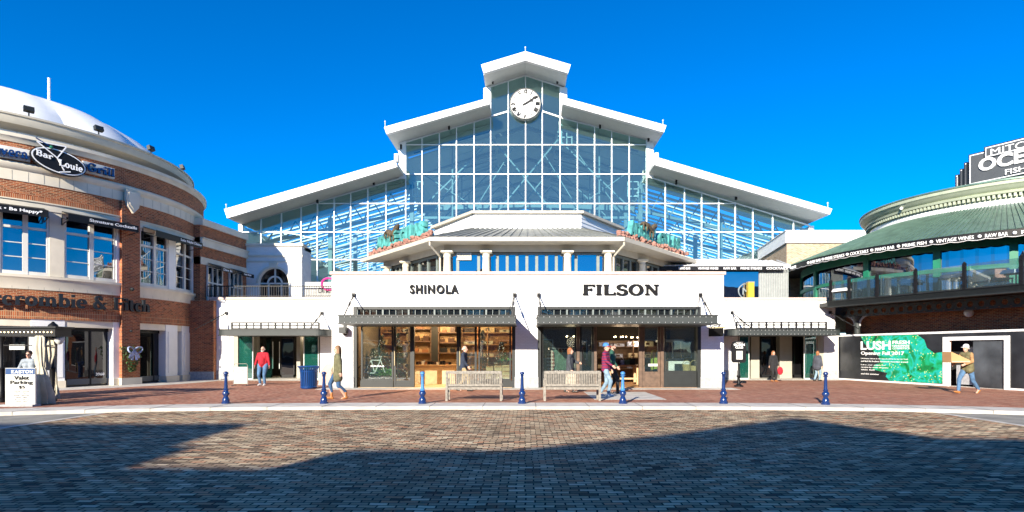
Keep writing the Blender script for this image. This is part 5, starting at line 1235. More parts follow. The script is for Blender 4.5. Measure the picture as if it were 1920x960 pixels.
# posts and clear wind screens
k = 0; L = (E2 - E0).length; sp = [0.05, 2.0, 4.15, 6.3, 8.45, 10.6, 12.7, 14.8]
for u in [.25, 1.35, 2.9, 4.8, 6.9, 9.0, 11.1, 13.2]:
    p = E0 + ed*u - en*.06; p = p + en*.1; m = MB(); m.obox(p + Vector((0,0,4.75)), ed*.07, en*.04, (0,0,.55)); m.ball(p + Vector((0,0,5.32)), .05, 8)
    for z in (4.35, 4.85, 5.15): m.obox(p + Vector((0,0,z)) + en*.04, ed*.06, en*.03, (0,0,.03))
    m.build('screen_post', M['black'], bal)
for a_, b_ in zip([.25, 1.35, 2.9, 4.8, 6.9, 9.0, 11.1], [1.35, 2.9, 4.8, 6.9, 9.0, 11.1, 13.2]):
    MB().obox(E0 + ed*(a_+b_)/2 - en*.06 + Vector((0,0,4.75)), ed*((b_-a_)/2 - .06), en*.006, (0,0,.5)).build('wind_screen', M['clearglass'], bal)
# patio heaters hung over the balcony
hl = ['white hooded patio heater at the far end of the balcony', 'white hooded patio heater second along the balcony', 'white hooded patio heater behind the third balcony screen', 'white hooded patio heater near the picture edge on the balcony', 'white patio heater furthest out along the balcony']
for i, (x, y_, u) in enumerate(((1578, 545, 1.0), (1703, 530, 4.3), (1786, 519, 6.2), (1905, 510, 8.3))):
    q = E0 + ed*u - en*.5; d = q.y; c = P(x, y_, d); c.x = c.x; t = thing('patio_heater', hl[i], 'heater', (c.x, c.y, 4.24), 'patio heaters on the balcony')
    m = MB(); m.prism([(-.55, -.03), (.55, -.03), (.42, .12), (-.42, .12)], lambda u_, v: tuple(c + ed*u_ + Vector((0,0,v)) + en*.12), lambda u_, v: tuple(c + ed*u_ + Vector((0,0,v)) - en*.12)); m.build('reflector_hood', M['white'], t)
    MB().tube([(c.x, c.y, 4.2), (c.x, c.y, c.z)], .025, 6).build('stand', M['charcoal'], t)
    MB().obox(c + Vector((0,0,-.07)), ed*.42, en*.05, (0,0,.035)).build('burner', M['charcoal'], t)
# balcony chairs glimpsed behind screens
for i, u in enumerate((1.9, 5.6, 7.7)):
    q = E0 + ed*u - en*1.2; t = thing('dining_chair', ['wooden chair behind the first balcony screens', 'orange backed chair behind the middle balcony screen', 'orange backed chair behind the outer balcony screen'][i], 'chair', (q.x, q.y, 4.15), 'chairs on the balcony'); mt = M['wood'] if i == 0 else M['rock']
    m = MB(); m.box(q.x-.22, q.y-.22, 4.58, q.x+.22, q.y+.22, 4.63); m.build('seat', mt, t); m = MB(); m.box(q.x-.22, q.y+.18, 4.63, q.x+.22, q.y+.22, 5.05); m.build('backrest', mt, t)
    for sx_ in (-.19, .19):
        for sy_ in (-.19, .19): B('leg', M['charcoal'], t, (q.x+sx_-.02, q.y+sy_-.02, 4.15, q.x+sx_+.02, q.y+sy_+.02, 4.58))
# brick wall under the balcony
bwp = thing('shaded_brick_wall', 'red brick wall in the shade of the balcony with a round white lamp', 'wall', (18.5, 29, 0))
W0 = E0 - en*2.55 - ed*1.0; W1 = E2 - en*2.55
edge_box(MB(), W0, W1, 0, 3.95, 0, .3).build('wall', M['redbrick'], bwp)
q = W0 + ed*6.6 + en*.15; t = thing('globe_lamp', 'white globe lamp on the brick wall under the balcony beam', 'lamp', (q.x, q.y, 3.2))
MB().ball((q.x, q.y, 3.33), .2, 16).build('globe', M['white'], t, smooth=True); m = MB(); m.bar((q.x, q.y, 3.33), (q.x - en.x*.2, q.y - en.y*.2, 3.33), .08); m.build('mount', M['charcoal'], t)
# ---- hoarding with poster
hd = thing('construction_hoarding', 'black hoarding with white edging and a framed opening below the balcony', 'hoarding', (18.5, 28, 0))
H0 = Vector((X_(1566, 32.5), 32.5, 0)); H1 = Vector((PX(1920, 23.2), 23.2, 0)); hd_ = (H1 - H0).normalized(); hn = Vector((hd_.y, -hd_.x, 0)); hn = hn if hn.x < 0 else -hn; HE = H1 + hd_*6
def hpt(x):   # distance along hoarding of pixel column x
    k = (x - CX)/F; # H0 + s*hd : X = k*Y
    return (k*H0.y - H0.x) / (hd_.x - k*hd_.y)
def hb(m, s0, s1, z0, z1, o0, o1):
    a, b = H0 + hd_*s0, H0 + hd_*s1; vs = [a + hn*o1, b + hn*o1, b + hn*o0, a + hn*o0]; return m.prism([(v.x, v.y) for v in vs], lambda u, v: (u, v, z0), lambda u, v: (u, v, z1))
sA, sB, sC, sD = hpt(1769), hpt(1779.5), hpt(1884), hpt(1894); HT = 2.36
M['hoard'] = mat('black_vinyl', (.020,.022,.026), .32, var=.6, scale=1.1, bump=.5, bscale=2.5)
mh = hb(MB(), 0, sA, .08, HT, -.08, 0); mh.build('vinyl_panel', M['hoard'], hd); hb(MB(), sD, (HE-H0).length, .08, HT, -.08, 0).build('vinyl_panel', M['hoard'], hd)
hb(MB(), sA, sD, 2.2, HT, -.08, 0).build('vinyl_panel', M['hoard'], hd)
for s0, s1, z0, z1 in ((-.05, (HE-H0).length, HT, HT + .09), (-.08, sA, 0, .08), (sD, (HE-H0).length, 0, .08), (-.1, 0.0, 0, HT)): hb(MB(), s0, s1, z0, z1, -.09, .03).build('edging', M['white'], hd)
for s0, s1, z0, z1 in ((sA, sB, 0, 2.2), (sC, sD, 0, 2.2), (sB, sC, 2.04, 2.2)): hb(MB(), s0, s1, z0, z1, -.1, .05).build('opening_frame', M['white'], hd)
hb(MB(), sB + (sC - sB)*.44, sC, .03, 2.04, -.07, -.04).build('door_leaf', mat('plastic_sheet', (.055,.062,.07), .3, var=.7, scale=.9, bump=.7, bscale=2), hd)
m = MB(); hb(m, sB, sC, 0, .02, -1.5, 0); m.build('opening_floor', M['concrete'], hd)
hb(MB(), sB - .5, sC + .3, 0, 2.2, -.80, -.75).build('inner_wall', M['darkroom'], hd)
hb(MB(), sB + .25, sB + 1.25, 1.0, 1.75, -.74, -.70).build('pale_board', M['creamdark'], hd)
hb(MB(), sB + .1, sB + .8, .1, .95, -.65, -.3).build('stored_case', M['plinth'], hd)
# poster artwork: flowing turquoise and green ink with specks
pm, nt, b = newmat('ink_poster'); b.inputs['Roughness'].default_value = .45
tc = N(nt, 'ShaderNodeTexCoord'); mpn = N(nt, 'ShaderNodeMapping'); nt.links.new(tc.outputs['Object'], mpn.inputs[0])
no = N(nt, 'ShaderNodeTexNoise'); no.inputs['Scale'].default_value = .9; no.inputs['Detail'].default_value = 4; no.inputs['Distortion'].default_value = 2.2; nt.links.new(mpn.outputs[0], no.inputs['Vector'])
r = N(nt, 'ShaderNodeValToRGB'); cr = r.color_ramp; cr.elements[0].position = .30; cr.elements[0].color = (.002,.03,.02,1); cr.elements[1].position = .72; cr.elements[1].color = (.005,.13,.03,1)
for p_, c_ in ((.40, (.005,.24,.06,1)), (.47, (.008,.38,.20,1)), (.53, (.012,.42,.38,1)), (.60, (.006,.26,.11,1))): e = cr.elements.new(p_); e.color = c_
nt.links.new(no.outputs['Fac'], r.inputs[0])
vo = N(nt, 'ShaderNodeTexVoronoi'); vo.inputs['Scale'].default_value = 9; nt.links.new(mpn.outputs[0], vo.inputs['Vector'])
lt = N(nt, 'ShaderNodeMath', operation='LESS_THAN'); lt.inputs[1].default_value = .24; nt.links.new(vo.outputs['Distance'], lt.inputs[0])
n3 = N(nt, 'ShaderNodeTexNoise'); n3.inputs['Scale'].default_value = 1.6; nt.links.new(mpn.outputs[0], n3.inputs['Vector'])
g3 = N(nt, 'ShaderNodeMath', operation='GREATER_THAN'); g3.inputs[1].default_value = .52; nt.links.new(n3.outputs['Fac'], g3.inputs[0])
mu = N(nt, 'ShaderNodeMath', operation='MULTIPLY'); nt.links.new(lt.outputs[0], mu.inputs[0]); nt.links.new(g3.outputs[0], mu.inputs[1])
mx = N(nt, 'ShaderNodeMix', data_type='RGBA'); mx.inputs[7].default_value = (.62,.66,.22,1); nt.links.new(mu.outputs[0], mx.inputs[0]); nt.links.new(r.outputs[0], mx.inputs[6]); nt.links.new(mx.outputs[2], b.inputs['Base Color'])
po = thing('poster', 'turquoise and green ink poster announcing an opening in fall 2017 on the black hoarding', 'poster', tuple(H0 + hd_*2))
out_px = [(1614, 628), (1640, 628.5), (1720, 627), (1733, 637), (1738, 652), (1752, 662), (1768, 660), (1768.5, 719), (1735, 718.5), (1703, 717), (1668, 715), (1661, 706), (1664, 699), (1650, 696), (1636, 692), (1640, 684), (1652, 680), (1648, 668), (1630, 655), (1620, 642)]
pp = []
for x, y_ in out_px:
    s_ = hpt(x); q = H0 + hd_*s_; pp.append((s_, min(HT - .02, max(.1, H + (HY - y_)*q.y/F))))
m = MB(); m.prism(pp, lambda u, v: tuple(H0 + hd_*u + hn*.012 + Vector((0,0,v))), lambda u, v: tuple(H0 + hd_*u + hn*.002 + Vector((0,0,v)))); m.build('ink_print', pm, po)
def ptxt(s, x0, x1, yb, yt, off=.01):
    s0, s1 = hpt(x0), hpt(x1); q = H0 + hd_*s0; m = MB(); z0 = H + (HY - yb)*q.y/F; z1 = H + (HY - yt)*q.y/F
    put_text(m, text_geo(s, off), q + hn*.022 + Vector((0,0,z0)), hd_, (0,0,1), s1 - s0, z1 - z0, .008); m.build('lettering', M['whiteletter'], po)
ptxt("LUSH", 1614.5, 1671, 656, 640, .03); ptxt("FRESH", 1674, 1706, 645.5, 638.8, .02); ptxt("HANDMADE", 1674, 1706, 650.2, 646.8, .01); ptxt("COSMETICS", 1674, 1706, 655, 651.4, .01)
ptxt("Opening Fall 2017", 1615, 1696, 667, 658.8, .02)
for i, (s_, x1, yb) in enumerate((("Until then, visit us at our nearest stores to try our fresh", 1703, 673.6), ("and find the freshest handmade cosmetics around", 1703, 678.2), ("Like our page for", 1662, 685.2), ("opening day events and more", 1666, 689.6), ("this fall", 1640, 694), ("and this summer", 1649, 701.6))):
    ptxt(s_, 1615, x1, yb, yb - 2.6, .005)
# rooftop sign
ys = 29.5; S0 = Vector((PX(1795, 29.5), 29.5, 0)); S1 = Vector((PX(1920, 27.2), 27.2, 0)); sd = (S1 - S0).normalized(); sn = Vector((sd.y, -sd.x, 0)); sn = sn if sn.y < 0 else -sn
rs = thing('rooftop_sign', 'grey stepped art deco sign with white lettering standing on the green restaurant roof', 'sign', (S0.x, S0.y, 9.7))
def spt(x): k = (x - CX)/F; return (k*S0.y - S0.x)/(sd.x - k*sd.y)
def sz(x, y_): q = S0 + sd*spt(x); return H + (HY - y_)*q.y/F
def pane(x0, x1, ytop, zbot, mt, nm, o=0, rim=True):
    s0, s1 = spt(x0), spt(x1) if x1 < 1925 else spt(1920) + (x1 - 1920)*.012; zt_ = sz(x0, ytop)
    def bx(d, oo, mm, n_): MB().prism([(s0 + d, zbot + d), (s1 - d, zbot + d), (s1 - d, zt_ - d), (s0 + d, zt_ - d)], lambda u, v: tuple(S0 + sd*u + sn*(.12 + o + oo) + Vector((0,0,v))), lambda u, v: tuple(S0 + sd*u - sn*.12 + Vector((0,0,v)))).build(n_, mm, rs)
    bx(0, 0, M['ironshade'], nm)
    if rim: bx(.05, .01, M['whiteletter'], 'neon_rim'); bx(.10, .02, mt, 'sign_face')
M['signgrey'] = mat('sign_grey', (.07,.075,.08), .5, var=.05)
M['neonpink'] = mat('neon_tube', (.75,.62,.62), .4, var=0)
zb = sz(1795, 354)
pane(1818, 2320, 291, zb + .0, M['signgrey'], 'main_panel'); pane(1848, 2200, 277, sz(1848, 299), M['signgrey'], 'top_panel', o=.05)
for x0, x1, yt in ((1793, 1800, 329), (1801.5, 1808, 318), (1809.5, 1816, 306)): pane(x0, x1, yt, zb, M['signgrey'], 'stepped_fin')
def stxt(s, x, yb, h_, w_, off=.02, d_=.06, o=.2):
    m = MB(); q = S0 + sd*spt(x); put_text(m, text_geo(s, off), q + sn*o + Vector((0,0,sz(x, yb))), sd, (0,0,1), w_, h_, d_); m.build('lettering', M['whiteletter'], rs)
stxt("MITCHELL'S", 1861, 293, .32, 3.0, .0, .03); stxt("OCEAN CLUB", 1838, 324, .62, 5.6, .03, .08, .17); stxt("FISH", 1888, 329, .24, .78, .01, .03)
m = MB(); L = spt(1920) + 3
for z in (9.5, zb): m.bar(S0 + sd*.2 + Vector((0,0,z)), S0 + sd*L + Vector((0,0,z)), .05)
k = 0; u = .2
while u < L: m.bar(S0 + sd*u + Vector((0,0,9.45)), S0 + sd*(u+.25) + Vector((0,0,zb)), .03); m.bar(S0 + sd*(u+.25) + Vector((0,0,9.45)), S0 + sd*u + Vector((0,0,zb)), .03); u += .25
m.build('lattice_support', M['steelblue'], rs)
MB().ball(P(1690, 391, 31.5) , .09, 8).build('roof_marker', M['white'], res)
# ---- pavilion strip and beige brick block between hall and restaurant
pv = thing('terrace_pavilion', 'low pavilion with pale metal roof and blue window behind the entrance wing', 'building', (13, 34, 4.2))
yp = 33.6; x0, x1 = X_(1200, yp), X_(1482, yp); ze = PZ(498, yp)
m = MB(); z1_ = PZ(486.5, 35.6)
m.add([(x0, yp, ze), (x1, yp, ze), (x1, 36.0, z1_), (x0, 36.0, z1_), (x0, yp, ze - .1), (x1, yp, ze - .1), (x1, 36, ze - .1), (x0, 36, ze - .1)], [(0,1,2,3),(7,6,5,4),(0,4,5,1),(1,5,6,2),(2,6,7,3),(3,7,4,0)])
r_ = m.build('roof', M['roofwhite'], pv); m = MB()
for i in range(26): x = x0 + (x1-x0)*i/25; m.bar((x, yp, ze + .02), (x + .25, 36.0, z1_ + .02), .05)
m.build('standing_seam', M['soffit'], r_)
B('valance', M['black'], pv, (x0, yp - .05, PZ(507, yp), x1 - .4, yp - .02, PZ(499, yp)))
m = MB()
for i, s_ in enumerate(("PIANO BAR", "VINTAGE WINES", "RAW BAR", "PRIME STEAKS", "COCKTAILS")):
    w_ = [22, 38, 24, 40, 40][i]; x = [1272, 1308, 1356, 1388, 1436][i]; put_text(m, text_geo(s_, .02), (PX(x, yp), yp - .06, PZ(505.5, yp)), (1,0,0), (0,0,1), w_*yp/F, .13, .01)
m.build('lettering', M['whiteletter'], pv)
B('wall', M['plinth'], pv, (PX(1427, yp), yp + .3, 4.1, x1, yp + .5, ze - .1)); B('window', M['blueglass'], pv, (x0, yp + .3, 4.1, PX(1426, yp), yp + .35, ze - .1))
m = MB(); x = PX(1428, yp)
while x < x1: m.box(x, yp + .25, 4.1, x + .05, yp + .3, ze - .12); x += .1
m.build('fluted_panel', mat('fluted_grey', (.27,.30,.29), .6), pv)
m = MB(); c = Vector((PX(1402, yp), yp + .28, PZ(545, yp))); m.tube([c + Vector((.42*cos(a), 0, .42*sin(a))) for a in [i*pi/14 for i in range(29)]], .035, 6); put_text(m, text_geo("M", .02), c + Vector((-.2, -.01, -.2)), (1,0,0), (0,0,1), .4, .4, .01); m.build('window_emblem', M['steelblue'], pv)
t = thing('yellow_heater', 'yellow upright canister behind the blue terrace window', 'container', (PX(1406, yp) , yp - .2, 4.16)); B('canister', mat('yellow', (.55,.38,.03), .5), t, (PX(1398, yp) + .12, yp - .1, 4.17, PX(1413, yp), yp + .2, PZ(530, yp)))
B('cap', M['gold'], t, (PX(1398, yp) + .1, yp - .12, PZ(530, yp), PX(1413, yp) + .02, yp + .22, PZ(528.5, yp)))
bb = thing('tan_brick_block', 'tan brick block with tall white parapet between the glass hall and the green roof', 'building', (20, 41, 0))
yb_ = 40.0; xa = X_(1475, yb_); zt_ = PZ(434, yb_)
MB().xy([(xa, yb_), (31, yb_), (31, 47.5), (18.95, 47.5)], 3, zt_ - .8).build('wall', M['tanbrick'], bb)
MB().xy([(xa - .12, yb_ - .12), (31, yb_ - .12), (31, 47.6), (18.85, 47.6)], zt_ - .8, zt_).build('parapet', M['white'], bb)
MB().xy([(xa - .18, yb_ - .18), (31, yb_ - .18), (31, 47.65), (18.8, 47.65)], zt_, zt_ + .06).build('coping', M['soffit'], bb)
# ------------------------------------------------------------------ bollards
M['bollard_pale'] = mat('bollard_faded_blue', (.05,.20,.46), .4, var=.2, scale=12)
def bollard_proto():
    t = thing('bollard', 'x', 'bollard', (0, 0, 0), 'blue bollards along the kerb')
    m = MB(); m.lathe([(0, 0), (.125, 0), (.125, .05), (.10, .07), (.105, .12), (.085, .17), (.06, .22), (.075, .25), (.10, .29), (.105, .33), (.08, .37), (.06, .39)], (0,0,0), 20)
    m.build('base', M['bollard'], t, smooth=True)
    m = MB(); m.lathe([(.06, .39), (.075, .41), (.075, .43), (.055, .45), (.052, .5), (.04, .80), (.042, .82)], (0,0,0), 20); m.build('shaft', M['bollard'], t, smooth=True)
    m = MB(); m.lathe([(.042, .82), (.07, .83), (.07, .845), (.035, .855), (.05, .865), (.068, .89), (.072, .915), (.062, .945), (.03, .965), (0, .97)], (0,0,0), 20); m.build('ball_finial', M['bollard'], t, smooth=True)
    return t
bp_ = bollard_proto(); blab = ['blue cast bollard on the kerb beside the standing price frame and man in red', 'blue cast bollard next to the woman in the olive coat', 'bollard with faded paler blue shaft in front of the first shopfront', 'blue cast bollard between the two benches', 'bollard with faded paler blue shaft in front of the second shop doorway', 'blue cast bollard before the menu stand and entrance wing', 'blue cast bollard in front of the grey pier by the ink poster']
for i, x in enumerate((423, 607, 792, 979, 1168, 1357, 1548)):
    Xx = PX(x, 17.6); y = 17.62 if i < 6 else kerb(Xx, 1.0)
    if i == 6: y = 17.3; Xx = PX(x, y)
    o = bp_ if i == 0 else copy_tree(bp_)
    if i in (2, 4):
        for c_ in o.children:
            if not c_.name.startswith('base'): c_.data = c_.data.copy(); c_.data.materials[0] = M['bollard_pale']
    o.location = (Xx, y, 0.0); o['label'] = blab[i]
# ------------------------------------------------------------------ benches (seen from behind)
def bench(x0, x1, y, lab):
    t = thing('park_bench', lab, 'bench', ((x0+x1)/2, y, 0), 'teak benches facing the shops'); m_ = M['teak']; zt = .93
    # front of the bench faces the shops (+Y); we see the slatted back
    for x in (x0 + .03, x1 - .09):
        m = MB(); m.bar((x + .03, y, 0), (x + .03, y, .45), .07); m.bar((x + .03, y, .42), (x + .03, y - .10, zt), .06, .05); m.build('leg', m_, t)
        m = MB(); m.bar((x + .03, y + .55, 0), (x + .03, y + .55, .66), .07); m.build('leg', m_, t)
        m = MB(); m.bar((x + .03, y - .08, .67), (x + .03, y + .62, .67), .07, .035); m.build('armrest', m_, t)
    m = MB(); m.box(x0 + .05, y - .01, .36, x1 - .05, y + .03, .43); m.box(x0 + .05, y + .53, .36, x1 - .05, y + .57, .43); m.build('apron', m_, t)
    m = MB(); n = 7
    for i in range(n): yy = y + .06 + .5*i/(n-1); m.box(x0 + .03, yy - .03, .43, x1 - .03, yy + .03, .455)
    m.build('seat_slat', m_, t)
    m = MB(); m.bar((x0 + .05, y - .1, zt - .02), (x1 - .05, y - .1, zt - .02), .04, .09); m.bar((x0 + .05, y - .01, .50), (x1 - .05, y - .01, .50), .04, .07)
    m.build('back_rail', m_, t)
    m = MB(); n = 31
    for i in range(n): x = x0 + .11 + (x1 - x0 - .22)*i/(n-1); m.bar((x, y - .015, .5), (x, y - .095, zt - .05), .034, .018)
    m.build('back_slat', m_, t)
bench(PX(834, 18.55), PX(943, 18.55), 18.55, 'weathered teak bench in front of the first shop door'); bench(PX(1018, 18.55), PX(1128, 18.55), 18.55, 'weathered teak bench with a cream bag showing behind its slats')
# ------------------------------------------------------------------ litter bin
bx_, by_ = PX(579, 24.6), 24.6; t = thing('litter_bin', 'blue slatted litter bin with flared rim near the entrance', 'bin', (bx_, by_, 0))
m = MB(); n = 26; h_ = .92
for k in range(n):
    a = 2*pi*k/n; pts = [(bx_ + r*cos(a), by_ + r*sin(a), z) for r, z in ((.31, .06), (.33, .4), (.345, .72), (.37, .84), (.44, .93))]
    for i in range(4): m.bar(pts[i], pts[i+1], .05, .012, up=(cos(a), sin(a), 0))
m.build('slat', M['binblue'], t)
for r, z, w_ in ((.32, .07, .03), (.35, .73, .02), (.44, .93, .02)):
    MB().tube([(bx_ + r*cos(2*pi*i/28), by_ + r*sin(2*pi*i/28), z) for i in range(29)], w_, 8).build('hoop', M['binblue'], t, smooth=True)
MB().lathe([(0, .04), (.27, .04), (.29, .80), (.27, .8), (.25, .08), (0, .08)], (bx_, by_, 0), 24).build('liner', M['black'], t, smooth=True)
MB().lathe([(0, 0), (.29, 0), (.33, .05), (0, .06)], (bx_, by_, 0), 24).build('foot', M['binblue'], t, smooth=True)
# ------------------------------------------------------------------ notice frame stand
y = 26.6; x0, x1 = PX(438, y), PX(464.5, y); t = thing('notice_stand', 'white notice in a thin metal floor stand beside the entrance doors', 'sign stand', ((x0+x1)/2, y, 0))
B('notice', M['paper'], t, (x0 + .02, y - .01, PZ(719, y), x1 - .02, y + .01, PZ(688, y)))
m = MB(); 
for x in (x0, x1): m.tube([(x, y, .0), (x, y, PZ(686, y))], .015, 6); m.tube([(x, y - .25, .012), (x, y + .25, .012)], .015, 6)
m.tube([(x0, y, PZ(686, y)), (x0 + .05, y, PZ(682, y)), (x1 - .05, y, PZ(682, y)), (x1, y, PZ(686, y))], .015, 6); m.tube([(x0, y, PZ(719.5, y)), (x1, y, PZ(719.5, y))], .015, 6); m.build('frame', M['teak'], t)
m = MB()
for i, s_ in enumerate(("HOLIDAY", "SANTA WITH", "BOUTIQUE")): pass
m = MB()
for i, (s_, hw) in enumerate((("Store Hours", 9), ("Mon - Sat", 7), ("10 - 9", 5))): put_text(m, text_geo(s_, .0), (PX(451 - hw, y), y - .018, PZ(695 + i*4.5, y)), (1,0,0), (0,0,1), 2*hw*y/F, .055, .004)
m.build('lettering', M['greyprint'], t)
# slanted board by the pier
y = 27.0; t = thing('leaning_board', 'tan board leaning on the white pier beside the litter bin', 'board', (PX(605, y), y, 0))
MB().xz([(PX(597, y), .06), (PX(598, y), .55), (PX(612, y), .98), (PX(622, y), .98), (PX(622, y), .06)], y, y + .06).build('panel', mat('tan_board', (.50,.36,.29), .7), t)
B('panel_base', M['plinth'], t, (PX(597, y), y - .05, 0, PX(622, y), y + .12, .06))
# ------------------------------------------------------------------ menu stand
y = 25.9; cx_ = PX(1385, y); t = thing('menu_stand', 'black arched menu case with white OCEAN CLUB lettering on a short iron post', 'menu stand', (cx_, y, 0))
m = MB(); w_ = .31; zt, zb = PZ(640, y), PZ(680, y); zt = zt - .02
pts = [(cx_ - w_, zb + .1), (cx_ - w_*.8, zb), (cx_ + w_*.8, zb), (cx_ + w_, zb + .1), (cx_ + w_, zt - .12), (cx_ + w_*.75, zt), (cx_ + .1, zt + .04), (cx_ - .1, zt + .04), (cx_ - w_*.75, zt), (cx_ - w_, zt - .12)]
m.xz(pts, y - .06, y + .06); m.build('case', M['black'], t)
B('menu_sheet', M['paper'], t, (cx_ - .13, y - .072, PZ(674, y), cx_ + .15, y - .062, PZ(658, y)))
for k in range(6): B('menu_line', M['greyprint'], t, (cx_ - .08, y - .076, PZ(660.5 + k*2, y), cx_ + .10, y - .073, PZ(660.0 + k*2, y)))
m = MB(); put_text(m, text_geo("OCEAN", .03), (cx_ - .24, y - .066, PZ(648.5, y)), (1,0,0), (0,0,1), .48, .105, .01); put_text(m, text_geo("CLUB", .03), (cx_ - .17, y - .066, PZ(653.5, y)), (1,0,0), (0,0,1), .34, .10, .01)
put_text(m, text_geo("MITCHELL'S", .01), (cx_ - .14, y - .066, PZ(643.3, y)), (1,0,0), (0,0,1), .28, .04, .01); m.build('lettering', M['whiteletter'], t)
m = MB(); m.lathe([(0, 0), (.2, 0), (.2, .05), (.12, .08), (.07, .14), (.055, .4), (.09, .46), (.055, .52), (.05, zb - .02)], (cx_, y, 0), 14); m.build('post', M['black'], t, smooth=True)

# ------------------------------------------------------------------ shop interiors
def plight(name, loc, e, c, parent, size=.25):
    l = bpy.data.lights.new(name, 'POINT'); l.energy = e; l.color = c; l.shadow_soft_size = size
    o = bpy.data.objects.new(name, l); col.objects.link(o); o.location = loc; return o
for i, (x, y_) in enumerate(((-5.9, 27.3), (-3.9, 27.6), (-1.9, 27.3), (-3.9, 26.4))):
    t = thing('ceiling_lamp', ['warm ceiling lamp over the plants in the first shop', 'warm ceiling lamp over the leather goods shelves', 'warm ceiling lamp above the second plant window', 'warm ceiling lamp just inside the open doorway of the leather shop'][i], 'lamp', (x, y_, 3.5), 'lamps in the leather goods shop')
    MB().lathe([(0, 0), (.02, 0), (.12, -.14), (.11, -.15), (0, -.03)], (x, y_, 3.5), 12).build('shade', M['black'], t); m = MB(); m.ball((x, y_, 3.38), .05, 8); m.build('bulb', M['bulb'], t)
    plight('lamp_light', (x, y_, 3.2), 110, (1, .66, .34), t)
for i, (x, y_) in enumerate(((4.6, 28.5), (5.6, 29.5), (2.2, 27.6))):
    t = thing('ceiling_lamp', ['bare bulb chandelier over the long table in the dark shop', 'bare bulb chandelier deep in the dark shop', 'bare bulb lamp over the clothes rack'][i], 'lamp', (x, y_, 3.5), 'lamps in the dark shop')
    m = MB(); m.bar((x, y_, 3.5), (x, y_, 2.3), .02); m.tube([(x + .3*cos(a), y_ + .3*sin(a), 2.3) for a in [i*pi/6 for i in range(13)]], .015, 5); m.bar((x-.3, y_, 2.3), (x+.3, y_, 2.3), .015); m.build('fitting', M['black'], t); m = MB()
    for k in range(5): a = 2*pi*k/5; m.ball((x + .3*cos(a), y_ + .3*sin(a), 2.26), .035, 6)
    m.build('bulb', M['bulb'], t); plight('lamp_light', (x, y_, 2.0), 22, (1, .72, .45), t)
for i, (x, y_) in enumerate(((-13.6, 34.2), (-12.5, 34.0))):
    t = thing('ceiling_lamp', ['round recessed lamp in the entrance lobby by the man in red', 'round recessed lamp over the inner lobby doors'][i], 'lamp', (x, y_, 2.68), 'lamps in the entrance lobby')
    m = MB(); m.lathe([(0, 0), (.09, 0), (.09, -.02), (0, -.02)], (x, y_, 2.7), 12); m.build('diffuser', M['bulb'], t); plight('lamp_light', (x, y_, 2.4), 12, (1, .8, .55), t)
# display shelf unit
yS = 28.9; XS = lambda x: PX(x, yS)
su = thing('display_shelf', 'tall lit wooden shelving filled with leather bags in the first shop', 'shelf', (XS(815), yS, 0))
sx0, sx1 = XS(770), XS(858)
B('back_panel', M['palewood'], su, (sx0 - .3, yS + .45, 0, sx1 + .2, yS + .5, 3.3))
for x in (sx0 - .1, XS(809), XS(821), sx1): B('upright', M['darkwood'] if x != XS(809) else M['darkwood'], su, (x - .05, yS, 0, x + .05, yS + .45, 3.3))
B('centre_panel', M['charcoal'], su, (XS(809), yS - .01, .9, XS(821), yS + .02, 3.3))
for y_ in (2.62, 2.02, 1.45): B('shelf', M['darkwood'], su, (sx0 - .1, yS, y_, XS(809), yS + .45, y_ + .05))
for y_ in (2.45, 1.95, 1.45): B('shelf', M['darkwood'], su, (XS(821), yS, y_, sx1, yS + .45, y_ + .05))
rnd = random.Random(11)
def bag(x, y, z, w_, h_, mt, lab, tote=True):
    t = thing('leather_bag', lab, 'bag', (x, y, z), 'leather bags on the shop shelves')
    m = MB(); m.prism([(-w_/2*.9, 0), (w_/2*.9, 0), (w_/2, h_), (-w_/2, h_)], lambda u, v: (x+u, y - .07, z+v), lambda u, v: (x+u, y + .07, z+v)); m.build('body', mt, t)
    m = MB(); m.tube([(x + w_*.28*cos(a), y - .05, z + h_ + h_*.55*sin(a)) for a in [pi*i/8 for i in range(9)]], .012, 5); m.build('handle', mt, t)
    return t
spots = [(780, 2.07, .30, .24, 'leather', 'brown tote bag at the near end of the middle shelf'), (798, 2.07, .30, .24, 'leather', 'dark brown tote bag beside its twin on the middle shelf'), (779, 1.50, .28, .20, 'leather2', 'tan handbag on the lower shelf'), (796, 1.50, .32, .16, 'leather2', 'low tan satchel on the lower shelf'), (786, 2.67, .34, .16, 'leather2', 'tan holdall on the top shelf'),
         (848, 2.50, .26, .36, 'leather', 'dark backpack shaped bag on the top right hand shelf'), (832, 2.50, .22, .12, 'leather2', 'small tan pouch bag beside the dark backpack'), (829, 2.0, .24, .16, 'leather', 'small dark bag on the second shelf of the far bay'), (845, 2.0, .32, .2, 'leather', 'wide dark bag on the second shelf of the far bay'), (831, 1.5, .36, .22, 'black', 'black briefcase on the lowest shelf of the far bay'), (848, 1.5, .26, .2, 'black', 'black handbag on the lowest shelf of the far bay')]
for x, z, w_, h_, mt, lab in spots: bag(XS(x), yS + .2, z, w_, h_, M[mt], lab)
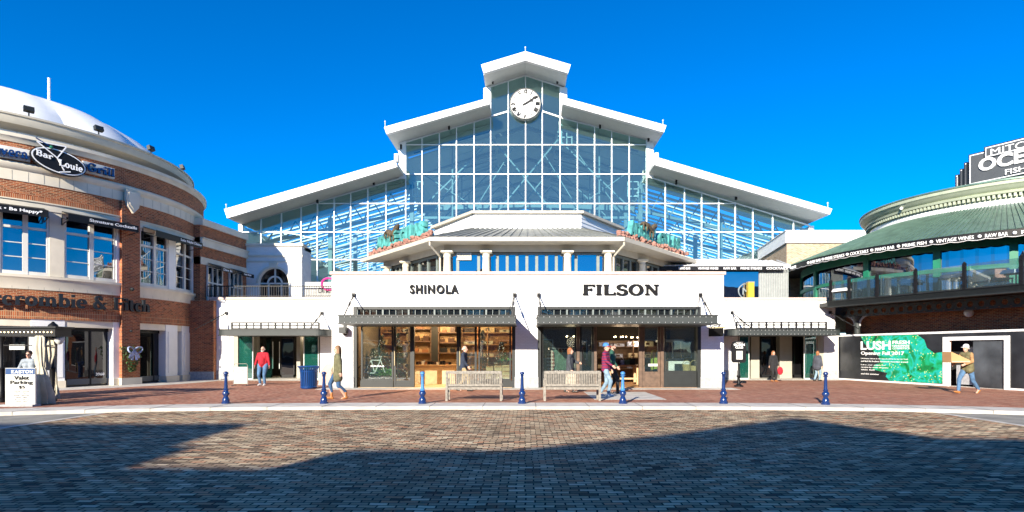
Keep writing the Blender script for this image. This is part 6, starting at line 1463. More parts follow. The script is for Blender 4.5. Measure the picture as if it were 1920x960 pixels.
# counter
yc = 27.6; t = thing('sales_counter', 'pale wood sales counter with small goods inside the open doorway', 'counter', (PX(805, yc), yc, 0))
B('body', M['palewood'], t, (PX(778, yc), yc, .02, PX(852, yc), yc + .7, .88)); B('worktop', M['palewood'], t, (PX(776, yc), yc - .05, .88, PX(854, yc), yc + .75, .93)); 
cols = ['black', 'leather', 'paper', 'leather2', 'black', 'black', 'leather', 'paper', 'black', 'black', 'leather2', 'black']
for k in range(12):
    x = PX(781 + k*5.6, yc); h_ = rnd.uniform(.06, .2); q = thing('boxed_item', 'small boxed item in the row along the sales counter', 'box', (x, yc + .2, .93), 'small goods along the counter')
    B('box', M[cols[k]], q, (x - .06, yc + .1, .93, x + .06, yc + .3, .93 + h_)); B('lid', M['leather'], q, (x - .065, yc + .095, .93 + h_, x + .065, yc + .305, .95 + h_))
# plants and crates in the shop windows
def fir(x, y, h_, r, lab, seed, z0=0):
    t = thing('potted_fir', lab, 'tree', (x, y, z0), 'small firs in the shop windows'); rr_ = random.Random(seed)
    MB().tube([(x, y, z0 + .2), (x, y, z0 + h_*.95)], [.035, .01], 6).build('trunk', M['darkwood'], t); m = MB()
    for k in range(1100):
        v = rr_.random()**.8; z = z0 + .3 + (h_ - .3)*v; a = rr_.uniform(0, 2*pi); R = r*(1 - v)*rr_.uniform(.25, 1) + .02
        p = Vector((x + R*cos(a), y + R*sin(a), z)); d = Vector((cos(a), sin(a), rr_.uniform(-.6, .1))).normalized()*rr_.uniform(.06, .14); s_ = Vector((-sin(a), cos(a), rr_.uniform(-.5,.5)))*.018
        m.add([p - s_, p + d, p + s_], [(0,1,2)])
    m.build('foliage', M['fir'], t); lb = MB()
    for k in range(34):  # glowing dots added over the foliage in place of white speckle
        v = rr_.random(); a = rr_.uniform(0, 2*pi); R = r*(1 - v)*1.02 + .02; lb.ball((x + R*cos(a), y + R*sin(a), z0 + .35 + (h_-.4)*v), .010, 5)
    lb.build('light_detail', M['speckle_glow'], t); MB().lathe([(0, 0), (.13, 0), (.17, .28), (.15, .28), (0, .22)], (x, y, z0), 12).build('pot', M['palewood'], t)
def leafy(x, y, z, r, n, lab, seed):
    t = thing('leafy_plant', lab, 'plant', (x, y, z), 'leafy plants in the shop windows'); rr_ = random.Random(seed); m = MB()
    for k in range(n):
        d = Vector((rr_.gauss(0,1), rr_.gauss(0,1), abs(rr_.gauss(0,1)))).normalized(); p = Vector((x, y, z + .18)) + d*r*rr_.uniform(.3, 1); e = d.cross(Vector((rr_.random(), rr_.random(), rr_.random()))).normalized()
        f_ = (d + Vector((0,0,-.3))).normalized(); L = rr_.uniform(.07, .13); m.add([p, p + f_*L*.5 + e*L*.3, p + f_*L, p + f_*L*.5 - e*L*.3], [(0,1,2,3)])
    m.build('foliage', M['leafbright'], t); MB().lathe([(0, 0), (.12, 0), (.15, .2), (0, .2)], (x, y, z), 12).build('pot', M['darkwood'], t)
M['leafbright'] = mat('leaf_bright', (.20,.36,.08), .6, var=.5, scale=14)
yw_ = 26.1
for x, y_, h_, r, s_ in ((716, 26.3, 2.3, .55, 'tall dark fir behind the first shop window'), (745, 26.4, 2.4, .5, 'dark fir behind the glass of the first door'), (905, 26.3, 2.5, .4, 'tall narrow fir just past the second door'), (940, 26.3, 2.0, .55, 'broad fir at the far end of the second window'), (700, 27.2, 1.7, .5, 'shorter fir further inside the first window')): fir(PX(x, y_), y_, h_, r, s_, x)
for x, z, r, s_ in ((716, .32, .38, 'bright leafy plant low in the first shop window'), (702, .32, .3, 'round leafy plant beside the bright one in the first window'), (727, .32, .3, 'leafy plant close to the first door frame'), (948, .98, .26, 'bright leafy plant on a crate in the second window')): leafy(PX(x, yw_), yw_, z, r, 220, s_, x)
for i, (x0_, x1_, z1_) in enumerate(((912, 925, .9), (927, 941, .92), (942, 956, .95))):
    t = thing('wooden_crate', ['pale wooden crate at the near end of the window row', 'pale wooden crate in the middle of the window row', 'pale wooden crate under the bright leafy plant'][i], 'crate', (PX(x0_, yw_), yw_, .31), 'pale crates in the second window')
    B('crate_body', M['palewood'], t, (PX(x0_, yw_), yw_ - .2, .31, PX(x1_, yw_), yw_ + .25, z1_)); m = MB()
    for zz in (.45, .65, .85): m.box(PX(x0_, yw_) + .02, yw_ - .215, zz, PX(x1_, yw_) - .02, yw_ - .201, zz + .05)
    m.build('slat', M['wood'], t)
# white cycle frame stand in first window
t = thing('display_bicycle', 'slim white city bicycle displayed behind the first shop window', 'bicycle', (PX(700, 26), 26.0, .32)); yb0 = 25.85; z0 = .62; xa, xb = PX(683, yb0), PX(722, yb0)
for x in (xa, xb):
    MB().tube([(x + .33*cos(a), yb0, z0 + .33*sin(a)) for a in [i*pi/14 for i in range(29)]], .018, 5).build('wheel', M['black'], t, smooth=True)
m = MB(); mid = ((xa + xb)/2, yb0, z0 - .02); s0 = ((xa + xb)/2 - .15, yb0, z0 + .55); hd0 = (xb - .2, yb0, z0 + .55)
for a_, b_ in ((mid, s0), (s0, hd0), (mid, hd0), ((xa, yb0, z0), s0), ((xa, yb0, z0), mid), ((xb, yb0, z0), hd0)): m.bar(a_, b_, .03)
m.build('frame', M['white'], t); m = MB(); m.bar((s0[0], yb0, s0[2]), (s0[0] - .04, yb0, s0[2] + .12), .025); m.obox((s0[0] - .04, yb0, s0[2] + .15), (.12,0,0), (0,.06,0), (0,0,.025)); m.build('saddle', M['leather2'], t)
m = MB(); m.tube([(hd0[0], yb0, hd0[2]), (hd0[0] + .02, yb0, hd0[2] + .15), (hd0[0] + .1, yb0 - .2, hd0[2] + .17), (hd0[0] - .02, yb0 - .25, hd0[2] + .14)], .014, 6); m.build('handlebar', M['white'], t)
# clothes rack in the dark shop
yr = 26.5; t = thing('clothes_rack', 'clothes rail on a pale wooden post in the dark shop window', 'rack', (PX(1040, yr), yr, 0)); 
B('post', M['palewood'], t, (PX(1021, yr), yr - .05, 0, PX(1026, yr), yr + .05, 1.92)); MB().tube([(PX(1022, yr), yr, 1.7), (PX(1078, yr), yr, 1.7)], .015, 6).build('rail', M['steelwhite'], t)
def coat(x, y, w_, L, mt, lab, zt=1.62):
    t = thing('hanging_jacket', lab, 'jacket', (x, y, zt - L), 'jackets hanging on the clothes rail'); m = MB()
    pts = [(-w_*.3, 0), (-w_*.5, -.08), (-w_*.62, -L*.7), (-w_*.5, -L*.72), (-w_*.5, -L), (w_*.5, -L), (w_*.5, -L*.72), (w_*.62, -L*.7), (w_*.5, -.08), (w_*.3, 0)]
    m.prism(pts, lambda u, v: (x + u, y - .05, zt + v), lambda u, v: (x + u, y + .05, zt + v)); m.build('cloth', mt, t); m = MB(); m.tube([(x, y, zt), (x, y, zt + .07), (x + .03, y, zt + .09)], .008, 4); m.build('hanger', M['steelwhite'], t)
M['sage'] = mat('sage_cloth', (.10,.17,.13), .9, var=.3, scale=8); M['olive'] = mat('olive_cloth', (.14,.13,.07), .9, var=.25, scale=8)
plaid, nt_, b_ = newmat('plaid_cloth'); ck_ = N(nt_, 'ShaderNodeTexChecker'); tc_ = N(nt_, 'ShaderNodeTexCoord'); mp_ = N(nt_, 'ShaderNodeMapping'); mp_.inputs['Rotation'].default_value[1] = .78; ck_.inputs['Scale'].default_value = 9
ck_.inputs[1].default_value = (.22,.07,.05,1); ck_.inputs[2].default_value = (.62,.5,.42,1); nt_.links.new(tc_.outputs['Object'], mp_.inputs[0]); nt_.links.new(mp_.outputs[0], ck_.inputs[0]); nt_.links.new(ck_.outputs[0], b_.inputs['Base Color'])
coat(PX(1032, yr - .1), yr - .1, .3, 1.0, plaid, 'brown and cream diamond patterned blanket coat on the rail', 1.6)
for i, x in enumerate((1041, 1047, 1053, 1059)): coat(PX(x, yr + .02*i), yr + .02*i, .22, .9, M['sage'], ['sage green jacket hanging next to the patterned coat', 'sage green jacket second from the patterned coat', 'sage green jacket third from the patterned coat', 'sage green jacket furthest from the patterned coat'][i])
coat(PX(1076, yr), yr, .22, .8, M['curtain'], 'pale cream shirt at the end of the rail')
# long wooden table with goods
yt = 27.2; t = thing('wooden_table', 'long reddish wooden table inside the dark shop doorway', 'table', (PX(1165, yt), yt, 0)); tx0, tx1 = PX(1140, yt), PX(1200, yt)
B('tabletop', M['wood'], t, (tx0, yt, .84, tx1, yt + .9, .92))
for x in (tx0 + .05, tx1 - .15):
    for y_ in (yt + .05, yt + .75): B('leg', M['palewood'], t, (x, y_, 0, x + .1, y_ + .1, .84))
B('stretcher', M['palewood'], t, (tx0 + .15, yt + .06, .25, tx1 - .15, yt + .12, .33))
for i, (x, mt, h_) in enumerate(((1160, 'leather', .3), (1168, 'bow', .22), (1178, 'sage', .24), (1188, 'black', .3), (1152, 'leather2', .18))): bag(PX(x, yt), yt + .4, .92, .3, h_, M[mt], ['brown bag standing on the long wooden table', 'blue bag beside the brown one on the long table', 'green bag in the middle of the long table', 'black bag at the end of the long table', 'low tan bag at the near end of the long table'][i])
# window goods by the wooden door: baskets, green rolled pack
M['lime'] = mat('lime_canvas', (.28,.36,.05), .8, var=.2)
t = thing('canvas_pack', 'tall yellow green canvas pack behind the wooden shop door', 'bag', (PX(1229, 26.2), 26.2, .3)); MB().lathe([(0, .72), (.2, .72), (.22, .85), (.21, 1.5), (.14, 1.62), (0, 1.64)], (PX(1229, 26.2), 26.2, 0), 14).build('body', M['lime'], t, smooth=True)
B('stand', M['darkwood'], t, (PX(1222, 26.2), 26.0, 0, PX(1236, 26.2), 26.4, .72)); m = MB(); m.tube([(PX(1225, 26.0), 25.98, .8), (PX(1224.5, 25.97), 25.93, 1.2), (PX(1226, 26), 26.0, 1.55)], .02, 5); m.build('strap', M['leather'], t)
M['wicker'] = mat('wicker', (.42,.32,.14), .8, var=.4, scale=30, bump=.4)
for i, x in enumerate((1288, 1302)):
    t = thing('wicker_basket', ['wicker basket on the window sill of the second shop', 'smaller wicker basket beside it in the corner of the window'][i], 'basket', (PX(x, 25.9), 25.95, .72)); MB().lathe([(0, .7), (.16, .7), (.19, .98 - .06*i), (.17, .98 - .06*i), (.14, .73), (0, .73)], (PX(x, 25.9), 25.95, 0), 16).build('body', M['wicker'], t); MB().tube([(PX(x, 25.9) + .17*cos(a), 25.95, .96 + .2*sin(a)) for a in [pi*i/8 for i in range(9)]], .012, 5).build('handle', M['wicker'], t)
B('window_bench', M['darkwood'], fr2, (PX(1250, 25.9), 25.6, .55, PX(1312, 25.9), 26.2, .70))
# white off road vehicle built solid in place of a reflection in the second window
vx0, vx1, vy = PX(1253, 26.2), PX(1293, 26.2), 26.2; t = thing('reflected_vehicle', 'front of an old white off road vehicle modelled for a reflection in the second window', 'car', ((vx0+vx1)/2, vy, 0)); wv = (vx1 - vx0)
m = MB(); m.box(vx0, vy, .45, vx1, vy + 1.0, 1.12); m.box(vx0 + .05, vy + .8, 1.12, vx1 - .05, vy + 2.2, 1.2); m.build('body', M['white'], t)
m = MB(); m.box(vx0 - .02, vy + .9, 2.0, vx1 + .02, vy + 2.4, 2.1)
for x in (vx0 + .03, vx1 - .09): m.bar((x + .03, vy + 1.0, 1.15), (x + .03, vy + 1.2, 2.0), .06)
m.build('cab_roof', M['white'], t); m = MB(); m.bar((vx0 + .1, vy + 1.02, 1.18), (vx1 - .1, vy + 1.02, 1.18), .04); m.bar(((vx0+vx1)/2, vy + 1.02, 1.18), ((vx0+vx1)/2, vy + 1.2, 2.0), .04); w2 = m.build('windscreen_frame', M['white'], t)
B('grille', M['charcoal'], t, (vx0 + .28, vy - .02, .68, vx1 - .28, vy, 1.0)); B('bumper', M['soffit'], t, (vx0 - .05, vy - .15, .42, vx1 + .05, vy - .02, .56))
for x in (vx0 + .15, vx1 - .15): MB().tube([(x, vy - .03, .85), (x, vy + .02, .85)], .09, 14).build('headlight', M['whiteletter'], t)
for x in (vx0 + .1, vx1 - .28): MB().tube([(x, vy + .45, .34), (x + .2, vy + .45, .34)], .34, 18).build('wheel', M['black'], t)
# reversed shop names as applied lettering on the second shop's glass
m = MB(); put_text(m, text_geo("FILSON", .02), (PX(1252, 25.3), YG - .012, PZ(698.5, 25.3)), (1,0,0), (0,0,1), .55, .075, .004); put_text(m, text_geo("FILSON", .02), (PX(1040, 25.3), YG - .012, PZ(697.5, 25.3)), (1,0,0), (0,0,1), .5, .06, .004)
m.build('glass_lettering', M['whiteletter'], fr2)
B('door_notice', M['paper'], fr2, (PX(1216, 25.3), YG - .02, PZ(687, 25.3), PX(1234, 25.3), YG - .012, PZ(682, 25.3)))
m = MB(); put_text(m, text_geo("SHINOLA", .02), (PX(694, 25.3), YG - .012, PZ(688, 25.3)), (1,0,0), (0,0,1), .6, .07, .004); m.build('glass_lettering', M['whiteletter'], fr1)

# stocked wall shelving behind the windows of both shops
def stocked(x0, x1, y, zs, mt, lab, items, glab, names, n):
    t = thing('wall_shelving', lab, 'shelf', ((x0+x1)/2, y, 0)); rg_ = random.Random(int(x0*10))
    for x in (x0, (x0+x1)/2, x1): B('upright', mt, t, (x - .03, y, 0, x + .03, y + .4, zs[-1] + .3))
    B('back_panel', mt, t, (x0, y + .4, 0, x1, y + .43, zs[-1] + .3))
    for z in zs: B('shelf', mt, t, (x0, y, z - .04, x1, y + .4, z))
    k = 0
    for li, z in enumerate(zs):
        for i in range(n):
            w_ = (x1 - x0)/n; x = x0 + w_*(i + .5); h_ = rg_.uniform(.12, .26); ww = w_*rg_.uniform(.28, .42); c = items[rg_.randrange(len(items))]
            q = thing(names[0], '%s, %s of the %s shelf' % (names[1], ('first', 'second', 'third', 'fourth', 'fifth')[i], ('lowest', 'low', 'middle', 'high', 'top')[li + (5 - len(zs) if li == len(zs)-1 else 0)]) + ' ' + glab, names[2], (x, y + .2, z), names[3] + ' ' + glab)
            B('body', M[c] if c in M else CLX[c], q, (x - ww, y + .05, z, x + ww, y + .3, z + h_)); B('band', M['leather'], q, (x - ww*.3, y + .045, z + h_*.3, x + ww*.3, y + .05, z + h_*.8)); k += 1
CLX = {}
stocked(-7.2, XS(764), 29.3, (.7, 1.3, 1.9, 2.5), M['wood'], 'wooden wall shelving behind the first shop window plants', ['leather', 'leather2', 'palewood', 'paper'], 'behind the first window', ('display_box', 'small display box', 'box', 'boxes on the shelving'), 4)
stocked(XS(864), -.6, 29.3, (.7, 1.3, 1.9, 2.5), M['wood'], 'wooden wall shelving behind the second plant window', ['leather', 'leather2', 'palewood', 'curtain'], 'behind the plant window', ('display_box', 'small display box', 'box', 'boxes on the shelving'), 3)
stocked(3.6, 7.3, 29.6, (.7, 1.25, 1.8), M['darkwood'], 'dark wall shelving at the back of the second shop', ['sage', 'leather', 'curtain', 'bow', 'olive'], 'at the back', ('folded_clothes', 'pile of folded clothes', 'clothes', 'folded clothes on the shelving'), 5)
# ------------------------------------------------------------------ people
def cloth(n, c, var=.3, sc_=9, r=.9): return mat(n, c, r, var=var, scale=sc_, bump=1.0, bscale=11)
CL = dict(red=cloth('red_knit', (.42,.012,.025)), jean=cloth('blue_denim', (.07,.15,.27), .3), jeand=cloth('dark_denim', (.03,.08,.17), .3), jeanl=cloth('pale_denim', (.20,.30,.38), .3),
  olive=cloth('olive_coat', (.12,.115,.06)), cream=cloth('cream_jumper', (.52,.46,.34)), navy=cloth('navy_top', (.02,.03,.055)), khaki=cloth('khaki_cloth', (.36,.28,.15)), black=cloth('black_cloth', (.016,.016,.018)),
  grey=cloth('grey_shirt', (.27,.31,.35)), char=cloth('charcoal_coat', (.045,.05,.06)), green=cloth('green_shirt', (.02,.09,.06)), puff=cloth('slate_puffer', (.06,.065,.085), .25, 5), vest=cloth('olive_vest', (.13,.115,.055)), tan=cloth('tan_sleeve', (.34,.19,.08)),
  white=mat('white_shoe', (.75,.75,.75), .5), brown=mat('tan_boot', (.36,.14,.04), .5), shoe=mat('dark_shoe', (.03,.025,.02), .4), blond=mat('light_brown_hair', (.22,.12,.055), .6, var=.4, scale=30), dark=mat('dark_hair', (.035,.02,.013), .5, var=.4, scale=30), greyh=mat('grey_hair', (.45,.43,.4), .7, var=.3, scale=30), ginger=mat('auburn_hair', (.26,.10,.035), .6, var=.4, scale=30),
  bluecap=mat('blue_cap', (.04,.18,.5), .7), redbrim=mat('red_brim', (.5,.03,.04), .7), whitecap=mat('white_cap', (.75,.73,.7), .7), glassd=mat('dark_lens', (.01,.01,.012), .1, var=0), lips=mat('lips', (.38,.12,.10), .5, var=0), eye=mat('eye_dark', (.02,.015,.012), .2, var=0))
st, nt_, b_ = newmat('striped_jersey'); b_.inputs['Roughness'].default_value = .9
tc_ = N(nt_, 'ShaderNodeTexCoord'); wv_ = N(nt_, 'ShaderNodeTexWave'); wv_.bands_direction = 'Z'; wv_.inputs['Scale'].default_value = 3.4; wv_.inputs['Distortion'].default_value = .4
r_ = N(nt_, 'ShaderNodeValToRGB'); r_.color_ramp.interpolation = 'CONSTANT'; r_.color_ramp.elements[0].color = (.22,.012,.045,1); r_.color_ramp.elements[1].position = .72; r_.color_ramp.elements[1].color = (.06,.02,.09,1)
nt_.links.new(tc_.outputs['Object'], wv_.inputs[0]); nt_.links.new(wv_.outputs['Fac'], r_.inputs[0]); nt_.links.new(r_.outputs[0], b_.inputs['Base Color']); CL['stripe'] = st

def blob(mb, a, b, ra, rb, n=12, k=5):
    """tapered capsule"""
    a, b = Vector(a), Vector(b); L = (b - a).length
    d = (b - a).normalized() if L > 1e-6 else Vector((0,0,1)); pts = []; rs = []
    for i in range(k + 1): t = -pi/2 + pi/2*i/k; pts.append(a + d*ra*sin(t)); rs.append(max(1e-4, ra*cos(t)))
    for i in range(k + 1): t = pi/2*i/k; pts.append(b + d*rb*sin(t)); rs.append(max(1e-4, rb*cos(t)))
    mb.tube(pts, rs, n, cap=True); return mb
def meld(mb, name, mt, parent, vox=.014, sm=4, M_=None):
    if M_ is not None: mb.v = [tuple(M_ @ Vector(v)) for v in mb.v]
    o = mb.build(name, mt, parent, smooth=True, sharp=False)
    md = o.modifiers.new('r', 'REMESH'); md.mode = 'VOXEL'; md.voxel_size = vox; md.use_smooth_shade = True
    if sm: s_ = o.modifiers.new('s', 'SMOOTH'); s_.factor = .5; s_.iterations = sm
    return o
def ik(a, b, l1, l2, hint):
    a, b = Vector(a), Vector(b); d = b - a; L = min(d.length, (l1 + l2)*.999); dn = d.normalized()
    x = (l1*l1 - l2*l2 + L*L)/(2*L); h = sqrt(max(0, l1*l1 - x*x)); hv = Vector(hint); hv = (hv - dn*hv.dot(dn)).normalized()
    return a + dn*x + hv*h, a + dn*L
def person(x, y, ang, height, label, feet, hands, top, trouser, shoe, hair, hairstyle='short', topkind='jumper', lean=0, head_turn=0, sleeve=None, extras=(), width=1.0, z0=0, elbow=None, group=None, skinmat=None, headdown=0, boots=False):
    """local frame: person faces -Y, x to picture right; ang rotates about Z. feet=[(x,y,z,toe_pitch)..], hands=[(x,y,z)..]"""
    S_ = height / 1.75; R = Matrix.Translation((x, y, z0)) @ Matrix.Rotation(ang, 4, 'Z') @ Matrix.Scale(S_, 4)
    t = thing('person', label, 'person', (x, y, z0), group); sk = skinmat or M['skin']; W = width
    hipz = .93 - max(0, abs(feet[0][1] - feet[1][1]) - .2)*.10
    hip = Vector((0, 0, hipz)); lv = Vector((0, -sin(lean), cos(lean)))
    chest = hip + lv*.36; sh = hip + lv*.52; neck = hip + lv*.58; head = hip + lv*.70 + Vector((0, -.02 - headdown*.04, -headdown*.03))
    body = MB(); tp = MB(); tr = MB()
    # torso
    for (p, q, r0, r1) in ((hip, hip + lv*.18, .125, .115), (hip + lv*.15, chest, .115, .125)):
        for s_ in (-1, 1): o = Vector((s_*.055*W, 0, 0)); blob(body, p + o, q + o, r0*.88, r1*.88)
    blob(body, sh + Vector((-.1,0,-.02)), sh + Vector((.1,0,-.02)), .075, .075); blob(body, sh - lv*.02, head - lv*.05, .06, .052)
    legs = []; arms = []
    for i, s_ in enumerate((-1, 1)):
        h0 = hip + Vector((s_*.09*W, 0, -.03)); an = Vector(feet[i][:3]) + Vector((0, 0, .085)); kn, an = ik(h0, an, .44, .42, (s_*.08, -1, .1))
        legs.append((h0, kn, an)); blob(body, h0, kn, .083, .055); blob(body, kn, an, .055, .037)
        pit = feet[i][3] if len(feet[i]) > 3 else 0; fd = Vector((s_*.12, -cos(pit), sin(pit))).normalized(); blob(body, an - Vector((0,0,.03)), an + fd*.13 - Vector((0,0,.045)), .04, .032)
        s0 = sh + Vector((s_*.165*(.6 + .4*W), 0, -.015)); hint = elbow[i] if elbow else (s_*.6, .6, -.2)
        el, wr = ik(s0, Vector(hands[i]), .285, .255, hint); arms.append((s0, el, wr)); blob(body, s0, el, .048, .038); blob(body, el, wr, .038, .026)
        # hand: palm, four curled fingers, thumb
        fa = (wr - el).normalized(); side = fa.cross(Vector((0, 1, 0)));  side = Vector((0, -1, 0)) if True else side; pn = fa.cross(Vector((0, -1, 0))).normalized() * s_
        pn = (Vector((-s_, 0, 0)) - fa*Vector((-s_, 0, 0)).dot(fa)).normalized(); fw = fa.cross(pn).normalized()
        if fw.y > 0: fw = -fw
        pc = wr + fa*.05
        for u in (-.022, 0, .022): blob(body, wr + fa*.01 + fw*u*.6, wr + fa*.085 + fw*u, .017, .015, 8, 3)
        for j, (u, L) in enumerate(((.033, .072), (.011, .082), (-.011, .076), (-.032, .060))):
            k0 = wr + fa*.088 + fw*u; k1 = k0 + (fa + pn*.25).normalized()*L*.5; k2 = k1 + (fa*.7 + pn*.75).normalized()*L*.5; blob(body, k0, k1, .0105, .0095, 7, 3); blob(body, k1, k2, .0095, .008, 7, 3)
        th0 = wr + fa*.03 + fw*.03; th1 = th0 + (fw + fa*.7).normalized()*.035; th2 = th1 + (fw*.35 + fa + pn*.3).normalized()*.035; blob(body, th0, th1, .013, .011, 7, 3); blob(body, th1, th2, .011, .009, 7, 3)
    # head with face
    Hm = Matrix.Translation(head) @ Matrix.Rotation(head_turn, 4, 'Z') @ Matrix.Rotation(headdown*.3, 4, 'X'); hp = lambda a, b, c: Hm @ Vector((a, b, c))
    hb_ = MB(); hb_.ball((0, .015, .03), .098, 18, (.78, 1.0, 1.08)); hb_.ball((0, -.02, -.045), .07, 14, (.82, .95, .85)); hb_.ball((0, -.06, -.085), .03, 10, (1.1, .9, .8))
    blob(hb_, (0, -.088, .018), (0, -.108, -.022), .010, .016, 8, 3); blob(hb_, (-.03, -.082, .034), (.03, -.082, .034), .012, .012, 8, 3)
    for s_ in (-1, 1): hb_.ball((s_*.080, .012, -.002), .028, 8, (.35, .6, 1.1)); hb_.ball((s_*.012, -.095, -.022), .011, 6)
    body.add([Hm @ Vector(v) for v in hb_.v], hb_.f)
    b_o = meld(body, 'body', sk, t, .0115*S_, 3, R)
    def part(mb, nm, mt_, vox=None, sm=3):
        return meld(mb, nm, mt_, t, vox, sm, R) if vox else (setattr(mb, 'v', [tuple(R @ Vector(v)) for v in mb.v]), mb.build(nm, mt_, t, smooth=True))[1]
    m = MB()
    for s_ in (-1, 1): m.ball(hp(s_*.030, -.080, .012), .0105, 8)
    part(m, 'eyes', CL['eye']); m = MB(); blob(m, hp(-.020, -.088, -.052), hp(.020, -.088, -.052), .007, .007, 8, 3); part(m, 'mouth', CL['lips'])
    # trousers
    for (h0, kn, an) in legs:
        blob(tr, h0 + Vector((0,0,.03)), kn, .103*(.5+.5*W), .070); blob(tr, kn, an + Vector((0,0,.03 if not boots else .16)), .070, .055 if not boots else .047)
    for s_ in (-1, 1): blob(tr, hip + Vector((s_*.06*W, 0, -.04)), hip + Vector((s_*.06*W, 0, .06)), .105, .112)
    part(tr, 'trousers', trouser, .013*S_)
    # shoes
    for i, s_ in enumerate((-1, 1)):
        an = legs[i][2]; pit = feet[i][3] if len(feet[i]) > 3 else 0; fd = Vector((s_*.12, -cos(pit), sin(pit))).normalized(); upv = Vector((0, sin(pit), cos(pit)))
        m = MB(); b0 = an - upv*.045; blob(m, b0 - fd*.035, b0 + fd*.10, .046, .040); blob(m, b0 + fd*.09 - upv*.005, b0 + fd*.165 - upv*.008, .040, .030); blob(m, b0, an + Vector((0, 0, .03 if not boots else .11)), .045, .046 if not boots else .05)
        part(m, 'shoe', shoe, .012*S_, 2)
    # top garment
    sl_ = sleeve or top; thick = {'jumper': .0, 'coat': .022, 'puffer': .035, 'shirt': -.006, 'vest': .02}[topkind]
    low = {'jumper': .02, 'coat': .22, 'puffer': .14, 'shirt': .0, 'vest': .04}[topkind]
    for s_ in (-1, 1):
        o = Vector((s_*.065*W, 0, 0)); blob(tp, hip + o - Vector((0,0,low)), hip + o + lv*.16, .118 + thick + .012, .115 + thick); blob(tp, hip + o + lv*.14, chest + o, .115 + thick, .122 + thick*.6)
    blob(tp, sh + Vector((-.12,0,-.03)), sh + Vector((.12,0,-.03)), .088 + thick*.4, .088 + thick*.4); blob(tp, sh, neck + lv*.0, .075, .066)
    if W > 1.15: blob(tp, hip + Vector((0, -.06, .10)), hip + Vector((0, -.07, .26)), .15, .14)
    if sl_ is top:
        for (s0, el, wr) in arms: blob(tp, s0, el, .066 + thick*.5, .054 + thick*.5); blob(tp, el, wr - (wr - el).normalized()*.02, .054 + thick*.5, .040 + thick*.4)
    if topkind == 'puffer':
        for k in range(5): z = k/5; blob(tp, hip + lv*(-.1 + .5*z) + Vector((-.09,0,0)), hip + lv*(-.1 + .5*z) + Vector((.09,0,0)), .158, .158)
    part(tp, {'jumper': 'jumper', 'coat': 'coat', 'puffer': 'puffer_jacket', 'shirt': 'shirt', 'vest': 'vest'}[topkind], top, .014*S_)
    if sl_ is not top:
        for (s0, el, wr) in arms: m = MB(); blob(m, s0, el, .064, .052); blob(m, el, wr - (wr - el).normalized()*.02, .052, .040); part(m, 'sleeve', sl_, .013*S_)
    # hair
    hm = MB()
    if hairstyle != 'bald':
        hm.ball((0, .028, .050), .104, 16, (.82, 1.0, 1.02))
        if hairstyle == 'long':
            for s_ in (-1, 1): blob(hm, (s_*.07, .035, .05), (s_*.085, .03, -.16), .04, .045); blob(hm, (s_*.085, .03, -.16), (s_*.10, -.02, -.30), .045, .03)
            blob(hm, (0, .08, .03), (0, .075, -.24), .07, .07)
        if hairstyle == 'bob': blob(hm, (0, .075, .03), (0, .07, -.10), .07, .06); [blob(hm, (s_*.07, .03, .03), (s_*.075, .02, -.09), .04, .035) for s_ in (-1, 1)]
        if hairstyle == 'side': hm = MB(); [blob(hm, (s_*.068, .02, .02), (s_*.05, .08, .0), .028, .035) for s_ in (-1, 1)]
    if hm.v: hm.v = [tuple(Hm @ Vector(v)) for v in hm.v]; part(hm, 'hair', hair, .011*S_, 2)
    for e in extras:
        k = e[0]
        if k == 'cap':
            m = MB(); n = 16; prof = [(1, .045), (.97, .09), (.8, .135), (.45, .16), (.02, .165)]; vs = [(.090*r*cos(2*pi*j/n), .018 + .112*r*sin(2*pi*j/n), z) for r, z in prof for j in range(n)]
            fs = [(i*n + j, i*n + (j+1) % n, (i+1)*n + (j+1) % n, (i+1)*n + j) for i in range(4) for j in range(n)]; m.add([hp(*v) for v in vs], fs); part(m, 'cap', e[1])
            m = MB(); n = 10; tp_ = [(.085*cos(pi + pi*j/n), -.05 + .135*sin(pi + pi*j/n) * 1.0, .05 - .012*sin(pi*j/n)) for j in range(n + 1)]
            m.add([hp(a, b, c + .008) for a, b, c in tp_] + [hp(a, b, c - .004) for a, b, c in tp_], [tuple(range(n+1)), tuple(reversed(range(n+1, 2*n+2)))] + [(j, j+1, n+2+j, n+1+j) for j in range(n)]); part(m, 'cap_brim', e[2])
        if k == 'sunglasses':
            m = MB()
            for s_ in (-1, 1): m.ball(hp(s_*.032, -.094, .012), .024, 8, (1, .3, .75))
            m.bar(hp(-.05, -.09, .02), hp(.05, -.09, .02), .006); part(m, 'sunglasses', CL['glassd'])
        if k == 'beard': m = MB(); [blob(m, (s_*.055, -.035, -.045), (s_*.015, -.072, -.085), .022, .028) for s_ in (-1, 1)]; m.v = [tuple(Hm @ Vector(v)) for v in m.v]; part(m, 'beard', e[1], .009, 2)
        if k == 'tee': m = MB(); blob(m, hip + Vector((0, -.075, .0)), chest + Vector((0, -.075, 0)), .085, .07); part(m, 'jumper', e[1], .014, 2)
        if k == 'scarf': m = MB(); m.tube([sh + Vector((.09*cos(a), -.01 + .085*sin(a), .045)) for a in [2*pi*j/12 for j in range(13)]], .035, 8); part(m, 'collar', e[1])
    t['_arms'] = 0; del t['_arms']
    R3 = R
    return t, [R3 @ a[2] for a in arms], R3
st0 = [(-.10, 0, 0), (.10, -.02, 0)]
hd_std = [(-.28, -.06, .83), (.28, -.06, .83)]
person(PX(493, 26.7), 26.7, 0, 1.76, 'stout man in a red jumper and blue jeans standing by the entrance', [(-.13, .02, 0), (.12, -.10, 0)], [(-.33, -.10, .86), (.33, -.08, .86)], CL['red'], CL['jean'], CL['white'], CL['greyh'], 'side', width=1.38, extras=[('beard', CL['greyh'])], elbow=[(-1, .5, 0), (1, .5, 0)])
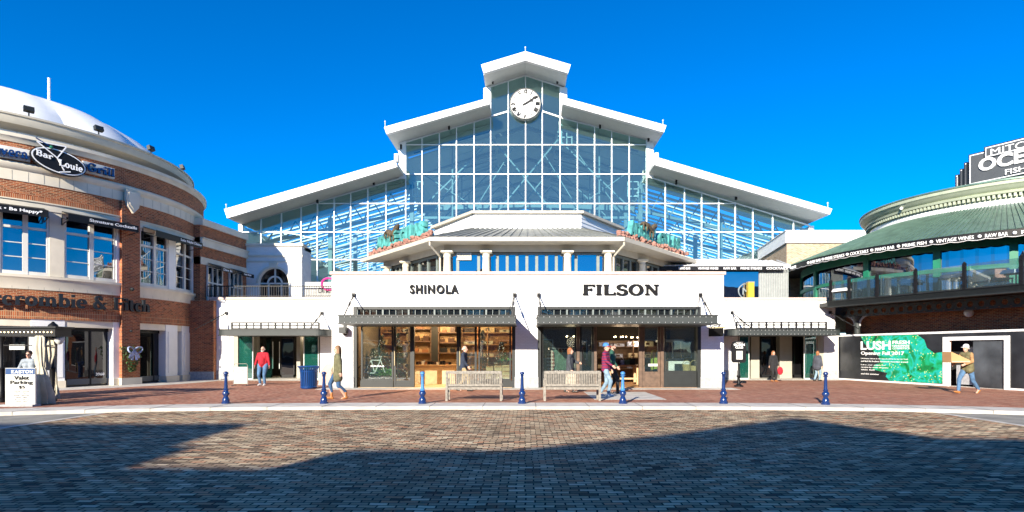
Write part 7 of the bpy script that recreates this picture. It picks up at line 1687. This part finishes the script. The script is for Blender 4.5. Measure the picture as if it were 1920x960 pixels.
# woman in olive coat walking to picture left-ish, body turned
person(PX(633, 19.3), 19.3, radians(-62), 1.76, 'long haired woman in an olive coat and tan boots walking past the litter bin', [(-.05, -.18, 0, .1), (.06, .24, .0, -.25)], [(-.26, -.12, .86), (.27, .05, .84)], CL['olive'], CL['jeand'], CL['brown'], CL['blond'], 'long', 'coat', extras=[('tee', CL['cream'])], boots=True)
person(PX(869, 23.2), 23.2, radians(75), 1.80, 'blurred looking man in a navy top passing the shop door behind the bench', [(-.07, -.24, 0, .1), (.07, .26, .0, -.3)], [(-.27, -.28, .95), (.27, .12, .88)], CL['navy'], CL['khaki'], CL['shoe'], CL['greyh'], 'side', lean=.06)
pw, aw_, _ = person(PX(1069, 22.3), 22.3, radians(70), 1.70, 'auburn haired woman in a charcoal coat carrying a cream bag behind the bench', [(-.07, -.15, 0, .1), (.07, .2, 0, -.2)], [(-.24, -.10, .90), (.24, -.30, 1.15)], CL['char'], CL['black'], CL['shoe'], CL['ginger'], 'bob', 'coat')
h = aw_[0]; t = thing('shopping_bag', 'cream paper shopping bag hanging from the hand of the woman in charcoal', 'bag', (h.x, h.y, .3))
m = MB(); m.prism([(-.20, 0), (.20, 0), (.17, .42), (-.17, .42)], lambda u, v: (h.x + u, h.y - .09, .30 + v), lambda u, v: (h.x + u, h.y + .05, .30 + v)); m.build('body', CL['cream'], t); m = MB(); m.tube([(h.x + .08*cos(a), h.y - .02, .71 + .12*sin(a)) for a in [pi*i/8 for i in range(9)]], .007, 5); m.build('handle', CL['cream'], t)
person(PX(1136, 20.6), 20.6, radians(62), 1.84, 'man in blue cap, striped maroon shirt and pale jeans walking by the bench', [(-.07, -.12, 0, 0), (.08, .22, 0, -.25)], [(-.22, -.30, 1.02), (.25, -.10, .90)], CL['stripe'], CL['jeanl'], CL['white'], CL['dark'], 'short', 'jumper', extras=[('cap', CL['bluecap'], CL['redbrim'])])
person(PX(1147.5, 21.9), 21.9, radians(75), 1.86, 'dark haired man in a green top and black trousers beside the man in the cap', [(-.07, -.2, 0, .1), (.08, .12, 0, -.15)], [(-.24, -.20, .95), (.25, .05, .86)], CL['green'], CL['black'], CL['shoe'], CL['dark'], 'short', 'jumper', extras=[('beard', CL['dark'])])
pw, aw_, _ = person(PX(1450, 30.2), 30.2, radians(12), 1.56, 'small woman in a dark coat with a red bag walking out of the entrance', [(-.07, .05, 0), (.07, -.12, 0)], [(-.34, -.10, .88), (.24, -.12, .88)], CL['black'], CL['black'], CL['brown'], CL['ginger'], 'long', 'coat', extras=[('scarf', CL['char'])])
h = aw_[1]; t = thing('red_bag', 'bright red carrier bag in the hand of the small woman', 'bag', (h.x + .06, h.y, .35)); m = MB(); m.ball((h.x + .08, h.y - .05, .55), .17, 12, (.9, .5, 1.25)); m.build('body', CL['red'], t, smooth=True); m = MB(); m.tube([(h.x + .03, h.y - .03, .70), (h.x, h.y - .01, .80), (h.x + .1, h.y - .05, .72)], .012, 5); m.build('handle', CL['red'], t)
person(PX(1532, 30.6), 30.6, radians(115), 1.56, 'woman in a slate puffer jacket and pale jeans seen from behind by the glass', [(-.07, -.12, 0), (.07, .12, 0, -.1)], [(-.25, -.12, .85), (.27, .0, .85)], CL['puff'], CL['jeanl'], CL['shoe'], CL['ginger'], 'bob', 'puffer', lean=.08)
pw, aw_, Rm = person(PX(1814, 21.9), 21.9, radians(-72), 1.86, 'man in a white cap and olive vest striding with a flat cardboard box', [(-.07, -.34, 0, .2), (.08, .42, .03, -.5)], [(-.18, -.42, 1.02), (.20, -.36, 1.03)], CL['vest'], CL['jean'], CL['brown'], CL['greyh'], 'side', 'vest', lean=.10, sleeve=CL['tan'], extras=[('cap', CL['whitecap'], CL['whitecap'])], elbow=[(-.5, .8, -.5), (.5, .8, -.5)])
hc = (aw_[0] + aw_[1])/2; t = thing('cardboard_box', 'flat tan cardboard box carried in front of the man in the white cap', 'box', (hc.x - .1, hc.y, 1.05))
m = MB(); cc = hc + Vector((-.14, -.02, .19)); m.prism([(-.34, -.13), (.36, -.13), (.36, -.05), (-.34, .27), (-.36, .27)], lambda u, v: tuple(cc + Vector((u, -.22, v))), lambda u, v: tuple(cc + Vector((u, .24, v)))); m.build('carton', mat('cardboard', (.46,.27,.12), .8, var=.1), t)
m = MB(); m.obox(cc + Vector((0, -.224, -.09)), (.33,0,0), (0,.003,0), (0,0,.02)); m.build('packing_tape', M['creamdark'], t)
person(PX(57, 17.5), 17.5, radians(14), 1.58, 'valet attendant with sunglasses and grey shirt behind the price board', [(-.1, .0, 0), (.1, .02, 0)], [(-.30, -.15, .95), (.34, -.22, .98)], CL['grey'], CL['black'], CL['shoe'], CL['dark'], 'short', 'shirt', lean=.1, extras=[('sunglasses',)], width=1.12)
